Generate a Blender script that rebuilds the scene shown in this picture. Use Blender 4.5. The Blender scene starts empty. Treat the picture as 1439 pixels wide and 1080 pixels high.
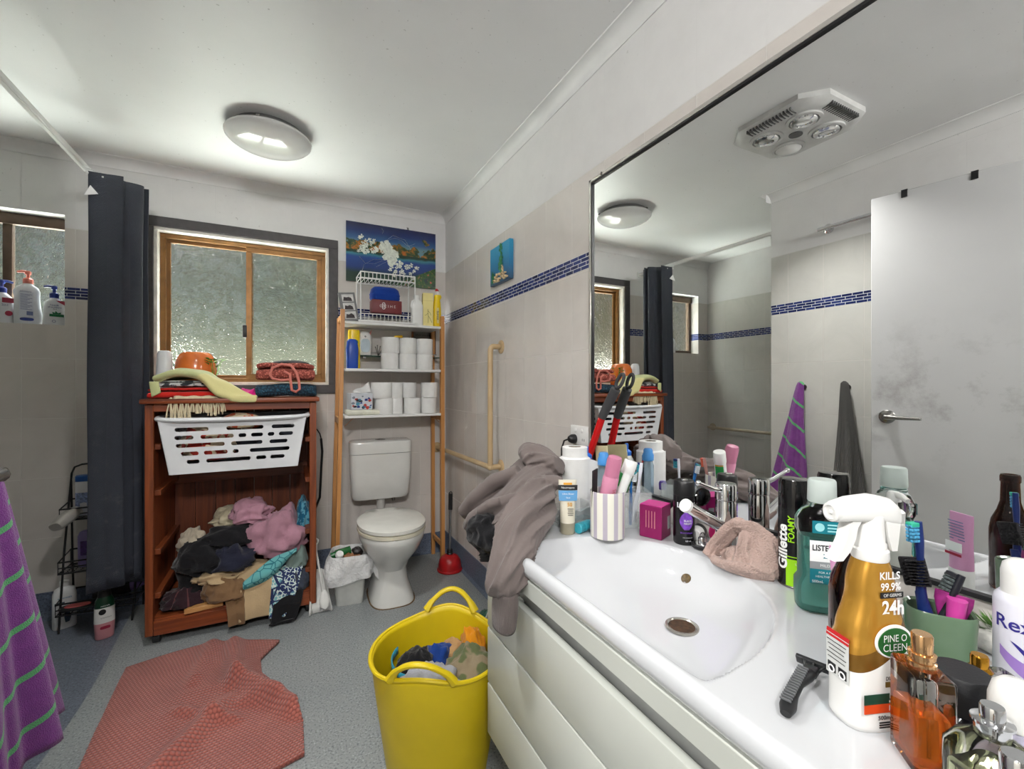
import bpy, bmesh, math, random
from mathutils import Vector, Matrix, noise, Euler
SC = bpy.context.scene
COL = SC.collection
PI = math.pi
# ------------------------------------------------------------------ camera, world, lights, exposure
cam_d = bpy.data.cameras.new('camera'); cam = bpy.data.objects.new('camera', cam_d); COL.objects.link(cam)
cam_d.sensor_fit = 'HORIZONTAL'; cam_d.sensor_width = 36.0; cam_d.lens = 36.0*621.0/1439.0
cam_d.clip_start = 0.02; cam_d.clip_end = 100
cam.location = (0, 0, 1.18); cam.rotation_euler = (PI/2, 0, math.radians(-26.86))
SC.camera = cam
SC.view_settings.view_transform = 'Standard'; SC.view_settings.look = 'None'
SC.view_settings.gamma = 1.0; SC.view_settings.use_curve_mapping = False
SC.view_settings.exposure = 0.22
w = bpy.data.worlds.new('sky'); SC.world = w; w.use_nodes = True
wn = w.node_tree; bg = wn.nodes['Background']
skt = wn.nodes.new('ShaderNodeTexSky'); skt.sky_type = 'NISHITA'; skt.sun_disc = False
skt.sun_elevation = math.radians(52); skt.sun_rotation = math.radians(200)
hsv = wn.nodes.new('ShaderNodeHueSaturation'); hsv.inputs['Saturation'].default_value = 0.45; wn.links.new(skt.outputs[0], hsv.inputs['Color']); wn.links.new(hsv.outputs[0], bg.inputs[0]); bg.inputs[1].default_value = 0.12
def light(name, typ, loc, rot, power, size=None, size_y=None, col=(1, 1, 1), **k):
    d = bpy.data.lights.new(name, typ); d.energy = power; d.color = col
    if typ == 'AREA':
        d.shape = 'RECTANGLE'; d.size = size; d.size_y = size_y or size
    for a, b in k.items(): setattr(d, a, b)
    o = bpy.data.objects.new(name, d); COL.objects.link(o); o.location = loc; o.rotation_euler = rot
    return o
# daylight bounced up off the sunlit paving below the sills, and soft sky light from above the eaves
light('patio_bounce', 'AREA', (-0.2, 3.90, 0.50), (math.radians(-132), 0, 0), 330, 1.9, 0.9, (1, 0.99, 0.97))
light('shower_bounce', 'AREA', (-1.35, 3.95, 0.95), (math.radians(-124), 0, 0), 300, 0.9, 0.6, (1, 0.99, 0.96))
light('sky_glow', 'AREA', (-0.3, 4.4, 4.0), (math.radians(-50), 0, 0), 950, 2.6, 1.2, (0.96, 0.98, 1))
# added fill light near the ceiling behind the camera, without a fixture
light('near_fill_light', 'AREA', (-0.20, -0.78, 2.30), (math.radians(66), 0, math.radians(-6)), 24, 0.40, 0.30, (1, 0.985, 0.965), spread=math.radians(130))
# added fill light in the unseen hall, shining in through the open doorway
light('hall_fill_light', 'AREA', (-1.45, -0.14, 2.33), (0, math.radians(-28), 0), 55, 0.35, 0.35, (1, 0.985, 0.96))

# ------------------------------------------------------------------ helpers
def lin(c):
    r = []
    for x in c[:3]:
        x = x/255.0
        r.append(x/12.92 if x <= 0.04045 else ((x+0.055)/1.055)**2.4)
    return (r[0], r[1], r[2], 1.0)
MATS = {}
class NT:
    "small node-graph builder"
    def __init__(s, m): s.t = m.node_tree; s.n = s.t.nodes; s.l = s.t.links
    def new(s, kind, **k):
        x = s.n.new('ShaderNode'+kind)
        for a, b in k.items(): setattr(x, a, b)
        return x
    def put(s, sock, v):
        if hasattr(v, 'default_value') or hasattr(v, 'is_linked'): s.l.new(v, sock)
        elif v is not None: sock.default_value = v
    def math(s, op, a, b=None, c=None):
        x = s.new('Math', operation=op)
        for i, q in enumerate((a, b, c)):
            if q is not None: s.put(x.inputs[i], q)
        return x.outputs[0]
    def mix(s, f, a, b, bt='MIX'):
        x = s.new('Mix', data_type='RGBA', blend_type=bt)
        s.put(x.inputs[0], f); s.put(x.inputs[6], a); s.put(x.inputs[7], b)
        return x.outputs[2]
    def noise(s, scale, detail=3, vec=None, rough=0.5, dist=0):
        x = s.new('TexNoise'); x.inputs['Scale'].default_value = scale; x.inputs['Detail'].default_value = detail
        x.inputs['Roughness'].default_value = rough; x.inputs['Distortion'].default_value = dist
        if vec is not None: s.l.new(vec, x.inputs['Vector'])
        return x.outputs['Fac']
    def ramp(s, f, *st):
        x = s.new('ValToRGB'); s.l.new(f, x.inputs[0]); e = x.color_ramp.elements
        while len(e) < len(st): e.new(0.5)
        for i, (p, c) in enumerate(st): e[i].position = p; e[i].color = c
        return x.outputs[0]
    def coord(s, which='Object'): return s.new('TexCoord').outputs[which]
    def sep(s, v):
        x = s.new('SeparateXYZ'); s.l.new(v, x.inputs[0]); return x.outputs
    def comb(s, a, b, c=0.0):
        x = s.new('CombineXYZ')
        for i, q in enumerate((a, b, c)): s.put(x.inputs[i], q)
        return x.outputs[0]
    def bump(s, h, dist, strength=1.0):
        x = s.new('Bump'); x.inputs['Strength'].default_value = strength; x.inputs['Distance'].default_value = dist
        s.l.new(h, x.inputs['Height']); return x.outputs[0]
def base(name):
    m = bpy.data.materials.new(name); m.use_nodes = True
    return m, NT(m), m.node_tree.nodes['Principled BSDF']
def mat(name, c=(200, 200, 200), rough=0.5, metal=0, var=0.06, vs=14, bump=0, bs=60, sheen=0, trans=0, ior=1.45, coat=0, alpha=1, sss=0, wear=None):
    "plain material with a little procedural variation of tone and optional grain"
    if name in MATS: return MATS[name]
    m, t, p = base(name)
    oc = t.coord()
    l = lin(c)
    if var:
        n = t.noise(vs, 4, oc)
        dk = tuple(x*(1-var*2.2) for x in l[:3])+(1,); lt = tuple(min(1, x*(1+var*1.6)) for x in l[:3])+(1,)
        colr = t.ramp(n, (0.3, dk), (0.7, lt))
        t.l.new(colr, p.inputs['Base Color'])
    else: p.inputs['Base Color'].default_value = l
    p.inputs['Roughness'].default_value = rough; p.inputs['Metallic'].default_value = metal
    p.inputs['IOR'].default_value = ior
    if trans: p.inputs['Transmission Weight'].default_value = trans
    if coat: p.inputs['Coat Weight'].default_value = coat; p.inputs['Coat Roughness'].default_value = 0.08
    if sheen: p.inputs['Sheen Weight'].default_value = sheen; p.inputs['Sheen Roughness'].default_value = 0.6
    if alpha < 1: p.inputs['Alpha'].default_value = alpha
    if bump: t.l.new(t.bump(t.noise(bs, 3, oc), bump), p.inputs['Normal'])
    MATS[name] = m
    return m
def cloth(name, c, c2=None, scale=0, weave=900, bump=0.0012, axis='x', width=0.5, rough=0.9, var=0.08, blot=0):
    "fabric: woven grain, optional stripes on UV or blotches"
    if name in MATS: return MATS[name]
    m, t, p = base(name)
    oc = t.coord(); n = t.noise(9, 4, oc)
    l = lin(c)
    col = t.ramp(n, (0.3, tuple(x*(1-var*2) for x in l[:3])+(1,)), (0.75, tuple(min(1, x*(1+var)) for x in l[:3])+(1,)))
    if c2 is not None and scale:
        u = t.sep(t.coord('UV'))
        v = u[0] if axis == 'x' else u[1] if axis == 'y' else t.math('ADD', u[1], t.math('MULTIPLY', u[0], 0.45))
        fr = t.math('FRACT', t.math('MULTIPLY', v, scale))
        col = t.mix(t.math('LESS_THAN', fr, width), col, lin(c2))
    if c2 is not None and blot:
        b = t.noise(blot, 2, oc)
        col = t.mix(t.ramp(b, (0.49, (0, 0, 0, 1)), (0.53, (1, 1, 1, 1))), col, lin(c2))
    t.l.new(col, p.inputs['Base Color'])
    p.inputs['Roughness'].default_value = rough; p.inputs['Sheen Weight'].default_value = 0.15; p.inputs['Specular IOR Level'].default_value = 0.2
    h = t.math('ADD', t.noise(weave/4, 2, oc), t.math('MULTIPLY', t.noise(60, 3, oc), 1.0))
    t.l.new(t.bump(h, bump), p.inputs['Normal'])
    MATS[name] = m
    return m

class MB:
    "collects shapes and links them as ONE mesh object"
    def __init__(s): s.v = []; s.f = []; s.m = []; s.uv = []; s.T = Matrix(); s.mi = 0
    def add(s, vs, fs, uv=None):
        o = len(s.v)
        s.v += [s.T @ Vector(p) for p in vs]; s.f += [tuple(i+o for i in f) for f in fs]; s.m += [s.mi]*len(fs)
        s.uv += uv if uv else [(p[0], p[2] if len(p) > 2 else 0) for p in vs]
        return s
    def at(s, loc=(0, 0, 0), rot=(0, 0, 0), sc=(1, 1, 1)):
        s.T = Matrix.LocRotScale(Vector(loc), Euler(rot), Vector(sc)); return s
    def box(s, c, sz, bev=0, seg=2):
        if not bev:
            x, y, z = (q/2 for q in sz)
            vs = [(c[0]+a*x, c[1]+b*y, c[2]+d*z) for d in (-1, 1) for b in (-1, 1) for a in (-1, 1)]
            return s.add(vs, [(0, 2, 3, 1), (4, 5, 7, 6), (0, 1, 5, 4), (2, 6, 7, 3), (0, 4, 6, 2), (1, 3, 7, 5)])
        bm = bmesh.new(); bmesh.ops.create_cube(bm, size=1.0)
        for q in bm.verts: q.co = Vector((q.co.x*sz[0], q.co.y*sz[1], q.co.z*sz[2]))
        bmesh.ops.bevel(bm, geom=bm.edges[:], offset=bev, segments=seg, affect='EDGES', profile=0.5)
        bm.verts.index_update()
        s.add([tuple(q.co+Vector(c)) for q in bm.verts], [tuple(q.index for q in f.verts) for f in bm.faces]); bm.free()
        return s
    def rings(s, rs, closed=True, cap=(True, True), uv=None):
        "skin a list of equal-length point rings"
        n = len(rs[0]); vs = [p for r in rs for p in r]; fs = []
        for i in range(len(rs)-1):
            for j in range(n if closed else n-1):
                a = i*n+j; b = i*n+(j+1) % n; fs.append((a, b, b+n, a+n))
        if closed and cap[0]: fs.append(tuple(range(n-1, -1, -1)))
        if closed and cap[1]: fs.append(tuple(range((len(rs)-1)*n, len(rs)*n)))
        if uv is None and closed: uv = [(j/n, i/(max(1, len(rs)-1))) for i in range(len(rs)) for j in range(n)]
        return s.add(vs, fs, uv)
    def loft(s, secs, n=28, cap=(True, True)):
        "secs: (z, rx, ry, power, cx, cy) superellipse sections"
        rs = []
        for q in secs:
            z, rx = q[0], q[1]; ry = q[2] if len(q) > 2 else rx; p = q[3] if len(q) > 3 else 2
            cx = q[4] if len(q) > 4 else 0; cy = q[5] if len(q) > 5 else 0
            r = []
            for j in range(n):
                a = 2*PI*j/n; ca, sa = math.cos(a), math.sin(a)
                r.append((cx+rx*math.copysign(abs(ca)**(2/p), ca), cy+ry*math.copysign(abs(sa)**(2/p), sa), z))
            rs.append(r)
        return s.rings(rs, cap=cap)
    def lathe(s, prof, n=28, cap=(True, True)): return s.loft([(z, r, r) for r, z in prof], n, cap)
    def tube(s, pts, r=0.005, n=8, cap=True, closed=False, flat=1.0):
        P = [Vector(p) for p in pts]; k = len(P)
        R = r if isinstance(r, (list, tuple)) else [r]*k
        rs = []; up = None
        for i in range(k):
            d = (P[(i+1) % k]-P[i-1]) if closed else (P[min(i+1, k-1)]-P[max(i-1, 0)])
            d = d.normalized() if d.length > 1e-9 else Vector((0, 0, 1))
            if up is None: up = Vector((0, 0, 1)) if abs(d.z) < 0.9 else Vector((1, 0, 0))
            a = d.cross(up)
            if a.length < 1e-6: a = d.cross(Vector((0, 1, 0)))
            a.normalize(); up = a.cross(d).normalized()
            rs.append([tuple(P[i]+a*(R[i]*math.cos(2*PI*j/n))+up*(R[i]*flat*math.sin(2*PI*j/n))) for j in range(n)])
        if closed: rs.append(rs[0])
        return s.rings(rs, cap=(cap and not closed,)*2)
    def prism(s, poly, h0, h1):
        n = len(poly)
        vs = [(x, y, h0) for x, y in poly]+[(x, y, h1) for x, y in poly]
        fs = [tuple(range(n-1, -1, -1)), tuple(range(n, 2*n))]+[(i, (i+1) % n, (i+1) % n+n, i+n) for i in range(n)]
        return s.add(vs, fs)
    def grid(s, fn, nu, nv):
        vs = []; uv = []
        for i in range(nu+1):
            for j in range(nv+1):
                vs.append(fn(i/nu, j/nv)); uv.append((i/nu, j/nv))
        fs = [(i*(nv+1)+j, (i+1)*(nv+1)+j, (i+1)*(nv+1)+j+1, i*(nv+1)+j+1) for i in range(nu) for j in range(nv)]
        return s.add(vs, fs, uv)
    def ball(s, c, r, n=20, sq=1.0):
        r = r if isinstance(r, (tuple, list)) else (r, r, r); rs = []
        for i in range(1, n//2):
            a = PI*i/(n//2)
            rs.append([(c[0]+r[0]*math.sin(a)*math.cos(2*PI*j/n), c[1]+r[1]*math.sin(a)*math.sin(2*PI*j/n), c[2]-r[2]*math.cos(a)) for j in range(n)])
        return s.rings(rs)
    def mesh(s, name, sharp=38):
        me = bpy.data.meshes.new(name); me.from_pydata([tuple(q) for q in s.v], [], s.f)
        me.polygons.foreach_set('material_index', s.m)
        ul = me.uv_layers.new(name='UVMap')
        for lp in me.loops: ul.data[lp.index].uv = s.uv[lp.vertex_index]
        me.validate(); me.update()
        bm = bmesh.new(); bm.from_mesh(me); bmesh.ops.recalc_face_normals(bm, faces=bm.faces[:]); bm.to_mesh(me); bm.free()
        me.shade_smooth()
        try: me.set_sharp_from_angle(angle=math.radians(sharp))
        except Exception: pass
        return me
def mesh_obj(name, mb, m, parent=None, sharp=38):
    me = mb.mesh(name, sharp)
    for q in (m if isinstance(m, (list, tuple)) else [m]): me.materials.append(q)
    o = bpy.data.objects.new(name, me); COL.objects.link(o)
    if parent is not None: o.parent = parent
    return o
def part(name, mb, m, parent, label=None, sharp=38):
    o = mesh_obj(name, mb, m, parent, sharp)
    if label: o['label'] = label
    return o
def struct(name, mb, m, parent=None):
    o = mesh_obj(name, mb, m, parent)
    if parent is None: o['kind'] = 'structure'
    return o
def tag(o, label, cat, group=None, kind=None):
    o['label'] = label; o['category'] = cat
    if group: o['group'] = group
    if kind: o['kind'] = kind
    return o
def thing(name, label, cat, loc=(0, 0, 0), rz=0, group=None, rot=None):
    o = bpy.data.objects.new(name, None); COL.objects.link(o); o.empty_display_size = 0.05
    o.location = loc; o.rotation_euler = rot if rot else (0, 0, rz)
    return tag(o, label, cat, group)
def solo(name, mb, m, label, cat, loc=(0, 0, 0), rz=0, group=None, rot=None, sharp=38):
    o = mesh_obj(name, mb, m, None, sharp); o.location = loc; o.rotation_euler = rot if rot else (0, 0, rz)
    return tag(o, label, cat, group)
def solid(o, th, off=0, sub=0):
    q = o.modifiers.new('thick', 'SOLIDIFY'); q.thickness = th; q.offset = off
    if sub: q = o.modifiers.new('sub', 'SUBSURF'); q.levels = q.render_levels = sub
    return o
def dup(root, loc=None, rz=None, label=None):
    c = root.copy(); COL.objects.link(c)
    if loc is not None: c.location = loc
    if rz is not None: c.rotation_euler = (0, 0, rz)
    if label: c['label'] = label
    for ch in list(root.children):
        k = ch.copy(); COL.objects.link(k); k.parent = c
        for g in list(ch.children):
            h = g.copy(); COL.objects.link(h); h.parent = k
    return c
def text(s, size, m, parent, loc=(0, 0, 0), rot=(PI/2, 0, 0), bend=0, name='lettering', bold=0.0, align='CENTER', sx=1.0):
    "printed lettering; bend = radius of the upright cylinder it is wrapped on (axis at parent's z axis, facing -y)"
    cu = bpy.data.curves.new('t', 'FONT'); cu.body = s; cu.size = size; cu.align_x = align; cu.align_y = 'CENTER'
    cu.offset = bold*size; cu.resolution_u = 3
    o = bpy.data.objects.new('t', cu); COL.objects.link(o)
    dg = bpy.context.evaluated_depsgraph_get()
    me = bpy.data.meshes.new_from_object(o.evaluated_get(dg))
    bpy.data.objects.remove(o); bpy.data.curves.remove(cu)
    me.name = name
    if bend:
        bm = bmesh.new(); bm.from_mesh(me)
        for _ in range(3):
            le = [e for e in bm.edges if e.calc_length() > 0.22*bend]
            if le: bmesh.ops.subdivide_edges(bm, edges=le, cuts=1)
        bmesh.ops.triangulate(bm, faces=bm.faces[:]); bm.to_mesh(me); bm.free()
    R = Euler(rot).to_matrix().to_4x4()
    for v in me.vertices:
        v.co.x *= sx
        p = R @ v.co
        p = p+Vector(loc)
        if bend:
            a = p.x/bend; r = bend+0.0004
            p = Vector((r*math.sin(a), -r*math.cos(a), p.z))
        v.co = p
    me.materials.clear(); me.materials.append(m)
    q = bpy.data.objects.new(name, me); COL.objects.link(q)
    if parent is not None: q.parent = parent
    return q
def band(r, a0, a1, z0, z1, n=16, r1=None):
    "patch of a label wrapped on an upright cylinder (angle 0 faces -y)"
    b = MB(); r1 = r if r1 is None else r1
    return b.grid(lambda u, v: ((r+(r1-r)*v)*math.sin(a0+(a1-a0)*u), -(r+(r1-r)*v)*math.cos(a0+(a1-a0)*u), z0+(z1-z0)*v), n, 1)
def face(x, y): return math.atan2(-x, y)
def ridge(p, seed=0.0):
    q = Vector((p[0]+seed, p[1]-seed*0.7, p[2]+seed*0.3))
    wv = noise.noise_vector(q*0.7)
    a = 1-abs(noise.noise(q+wv*0.8)); b = 1-abs(noise.noise(q*2.1+wv*1.2))
    return a*a*0.7+b*b*0.3
def crumple(b, c, r, seed, amp=0.25, fr=2.2, n=60, flat=0.35):
    "a bundled lump of cloth: ball with long soft fold lines running over it, flattened underneath"
    rd = random.Random(int(seed*1000)); K = []; amp *= 1.25
    for k in range(int(5*fr)):
        d = Vector((rd.gauss(0, 1), rd.gauss(0, 1), rd.gauss(0, 0.6))).normalized()
        K.append((d, rd.uniform(-0.75, 0.75), rd.uniform(0.08, 0.17), rd.uniform(0.5, 1.0), rd.random()*50))
    rs = []
    for i in range(1, n//2):
        a = PI*i/(n//2); row = []
        for j in range(n):
            d = Vector((math.sin(a)*math.cos(2*PI*j/n), math.sin(a)*math.sin(2*PI*j/n), -math.cos(a)))
            e = 0.0
            for nk, ok, wk, ak, sk in K:
                q = Vector((d.x*1.6+sk, d.y*1.6, d.z*1.6)); t_ = (d.dot(nk)-ok+0.22*noise.noise(q))/wk
                if abs(t_) < 2.6: e = max(e, ak*math.exp(-t_*t_)*(0.55+0.6*noise.noise(q*1.3+Vector((9, 0, 0)))+0.25))
            q = d*1.7+Vector((seed, -seed, seed*0.5))
            k = 1+amp*(e*0.95-0.38)+amp*0.75*noise.noise(q)
            z = d.z*k
            if z < 0: z *= flat
            row.append((c[0]+r[0]*d.x*k, c[1]+r[1]*d.y*k, c[2]+r[2]*z))
        rs.append(row)
    return b.rings(rs)
def wtube(b, rings_, seed, amp=0.2, twist=0.8, kf=1.7, ks=1.0, n=72, m=60, cap=True):
    "cloth tube with long creases: rings_ = list of (centre, half-vector a, half-vector b)"
    R = [(Vector(c), Vector(p), Vector(q)) for c, p, q in rings_]; rs = []
    def cr(i, f, k):
        a = [R[max(0, i-1)][k], R[i][k], R[i+1][k], R[min(len(R)-1, i+2)][k]]
        return 0.5*((2*a[1])+(a[2]-a[0])*f+(2*a[0]-5*a[1]+4*a[2]-a[3])*f*f+(3*a[1]-a[0]-3*a[2]+a[3])*f**3)
    for k in range(m+1):
        t_ = k/m*(len(R)-1); i = min(len(R)-2, int(t_)); f = t_-i; c, p, q = cr(i, f, 0), cr(i, f, 1), cr(i, f, 2); row = []
        for j in range(n):
            a = 2*PI*j/n; aa = a+twist*k/m*3
            v1 = Vector((math.cos(aa)*kf+seed, math.sin(aa)*kf, k/m*ks*2.2)); e = 1-abs(noise.noise(v1)); v2 = Vector((math.cos(aa)*kf*2.1, math.sin(aa)*kf*2.1+seed, k/m*ks*3.5)); e2 = 1-abs(noise.noise(v2))
            w_ = 1+amp*((e*e-0.62)*1.5+(e2*e2*e2-0.5)*0.5)
            row.append(tuple(c+(p*math.cos(a)+q*math.sin(a))*w_))
        rs.append(row)
    return b.rings(rs, cap=(cap, cap))
def serp(b, w, d, layers, t, seed=0, wob=0.004):
    "folded cloth: one ribbon zig-zagging in depth, folds showing at the front; origin centre-bottom"
    pts = []
    for k in range(layers):
        z = t*(k+0.5); front = k % 2 == 0
        ys = [d/2-0.5*t, -d/2+0.5*t] if front else [-d/2+0.5*t, d/2-0.5*t]
        for q in range(9): pts.append((ys[0]+(ys[1]-ys[0])*q/8, z))
        if k < layers-1:
            yc = ys[1]; sg = -1 if front else 1
            for q in (1, 2, 3): pts.append((yc+sg*0.5*t*math.sin(PI*q/4), z+t*0.5*(1-math.cos(PI*q/4))))
    nu = 14
    def fn(u, v):
        i = min(len(pts)-1, int(round(v*(len(pts)-1)))); y, z = pts[i]
        x = (u-0.5)*w
        q = Vector((x*9+seed, y*9, z*20))
        return (x*(1+0.03*noise.noise(q)), y+wob*2*noise.noise(q+Vector((3, 0, 0))), z+wob*noise.noise(q*1.3)*(0.3+z/(t*layers))-0.35*t*abs(2*u-1)**3*(z/(t*layers)))
    return b.grid(fn, nu, len(pts)-1)
# ------------------------------------------------------------------ the room
XR, YB, HC, XN, XS, YN = 1.006, 3.043, 2.375, -0.73, -1.72, 1.756
def wall_mat(name, axis, off, tile=True, warm=(215, 209, 203)):
    m, t, p = base(name)
    g = t.new('NewGeometry').outputs['Position']; s = t.sep(g)
    u = t.math('ADD', s[0] if axis == 'x' else s[1], off); z = s[2]
    hi = t.math('GREATER_THAN', z, 1.65)
    v = t.math('ADD', t.math('SUBTRACT', z, 1.009), t.math('MULTIPLY', hi, 1.009-1.678+3.01))
    def brick(uu, vv, bw, rh, ms, offs):
        b = t.new('TexBrick'); b.offset = offs; b.squash = 1
        t.l.new(t.comb(uu, vv, 0.0), b.inputs['Vector']); b.inputs['Scale'].default_value = 1.0
        b.inputs['Brick Width'].default_value = bw; b.inputs['Row Height'].default_value = rh
        b.inputs['Mortar Size'].default_value = ms; b.inputs['Mortar Smooth'].default_value = 0.1; b.inputs['Bias'].default_value = 0
        b.inputs['Color1'].default_value = (0, 0, 0, 1); b.inputs['Color2'].default_value = (1, 1, 1, 1)
        return b.outputs['Color'], b.outputs['Fac']
    bc, bf = brick(u, t.math('ADD', v, 3.01), 0.2, 0.301, 0.0016, 0)
    n1 = t.noise(4.0, 5, g, 0.6, 1.2); n2 = t.noise(30, 3, g)
    w_ = lin(warm)
    tcol = t.mix(n1, tuple(x*0.80 for x in w_[:3])+(1,), tuple(min(1, x*1.05) for x in w_[:3])+(1,))
    tcol = t.mix(t.math('MULTIPLY', bc, 0.10), tcol, tuple(x*0.75 for x in w_[:3])+(1,))
    tcol = t.mix(bf, tcol, lin((214, 210, 204)))
    mc, mf = brick(t.math('ADD', u, 0.013), t.math('ADD', t.math('SUBTRACT', z, 1.617), 3.05), 0.052, 0.01525, 0.0015, 0.36)
    mcol = t.mix(mc, lin((20, 28, 72)), lin((44, 58, 116)))
    mcol = t.mix(mf, mcol, lin((206, 208, 212)))
    ism = t.math('MULTIPLY', t.math('GREATER_THAN', z, 1.617), t.math('LESS_THAN', z, 1.678))
    col = t.mix(ism, tcol, mcol)
    pn = t.noise(7, 5, g, 0.65)
    pcol = t.mix(pn, lin((212, 211, 210)), lin((228, 227, 226)))
    sp = t.ramp(t.noise(55, 2, g), (0.70, (0, 0, 0, 1)), (0.76, (1, 1, 1, 1)))
    msk = t.math('MULTIPLY', sp, t.ramp(t.noise(3.1, 2, g), (0.52, (0, 0, 0, 1)), (0.66, (1, 1, 1, 1))))
    pcol = t.mix(t.math('MULTIPLY', msk, 0.5), pcol, lin((120, 116, 112)))
    isp = t.math('GREATER_THAN', z, 1.98) if tile else 1.0
    t.l.new(t.mix(isp, col, pcol), p.inputs['Base Color'])
    r = t.math('ADD', 0.13, t.math('MULTIPLY', bf, 0.4))
    rr = t.new('Mix'); t.put(rr.inputs[0], isp); t.put(rr.inputs[2], r); rr.inputs[3].default_value = 0.55
    t.l.new(rr.outputs[0], p.inputs['Roughness'])
    h = t.math('MULTIPLY', t.math('MAXIMUM', bf, t.math('MULTIPLY', ism, mf)), t.math('SUBTRACT', t.math('MULTIPLY', isp, 0.8), 1.0))
    h = t.math('ADD', h, t.math('MULTIPLY', t.noise(3.5, 1, g), 0.9))
    t.l.new(t.bump(h, 0.0011), p.inputs['Normal'])
    return m
MWY = wall_mat('tiled_wall_right', 'y', 20-0.058)
MWX = wall_mat('tiled_wall_back', 'x', 20-0.024)
MWN = wall_mat('tiled_wall_left', 'y', 20-0.05, warm=(208, 207, 201))
M_PAINT = wall_mat('painted_wall', 'x', 20, tile=False)
def wall(name, axis, pos, out, a0, a1, z0, z1, holes, m, th=0.14):
    "slab of wall whose face lies at axis=pos and whose thickness goes towards out (+1/-1), with rectangular holes (a0,a1,z0,z1)"
    b = MB(); xs = sorted({a0, a1}|{h[0] for h in holes}|{h[1] for h in holes}); zs = sorted({z0, z1}|{h[2] for h in holes}|{h[3] for h in holes})
    for i in range(len(xs)-1):
        for j in range(len(zs)-1):
            cx, cz = (xs[i]+xs[i+1])/2, (zs[j]+zs[j+1])/2
            if any(h[0] < cx < h[1] and h[2] < cz < h[3] for h in holes): continue
            c = pos+out*th/2
            if axis == 'y': b.box((cx, c, cz), (xs[i+1]-xs[i], th, zs[j+1]-zs[j]))
            else: b.box((c, cx, cz), (th, xs[i+1]-xs[i], zs[j+1]-zs[j]))
    return struct(name, b, m)
W1 = (-0.655, 0.230, 1.178, 2.046); W2 = (-1.59, -1.017, 1.482, 2.045)
wall('wall_back', 'y', YB, 1, XS-0.14, XR+0.14, 0, HC, [W1, W2], MWX)
wall('wall_right', 'x', XR, 1, -1.0, YB, 0, HC, [], MWY)
wall('wall_left', 'x', XN, -1, -1.0, YN, 0, HC, [(-0.56, 0.28, 0, 2.07)], MWN, 0.11)
wall('wall_shower_left', 'x', XS, -1, YN-0.1, YB, 0, HC, [], MWN)
wall('wall_shower_near', 'y', YN, -1, XS, XN-0.11, 0, HC, [], MWX, 0.10)
wall('wall_front', 'y', -1.0, -1, XN-0.11, XR+0.14, 0, HC, [], M_PAINT)
# hall beyond the door
M_HALL = mat('hall_paint', (226, 222, 214), 0.6)
wall('wall_hall_left', 'x', -2.0, -1, -1.2, YN-0.1, 0, HC, [], M_HALL)
wall('wall_hall_front', 'y', -1.2, -1, -2.14, XN-0.11, 0, HC, [], M_HALL)
# ceiling and floor
m, t, p = base('ceiling_paint'); g = t.coord()
cc = t.mix(t.noise(3, 5, g, 0.6), lin((224, 224, 224)), lin((236, 236, 236)))
sp = t.math('MULTIPLY', t.ramp(t.noise(90, 1, g), (0.76, (0, 0, 0, 1)), (0.79, (1, 1, 1, 1))), 0.5)
t.l.new(t.mix(sp, cc, lin((150, 148, 145))), p.inputs['Base Color']); p.inputs['Roughness'].default_value = 0.42
t.l.new(t.bump(t.noise(5, 2, g), 0.003), p.inputs['Normal'])
struct('ceiling', MB().box(((XS+XR)/2-0.1, 0.95, HC+0.05), (3.3, 4.6, 0.1)), m)
def vinyl(name, c0, c1, lo=0.45, hi=0.6):
    m, t, p = base(name); g = t.new('NewGeometry').outputs['Position']
    col = t.mix(t.noise(2.2, 4, g, 0.6, 0.6), lin(c0), lin(c1))
    sp = t.ramp(t.noise(150, 3, g), (0.36, (0.25, 0.26, 0.29, 1)), (lo, (0.5, 0.5, 0.5, 1)), (hi, (0.5, 0.5, 0.5, 1)), (0.70, (0.80, 0.81, 0.83, 1)))
    col = t.mix(1.0, col, sp, 'OVERLAY')
    st = t.ramp(t.noise(6, 4, g, 0.7), (0.60, (0, 0, 0, 1)), (0.75, (1, 1, 1, 1)))
    col = t.mix(t.math('MULTIPLY', st, 0.25), col, lin((120, 112, 100)))
    t.l.new(col, p.inputs['Base Color']); p.inputs['Roughness'].default_value = 0.42
    t.l.new(t.bump(t.noise(180, 2, g), 0.0006), p.inputs['Normal'])
    return m
M_FLOOR = vinyl('speckled_vinyl', (126, 132, 134), (152, 155, 153))
M_SHOW = vinyl('shower_vinyl', (92, 100, 114), (116, 122, 132))
M_SKIRT = vinyl('skirting_vinyl', (84, 96, 116), (104, 114, 130))
struct('floor', MB().box(((XN+XR)/2, 1.0, -0.05), (XR-XN+0.3, 4.2, 0.1)).box((-1.5, -0.2, -0.05), (1.24, 2.0, 0.1)), M_FLOOR)
def floor_wet(u, v):
    x = XS+(-0.70+0.02*math.sin(5*v)-XS)*u
    return (x, YN+(YB-YN)*v, 0.0015)
struct('floor_shower', MB().grid(floor_wet, 2, 16).box((-1.3, 2.4, -0.06), (0.9, 1.4, 0.1)), M_SHOW)
# coved vinyl skirting
def skirt(name, pts):
    b = MB()
    prof = [(0.0, 0.135), (0.006, 0.135), (0.008, 0.03), (0.016, 0.010), (0.034, 0.0015), (0.0, 0.0)]
    (x0, y0), (x1, y1), (nx, ny) = pts
    b.rings([[(x+nx*d, y+ny*d, z) for d, z in prof] for x, y in ((x0, y0), (x1, y1))])
    return struct(name, b, M_SKIRT)
skirt('baseboard_right', ((XR, -1.0), (XR, YB), (-1, 0)))
skirt('baseboard_back', ((XS, YB), (XR, YB), (0, -1)))
skirt('baseboard_left', ((XN, 0.30), (XN, YN), (1, 0)))
skirt('baseboard_shower', ((XS, YN), (XS, YB), (1, 0)))
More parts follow.
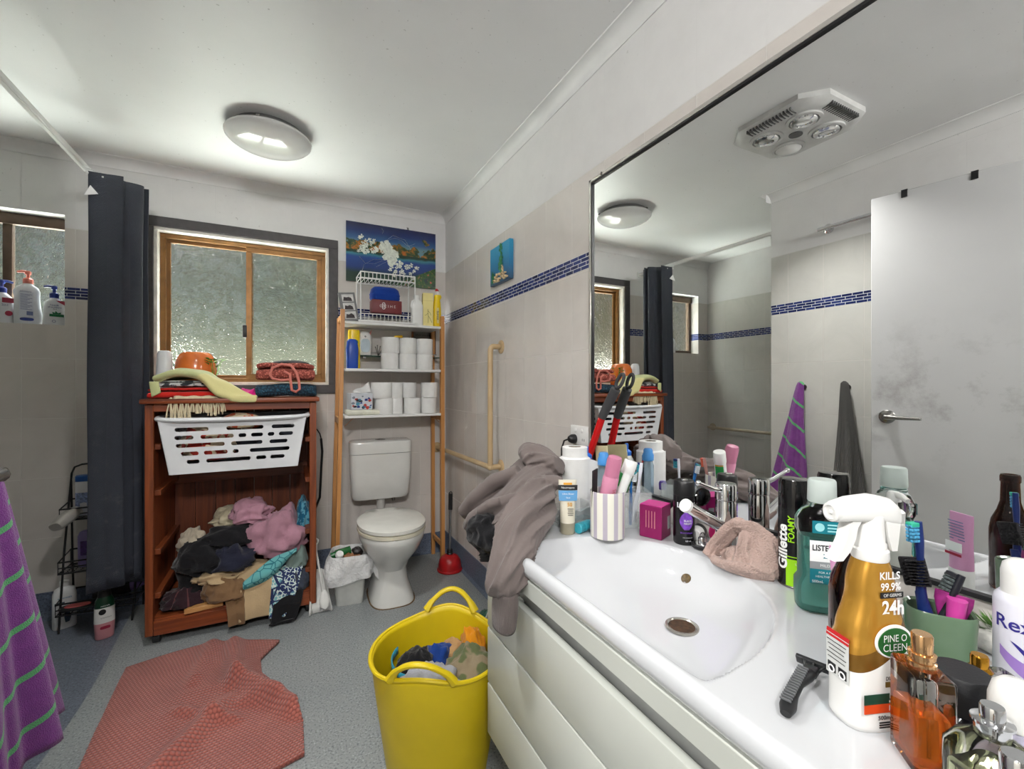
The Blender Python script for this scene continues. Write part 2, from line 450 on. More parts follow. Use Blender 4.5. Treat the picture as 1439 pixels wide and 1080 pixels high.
# cornice
M_CORN = mat('cornice_white', (226, 226, 225), 0.5, var=0.03, vs=6)
def cornice(name, a, bb, n):
    prof = [(0, -0.052), (0.004, -0.052)]
    for i in range(9):
        q = i/8*PI/2; prof.append((0.050-0.046*math.cos(q), -0.050+0.046*math.sin(q)))
    prof += [(0.052, 0), (0, 0)]
    b = MB(); b.rings([[(x+n[0]*d, y+n[1]*d, HC+z) for d, z in prof] for x, y in (a, bb)])
    return struct(name, b, M_CORN)
cornice('trim_1', (XS, YB), (XR, YB), (0, -1)); cornice('trim_2', (XR, -1.0), (XR, YB), (-1, 0)); cornice('trim_3', (XN, -1.0), (XN, YN), (1, 0))
cornice('trim_4', (XN-0.02, YN), (XN+0.052, YN), (0, 1))
# ---- windows
def obscure(name):
    m, t, p = base(name); oc = t.coord()
    n = t.noise(62, 2, oc, 0.5, 0.6)
    h = t.math('ADD', n, t.math('MULTIPLY', t.noise(150, 1, oc), 0.3))
    bmp = t.bump(h, 0.016)
    p.inputs['Base Color'].default_value = lin((210, 215, 206)); p.inputs['Roughness'].default_value = 0.03
    p.inputs['Transmission Weight'].default_value = 1.0; p.inputs['IOR'].default_value = 1.30
    t.l.new(bmp, p.inputs['Normal'])
    tr = t.new('BsdfTransparent'); tr.inputs[0].default_value = (0.86, 0.9, 0.88, 1)
    mx = t.new('MixShader'); mx.inputs[0].default_value = 0.70
    t.l.new(tr.outputs[0], mx.inputs[1]); t.l.new(p.outputs[0], mx.inputs[2])
    t.l.new(mx.outputs[0], t.n['Material Output'].inputs[0])
    return m
M_GLASS = obscure('obscure_glass')
M_GOLD = mat('bronze_aluminium', (112, 78, 38), 0.38, 0.5, 0.10, 20)
M_BRWN = mat('brown_aluminium', (82, 66, 54), 0.45, 0.4, 0.08, 20)
M_ARCH = mat('charcoal_architrave', (74, 71, 72), 0.55, 0, 0.07, 30)
M_REV = mat('window_reveal', (226, 222, 214), 0.6, 0, 0.10, 16)
def ringbox(b, x0, x1, z0, z1, y0, y1, w):
    yc, yd = (y0+y1)/2, y1-y0
    b.box(((x0+x1)/2, yc, z1-w/2), (x1-x0, yd, w), 0.002, 1).box(((x0+x1)/2, yc, z0+w/2), (x1-x0, yd, w), 0.002, 1)
    b.box((x0+w/2, yc, (z0+z1)/2), (w, yd, z1-z0-2*w), 0.002, 1).box((x1-w/2, yc, (z0+z1)/2), (w, yd, z1-z0-2*w), 0.002, 1)
    return b
def pane(x0, x1, z0, z1, y): return MB().box(((x0+x1)/2, y, (z0+z1)/2), (x1-x0, 0.004, z1-z0))
x0, x1, z0, z1 = W1
win = struct('window_1', ringbox(MB(), x0-0.055, x1+0.055, z0-0.055, z1+0.055, YB-0.016, YB+0.0, 0.055), M_ARCH)
struct('window_reveal', ringbox(MB(), x0-0.002, x1+0.002, z0-0.002, z1+0.002, YB-0.006, YB+0.115, 0.018), M_REV, win)
struct('window_frame', ringbox(MB(), x0+0.014, x1-0.014, z0+0.014, z1-0.014, YB+0.050, YB+0.105, 0.026), M_GOLD, win)
xm = -0.205
struct('window_sash', ringbox(MB(), x0+0.036, xm+0.012, z0+0.036, z1-0.036, YB+0.080, YB+0.098, 0.022), M_GOLD, win)
struct('window_sash', ringbox(MB(), xm-0.022, x1-0.036, z0+0.036, z1-0.036, YB+0.054, YB+0.074, 0.030), M_GOLD, win)
struct('window_pane', pane(x0+0.05, xm, z0+0.05, z1-0.05, YB+0.089), M_GLASS, win)
struct('window_pane', pane(xm, x1-0.05, z0+0.05, z1-0.05, YB+0.064), M_GLASS, win)
struct('window_latch', MB().box((xm-0.028, YB+0.068, 1.50), (0.022, 0.034, 0.075), 0.003), mat('black_plastic', (26, 26, 28), 0.4), win)
x0, x1, z0, z1 = W2
win = struct('window_2', ringbox(MB(), x0, x1, z0, z1, YB+0.088, YB+0.13, 0.03), M_BRWN)
struct('window_frame', MB().box(((x0+x1)/2, YB+0.09, z1-0.03), (x1-x0, 0.03, 0.055), 0.003), M_BRWN, win)
struct('window_sash', MB().box((-1.262, YB+0.105, (z0+z1)/2), (0.035, 0.03, z1-z0-0.05), 0.002), M_BRWN, win)
struct('window_pane', pane(x0+0.02, x1-0.02, z0+0.02, z1-0.02, YB+0.112), M_GLASS, win)
# ---- outside: lawn, low render wall, hedge
M_LAWN = mat('lawn', (86, 108, 52), 0.9, 0, 0.2, 8)
struct('ground_garden', MB().box((-0.5, 9, -0.3), (24, 11.6, 0.1)), M_LAWN)
fb = MB()
struct('wall_garden', fb.box((-0.5, 6.6, 0.69), (14, 0.15, 1.9)).box((-0.5, 6.6, 1.66), (14, 0.2, 0.05)), mat('garden_wall', (150, 152, 140), 0.9, 0, 0.15, 5, 0.02, 30))
hb = MB(); rnd = random.Random(5)
def leafball(b, c, r, n):
    for _ in range(n):
        d = Vector((rnd.gauss(0, 1), rnd.gauss(0, 1), rnd.gauss(0, 1))).normalized()
        p = Vector(c)+Vector((d.x*r[0], d.y*r[1], d.z*r[2]))*(0.75+0.3*rnd.random())
        a = Vector((rnd.gauss(0, 1), rnd.gauss(0, 1), rnd.gauss(0, 1))).normalized()*0.11; q = d.cross(a).normalized()*0.05
        b.add([tuple(p-a), tuple(p+q), tuple(p+a), tuple(p-q)], [(0, 1, 2, 3)])
for x in (-7.2, -5.7, -4.4, -3.1, -0.6, 0.7, 2.0, 3.3, 4.6):
    tall = 1.0 if x in (-1.9,) else 3.6
    leafball(hb, (x, 8.4+rnd.random(), 2.2+rnd.random()*0.5), (1.25, 0.9, tall+0.4), 2300 if tall > 3 else 1000)
hedge = mesh_obj('hedge_foliage', hb, mat('hedge_leaf', (88, 104, 66), 0.6, 0, 0.3, 2))
tag(hedge, 'blurred green hedge seen through the obscure window glass', 'hedge', kind='stuff')
# ---- door leaf, open
M_DOOR = base('door_paint'); m, t, p = M_DOOR; g = t.coord()
c0 = t.mix(t.noise(4, 4, g), lin((176, 176, 176)), lin((188, 188, 188)))
sm = t.ramp(t.noise(5, 6, g, 0.72), (0.52, (0, 0, 0, 1)), (0.72, (1, 1, 1, 1)))
sz = t.sep(g); zz = t.ramp(t.math('MULTIPLY', sz[2], 0.5), (0.36, (0, 0, 0, 1)), (0.52, (1, 1, 1, 1)), (0.60, (1, 1, 1, 1)), (0.76, (0, 0, 0, 1)))
t.l.new(t.mix(t.math('MULTIPLY', t.math('MULTIPLY', sm, zz), 0.55), c0, lin((116, 112, 106))), p.inputs['Base Color'])
p.inputs['Roughness'].default_value = 0.5; M_DOOR = m
HX, HY = -0.615, 0.290
door = bpy.data.objects.new('door_1', None); COL.objects.link(door); door['kind'] = 'structure'
door.location = (HX, HY, 0.012); door.rotation_euler = (0, 0, math.radians(-10.3))
part('door_leaf', MB().box((0.0, 0.41, 1.02), (0.036, 0.82, 2.04), 0.002, 1), M_DOOR, door)
M_CHR = mat('chrome', (225, 226, 228), 0.07, 1.0, 0)
M_CHRD = mat('worn_chrome', (150, 148, 145), 0.25, 1.0, 0.1, 30)
hd = MB().at((0.018, 0.76, 1.02), (0, PI/2, 0)).lathe([(0.031, 0), (0.031, 0.006), (0.027, 0.010), (0.013, 0.013), (0.012, 0.032), (0.0115, 0.045)], 24)
hd.at((0, 0, 0)).tube([(0.060, 0.76, 1.02), (0.064, 0.74, 1.02), (0.066, 0.69, 1.018), (0.066, 0.635, 1.018)], [0.011, 0.010, 0.008, 0.006], 10)
part('door_handle', hd, M_CHRD, door)
M_BLK = MATS['black_plastic']
for yy in (0.70, 0.48):
    hk = thing('door_hook', 'black over-door hook on the top edge of the grey door, '+('nearer the latch side' if yy > .6 else 'farther from the latch side'), 'hook', (HX, HY, 0.012), math.radians(-10.3), 'hooks over the door')
    part('hook_strap', MB().box((0.0, yy, 2.042), (0.044, 0.022, 0.003)).box((0.0205, yy, 2.026), (0.003, 0.022, 0.034), 0.001, 1).box((-0.0205, yy, 2.02), (0.003, 0.022, 0.046)), M_BLK, hk)
# ------------------------------------------------------------------ mirror, ceiling fittings, rails, pictures
WHT = mat('white_plastic', (222, 222, 220), 0.35, var=0.02)
WHTG = mat('white_ceramic', (220, 220, 216), 0.12, var=0.02, coat=0.3)
PRT_K = mat('black_print', (24, 24, 26), 0.5, var=0)
PRT_W = mat('white_print', (236, 236, 236), 0.5, var=0)
m, t, p = base('mirror_glass'); p.inputs['Metallic'].default_value = 1; p.inputs['Roughness'].default_value = 0.0
g = t.coord(); t.l.new(t.mix(t.noise(3, 3, g), (0.86, 0.87, 0.86, 1), (0.88, 0.885, 0.88, 1)), p.inputs['Base Color']); M_MIR = m
mr = thing('wall_mirror', 'large wall mirror in a thin pale metal frame above the washbasin', 'mirror', (1.0, 0.52, 0.834))
part('mirror_glass', MB().box((0.002, 0, 0.55), (0.004, 1.60, 1.094)), M_MIR, mr)
fr = MB(); fy, fz = 0.812, 1.10
fr.box((-0.001, 0, fz-0.006), (0.012, 2*fy, 0.012), 0.001, 1).box((-0.001, fy-0.006, fz/2), (0.012, 0.012, fz), 0.001, 1).box((-0.001, -fy+0.006, fz/2), (0.012, 0.012, fz), 0.001, 1)
part('mirror_frame', fr, mat('pale_metal', (214, 210, 204), 0.25, 0.7, 0.03), mr)
fr = MB().box((-0.0015, 0, fz-0.0155), (0.009, 2*fy-0.024, 0.007)).box((-0.0015, fy-0.0150, fz/2), (0.009, 0.006, fz-0.024)).box((-0.002, 0, 0.004), (0.010, 2*fy, 0.008))
part('mirror_gasket', fr, M_BLK, mr)
part('frame_screw', MB().at((-0.008, 0.735, 1.094), (0, -PI/2, 0)).lathe([(0.006, 0), (0.006, 0.003), (0.003, 0.005)], 14), M_CHRD, mr)
# ceiling light
ol = thing('ceiling_light', 'round white glass ceiling light with a grey base near the window', 'light', (-0.08, 2.385, HC))
part('lamp_base', MB().lathe([(0.150, 0), (0.156, -0.030), (0.15, -0.034)], 40), mat('lamp_base_grey', (120, 120, 120), 0.6), ol)
part('lamp_shade', MB().lathe([(0.150, -0.028), (0.180, -0.028), (0.1845, -0.034), (0.182, -0.041), (0.165, -0.056), (0.135, -0.070), (0.095, -0.081), (0.05, -0.087), (0.012, -0.0885)], 56), mat('opal_glass', (212, 212, 210), 0.07, var=0.01, coat=0.6), ol, sharp=60)
for a in (0.3, 2.4, 4.5):
    part('shade_clip', MB().box((0.178*math.cos(a), 0.178*math.sin(a), -0.026), (0.016, 0.016, 0.008), 0.002), M_CHRD, ol)
# heat lamp unit (seen in the mirror)
hl = thing('ceiling_heater', 'pale grey ceiling heater with three heat lamps and a central fan, seen in the mirror', 'heater', (-0.085, 1.225, HC))
def octo(s, c): return [(s, c), (c, s), (-c, s), (-s, c), (-s, -c), (-c, -s), (c, -s), (s, -c)]
hb_ = MB()
hb_.rings([[(x, y, z) for x, y in octo(s, c)] for z, s, c in ((0, 0.215, 0.135), (-0.022, 0.215, 0.135), (-0.036, 0.200, 0.124), (-0.044, 0.178, 0.108))])
part('heater_body', hb_, mat('heater_grey', (196, 196, 194), 0.4), hl)
gs = MB()
for k in range(14):
    gs.at((0, 0, 0)).box((0.186, -0.098+k*0.015, -0.0395), (0.042, 0.005, 0.014)).box((-0.098+k*0.015, -0.186, -0.0395), (0.005, 0.042, 0.014))
part('heater_grille', gs, mat('grille_dark', (96, 96, 96), 0.6), hl)
for lx, ly, kind in ((0.085, -0.085, 0), (0.085, 0.085, 0), (-0.085, -0.085, 0), (-0.085, 0.085, 1)):
    rg = part('lamp_ring', MB().at((lx, ly, -0.044)).lathe([(0.070, 0), (0.070, -0.008), (0.058, -0.010), (0.058, 0.012)], 28, (False, False)), MATS['heater_grey'], hl)
    if kind: part('lamp_lens', MB().at((lx, ly, -0.044)).lathe([(0.057, 0), (0.055, -0.012), (0.04, -0.022), (0.012, -0.027)], 28), MATS['opal_glass'], rg)
    else: part('heat_bulb', MB().at((lx, ly, -0.044)).lathe([(0.055, 0.004), (0.054, -0.006), (0.049, -0.014), (0.032, -0.017), (0.030, -0.011), (0.012, -0.009)], 28), M_CHR, rg)
light('heater_fill_light', 'AREA', (-0.17, 1.31, HC-0.080), (0, 0, 0), 10, 0.12, 0.12, (1, 0.985, 0.965), spread=math.radians(122))  # fill light added below the unlit lens, beam narrowed to stay out of the mirror
part('fan_hub', MB().at((0, 0, -0.044)).lathe([(0.028, 0), (0.028, -0.004), (0.02, -0.002), (0.008, -0.003)], 20), MATS['grille_dark'], hl)
# curtain track, curtain
trk = thing('curtain_track', 'white shower curtain track running from the nib wall to the window wall', 'curtain rail', (-0.825, 2.4, 2.168))
part('track_channel', MB().box((0, 0, 0), (0.024, 1.284, 0.022), 0.002, 1).box((0.004, 0, -0.012), (0.004, 1.284, 0.003)), WHT, trk)
part('track_bracket', MB().box((0, 0.638, 0.0), (0.04, 0.010, 0.05), 0.002), WHT, trk)
m, t, p = base('curtain_waffle'); uv = t.sep(t.coord('UV'))
wx = t.math('SINE', t.math('MULTIPLY', uv[0], 900)); wz = t.math('SINE', t.math('MULTIPLY', uv[1], 1500))
h = t.math('MULTIPLY', wx, wz); g = t.coord()
c_ = t.mix(t.noise(5, 4, g), lin((46, 50, 60)), lin((68, 73, 85)))
dw = t.ramp(t.noise(14, 5, g, 0.7), (0.56, (0, 0, 0, 1)), (0.72, (1, 1, 1, 1)))
c_ = t.mix(t.math('MULTIPLY', t.math('MULTIPLY', dw, t.ramp(uv[1], (0.0, (0.8, 0.8, 0.8, 1)), (0.55, (0, 0, 0, 1)))), 0.6), c_, lin((120, 124, 132)))
t.l.new(c_, p.inputs['Base Color']); p.inputs['Roughness'].default_value = 0.55
t.l.new(t.bump(h, 0.0012), p.inputs['Normal']); M_CURT = m
cu = thing('shower_curtain', 'charcoal waffle shower curtain bunched between the two windows', 'curtain', (0, 0, 0))
def cur(u, v):
    f = u*8.0; k = math.cos(f*PI)
    y = 2.615+0.175*u+0.018*math.sin(f*2.3+1); x = -0.748+0.125*u+(0.044+0.010*math.sin(u*11+1)-0.006*u)*(-k)*(1-0.18*v*math.sin(3*u))
    fl = 1-v
    x += 0.012*noise.noise(Vector((u*5, v*2.2, 3)))+fl*0.016*math.sin(u*6); y += 0.014*noise.noise(Vector((u*6, v*1.8, 8)))-0.03*fl*(1-u)
    return (x, min(y, 3.02), 0.245+1.895*v+0.03*math.sin(u*5)*fl)
cp = part('curtain_panel', MB().grid(cur, 150, 46), M_CURT, cu, sharp=180); solid(cp, 0.003)
b = MB()
for u in (0.0, 0.25):
    q = cur(u, 1.0); b.tube([(q[0], q[1], q[2]-0.012), (q[0]-0.006, q[1]-0.006, q[2]+0.004), (-0.825, q[1], 2.158)], 0.003, 6).ball((q[0]-0.004, q[1]-0.008, q[2]-0.016), 0.007, 10)
part('curtain_hook', b, WHT, cu)
q = cur(0.03, 0.94)
b = MB().at((q[0]-0.010, q[1]-0.016, q[2])).prism([(-0.014, -0.004), (0.028, 0.009), (0.004, 0.030)], -0.0006, 0.0006)
b.v = [Vector((q[0]-0.012+(v.x-q[0]+0.01), q[1]-0.022+(v.x-q[0]+0.01)*0.5+v.z-q[2], q[2]+(v.y-q[1]+0.016)*1.5)) for v in b.v]
part('care_label', b, PRT_W, cu)
# grab rails
M_RAIL = mat('cream_grab_rail', (186, 160, 122), 0.38, var=0.05, vs=8)
def flange(b, loc, rot): return b.at(loc, rot).lathe([(0.036, 0), (0.036, 0.004), (0.030, 0.008), (0.017, 0.009)], 22).at((0, 0, 0))
gr = thing('grab_rail', 'cream angled grab rail on the tiled wall beside the toilet', 'grab rail', (XR, 2.112, 0.747))
b = MB(); ra = [(0, 0, 0.632), (-0.052, 0, 0.632), (-0.056, 0, 0.628), (-0.062, 0, 0.618), (-0.064, 0, 0.605), (-0.064, 0, 0.0)]
b.tube(ra, 0.0145, 14); flange(b, (0, 0, 0.632), (0, -PI/2, 0))
part('rail_upright', b, M_RAIL, gr)
b = MB(); b.tube([(0, 0, 0), (-0.064, 0, 0)], 0.0145, 14); flange(b, (0, 0, 0), (0, -PI/2, 0))
b.ball((-0.064, 0, 0), 0.0165, 16)
b.tube([(-0.064, 0, 0), (-0.064, 0.928, -0.012)], 0.0145, 14); flange(b, (-0.064, 0.9305, -0.012), (PI/2, 0, 0))
part('rail_arm', b, M_RAIL, gr)
gr2 = thing('grab_rail', 'straight beige grab rail on the shower wall, seen in the mirror', 'grab rail', (XS, 2.98, 0.765))
b = MB(); b.tube([(0, 0, 0), (0.06, 0, 0), (0.07, -0.02, 0), (0.07, -1.0, 0), (0.06, -1.02, 0), (0, -1.02, 0)], 0.0145, 12)
flange(b, (0, 0, 0), (0, PI/2, 0)); flange(b, (0, -1.02, 0), (0, PI/2, 0)); part('rail_bar', b, mat('beige_rail', (176, 164, 142), 0.4), gr2)
tr_ = thing('towel_rail', 'slim chrome rail high on the tiled wall behind the grey door, seen in the mirror', 'rail', (XN, 1.42, 2.06))
part('rail_bar', MB().tube([(0.035, 0.04, 0), (0.035, -0.75, 0)], 0.010, 10), M_CHR, tr_)
part('rail_bracket', MB().at((0, 0, 0), (0, PI/2, 0)).lathe([(0.026, 0), (0.026, 0.012), (0.014, 0.020), (0.012, 0.035)], 20), M_CHR, tr_)
# robe hooks and towels on the nib wall
def hook(y, lab):
    b = MB().at((0, 0, 0), (0, PI/2, 0)).lathe([(0.016, 0), (0.016, 0.005), (0.008, 0.008)], 16).at((0, 0, 0)).tube([(0.006, 0, 0), (0.030, 0, -0.004), (0.040, 0, 0.012)], 0.005, 8)
    return solo('robe_hook', b, M_CHRD, lab, 'hook', (XN, y, 1.165), group='robe hooks on the tiled wall')
hook(1.555, 'small metal robe hook holding the purple towel'); hook(1.325, 'small metal robe hook holding the grey towel')
def towel(name, m, lab, y0, w0, w1, z1, seed, nf, depth, wx=0.075):
    "hanging towel: gathered at the hook, opening downward into folds; closed tent of cloth"
    def fn(u, v):
        a = (u*2-1)*PI*0.97; k = v**0.8
        hw = 0.016+(w0-0.016)*min(1, k*1.0)+(w1-w0)*max(0, v-0.2)
        fold = 1+0.24*k*math.sin(a*nf+seed+0.6*v)+0.10*k*math.sin(a*(2*nf+1)+seed*2)
        x = 0.030+(wx*k+0.010)*(1+math.cos(a))*0.5*fold+depth*k*0.25
        y = hw*math.sin(a)*(1+0.10*math.sin(seed+3*v)) *fold+0.05*k*math.sin(seed*1.7)
        z = 1.20-(1.20-z1)*v+0.025*k*math.sin(a*1.5+seed)-0.012*(1-v)*abs(math.sin(a))
        return (XN+x, y0+y, z)
    o = mesh_obj(name, MB().grid(fn, 110, 60), m, None, 180); solid(o, 0.004)
    tag(o, lab, 'towel'); return o
m, t, p = base('purple_terry'); g = t.coord(); uv = t.sep(t.coord('UV'))
sg_ = t.sep(g); dv = t.math('DIVIDE', t.math('SUBTRACT', sg_[2], t.math('MULTIPLY', sg_[1], 0.85)), 0.130)
st = t.math('LESS_THAN', t.math('FRACT', dv), 0.12)
pc = t.mix(t.noise(40, 3, g), lin((104, 42, 120)), lin((140, 66, 152)))
t.l.new(t.mix(st, pc, lin((92, 176, 112))), p.inputs['Base Color']); p.inputs['Roughness'].default_value = 0.95; p.inputs['Sheen Weight'].default_value = 0.3
t.l.new(t.bump(t.noise(420, 2, g), 0.004), p.inputs['Normal']); M_PURP = m
towel('purple_towel', M_PURP, 'purple bath towel with green stripes hanging at the left edge near the shower', 1.555, 0.09, 0.15, 0.21, 0.9, 5, 0.05, 0.10)
m, t, p = base('grey_terry'); g = t.coord(); uv = t.sep(t.coord('UV'))
rb = t.math('SINE', t.math('MULTIPLY', t.math('ADD', uv[0], t.math('MULTIPLY', uv[1], 0.2)), 520))
t.l.new(t.mix(t.math('MULTIPLY', t.math('ADD', rb, 1), 0.5), lin((104, 102, 100)), lin((150, 148, 145))), p.inputs['Base Color']); p.inputs['Roughness'].default_value = 0.95
t.l.new(t.bump(rb, 0.003), p.inputs['Normal']); M_GREYT = m
towel('grey_towel', M_GREYT, 'ribbed grey towel hanging beside the door, seen in the mirror', 1.325, 0.078, 0.118, 0.25, 2.6, 5, 0.03, 0.08)
# power point and plug on the mirror wall
gp = thing('power_point', 'white double power point on the tiled wall beside the mirror', 'power point', (XR, 1.398, 0.985))
part('face_plate', MB().box((-0.005, 0, 0), (0.010, 0.114, 0.073), 0.003), WHT, gp)
for yy in (0.02, -0.02): part('rocker_switch', MB().at((-0.010, yy, 0.018), (0, -PI/2, 0)).lathe([(0.008, 0), (0.008, 0.002), (0.005, 0.004)], 14), WHT, gp)
for yy in (0.028, -0.028): part('socket_slots', MB().box((-0.0104, yy-0.006, -0.016), (0.001, 0.002, 0.009)).box((-0.0104, yy+0.006, -0.016), (0.001, 0.002, 0.009)), M_BLK, gp)
b = MB().at((-0.010, 0.028, -0.016), (0, -PI/2, 0)).lathe([(0.018, 0), (0.018, 0.014), (0.012, 0.026), (0.006, 0.030)], 16).at()
b.tube([(-0.036, 0.030, -0.016), (-0.044, 0.050, -0.024), (-0.04, 0.075, -0.06), (-0.035, 0.082, -0.12), (-0.035, 0.08, -0.16)], 0.0035, 6)
solo('power_plug', b, M_BLK, 'black plug and lead pushed into the white power point', 'plug', (XR, 1.398, 0.985))
b = MB().tube([(0.185, 3.030, 0.84), (0.192, 3.028, 0.76), (0.186, 3.026, 0.66), (0.182, 3.030, 0.56), (0.178, 3.03, 0.47), (0.150, 3.028, 0.40), (0.10, 3.02, 0.36)], 0.007, 8).tube([(0.160, 3.030, 0.90), (0.178, 3.03, 0.87), (0.185, 3.030, 0.84)], 0.004, 6)
solo('appliance_flex', b, M_BLK, 'black flex hanging on the wall beside the wooden chest', 'cord')
# ---- landscape picture on the back wall
pw, ph = 0.595, 0.388
m, t, p = base('landscape_print'); g = t.sep(t.coord()); gc = t.coord()
u = t.math('DIVIDE', g[0], pw); v = t.math('DIVIDE', g[2], ph)
vw = t.math('ADD', v, t.math('MULTIPLY', t.math('SUBTRACT', t.noise(9, 4, gc), 0.5), 0.10))
sky = t.ramp(vw, (0.0, lin((30, 58, 38))), (0.16, lin((24, 52, 44))), (0.26, lin((28, 56, 118))), (0.42, lin((30, 66, 132))), (0.47, lin((58, 124, 136))), (0.50, lin((24, 52, 36))), (0.55, lin((28, 56, 36))), (0.56, lin((40, 62, 34))))
sk2 = t.ramp(v, (0.66, lin((96, 132, 140))), (0.74, lin((44, 86, 134))), (0.86, lin((24, 46, 104))), (1.0, lin((28, 34, 72))))
tree = t.noise(26, 5, gc, 0.7, 0.8); hillh = t.math('ADD', 0.62, t.math('MULTIPLY', t.math('SUBTRACT', t.noise(11, 3, gc), 0.42), 0.75))
tc = t.ramp(tree, (0.36, lin((16, 34, 22))), (0.48, lin((46, 74, 36))), (0.56, lin((140, 98, 28))), (0.64, lin((196, 104, 40))), (0.72, lin((60, 88, 44))))
up = t.math('GREATER_THAN', v, 0.535); col = t.mix(up, sky, t.mix(t.math('GREATER_THAN', v, hillh), tc, sk2))
lowt = t.math('MULTIPLY', t.math('LESS_THAN', v, t.math('MULTIPLY', t.math('SUBTRACT', u, 0.5), 0.75)), t.math('GREATER_THAN', t.noise(18, 4, gc), 0.38))
col = t.mix(lowt, col, t.ramp(t.noise(60, 3, gc), (0.4, lin((28, 62, 34))), (0.6, lin((62, 100, 40))), (0.68, lin((210, 90, 90)))))
t.l.new(col, p.inputs['Base Color']); p.inputs['Roughness'].default_value = 0.22
pc_ = thing('landscape_picture', 'unframed dark blue landscape picture with white flowers on the wall above the shelf', 'picture', (0.333, YB, 1.852))
part('picture_board', MB().box((pw/2, -0.008, ph/2), (pw, 0.015, ph)), m, pc_)
fb_ = MB(); rr = random.Random(4)
def petal(cx, cz, r, n, b=fb_):
    for k in range(n):
        a = 2*PI*k/n+rr.random(); q = r*(0.7+0.5*rr.random())
        b.add([(cx, -0.0160, cz), (cx+q*math.cos(a-0.45), -0.0162, cz+q*math.sin(a-0.45)), (cx+1.25*q*math.cos(a), -0.0163, cz+1.25*q*math.sin(a)), (cx+q*math.cos(a+0.45), -0.0162, cz+q*math.sin(a+0.45))], [(0, 1, 2, 3)])
for (fx, fz, r, n) in ((0.262, 0.245, 0.042, 8), (0.290, 0.178, 0.046, 8), (0.245, 0.265, 0.028, 7), (0.31, 0.20, 0.030, 7), (0.340, 0.145, 0.024, 6), (0.205, 0.232, 0.022, 6), (0.275, 0.212, 0.034, 7)): petal(fx, fz, r, n)
for k in range(70):
    q = k/70
    if k < 26: petal(0.07+0.11*rr.random(), 0.30-0.10*(rr.random())-0.0*q, 0.007+0.005*rr.random(), 5)
    elif k < 44: petal(0.09+0.16*rr.random(), 0.195+0.028*rr.random(), 0.007+0.005*rr.random(), 5)
    else: petal(0.25+0.22*rr.random(), 0.06+0.09*rr.random(), 0.008+0.005*rr.random(), 5)
def stroke(pts, w): fb_.tube([(x, -0.0158, z) for x, z in pts], w, 4, flat=0.2)
stroke([(0.25, 0.29), (0.30, 0.335), (0.38, 0.315), (0.42, 0.255)], 0.0022); stroke([(0.27, 0.30), (0.31, 0.318), (0.36, 0.305), (0.40, 0.275), (0.45, 0.30)], 0.0022)
stroke([(0.25, 0.165), (0.17, 0.155), (0.11, 0.115), (0.10, 0.075)], 0.0030); stroke([(0.24, 0.16), (0.18, 0.13), (0.12, 0.125), (0.08, 0.165)], 0.0024); stroke([(0.27, 0.16), (0.22, 0.13), (0.19, 0.11)], 0.0018)
stroke([(0.23, 0.335), (0.235, 0.355), (0.225, 0.37)], 0.003)
part('white_flowers', fb_, mat('picture_white', (214, 220, 208), 0.3, var=0.12, vs=60), pc_)
part('hanging_tab', MB().prism([(0, 0), (0.012, 0), (0.008, 0.02), (-0.006, 0.02)], 0, 0.001).at(), M_CHRD, pc_).matrix_local = Matrix.Translation((0.40, -0.002, ph)) @ Matrix.Rotation(PI/2, 4, 'X')
# ---- small sea picture on the right wall
sp_ = thing('sea_picture', 'small square blue undersea canvas on the tiled wall above the mosaic', 'picture', (XR, 2.085, 1.71), group=None)
m, t, p = base('sea_print'); g = t.sep(t.coord())
t.l.new(t.ramp(g[2], (0.0, lin((24, 66, 96))), (0.35*0.2, lin((20, 104, 150))), (0.2, lin((52, 150, 190)))), p.inputs['Base Color']); p.inputs['Roughness'].default_value = 0.4
part('canvas', MB().box((-0.012, 0, 0.1), (0.024, 0.232, 0.2), 0.002, 1), m, sp_)
rr = random.Random(8); gb = MB(); cb = MB()
for k in range(60):
    z = 0.03+0.15*rr.random(); yy = -0.022+0.034*(rr.random()-0.5)*(1.25-z*4.5)
    a = rr.random()*PI; gb.add([(-0.0255, yy, z), (-0.027, yy+0.020*math.cos(a), z+0.012), (-0.0265, yy+0.010*math.cos(a), z+0.026), (-0.027, yy-0.010, z+0.010)], [(0, 1, 2, 3)])
for k in range(26): gb.add([(-0.0255, 0.05+0.04*rr.random(), 0.06*rr.random()+0.01), (-0.027, 0.06+0.03*rr.random(), 0.02+0.06*rr.random()), (-0.026, 0.05+0.05*rr.random(), 0.05*rr.random())], [(0, 1, 2)])
for k in range(34): cb.ball((-0.027, -0.095+0.17*rr.random(), 0.010+0.045*rr.random()*rr.random()), 0.005+0.006*rr.random(), 6)
for k in range(10): cb.ball((-0.027, -0.05+0.015*rr.random(), 0.03+0.055*rr.random()), 0.006, 6)
part('seaweed', gb, mat('seaweed_green', (40, 116, 72), 0.6, var=0.2, vs=60), sp_); part('shells', cb, mat('shell_cream', (206, 180, 140), 0.6, var=0.2, vs=60), sp_)
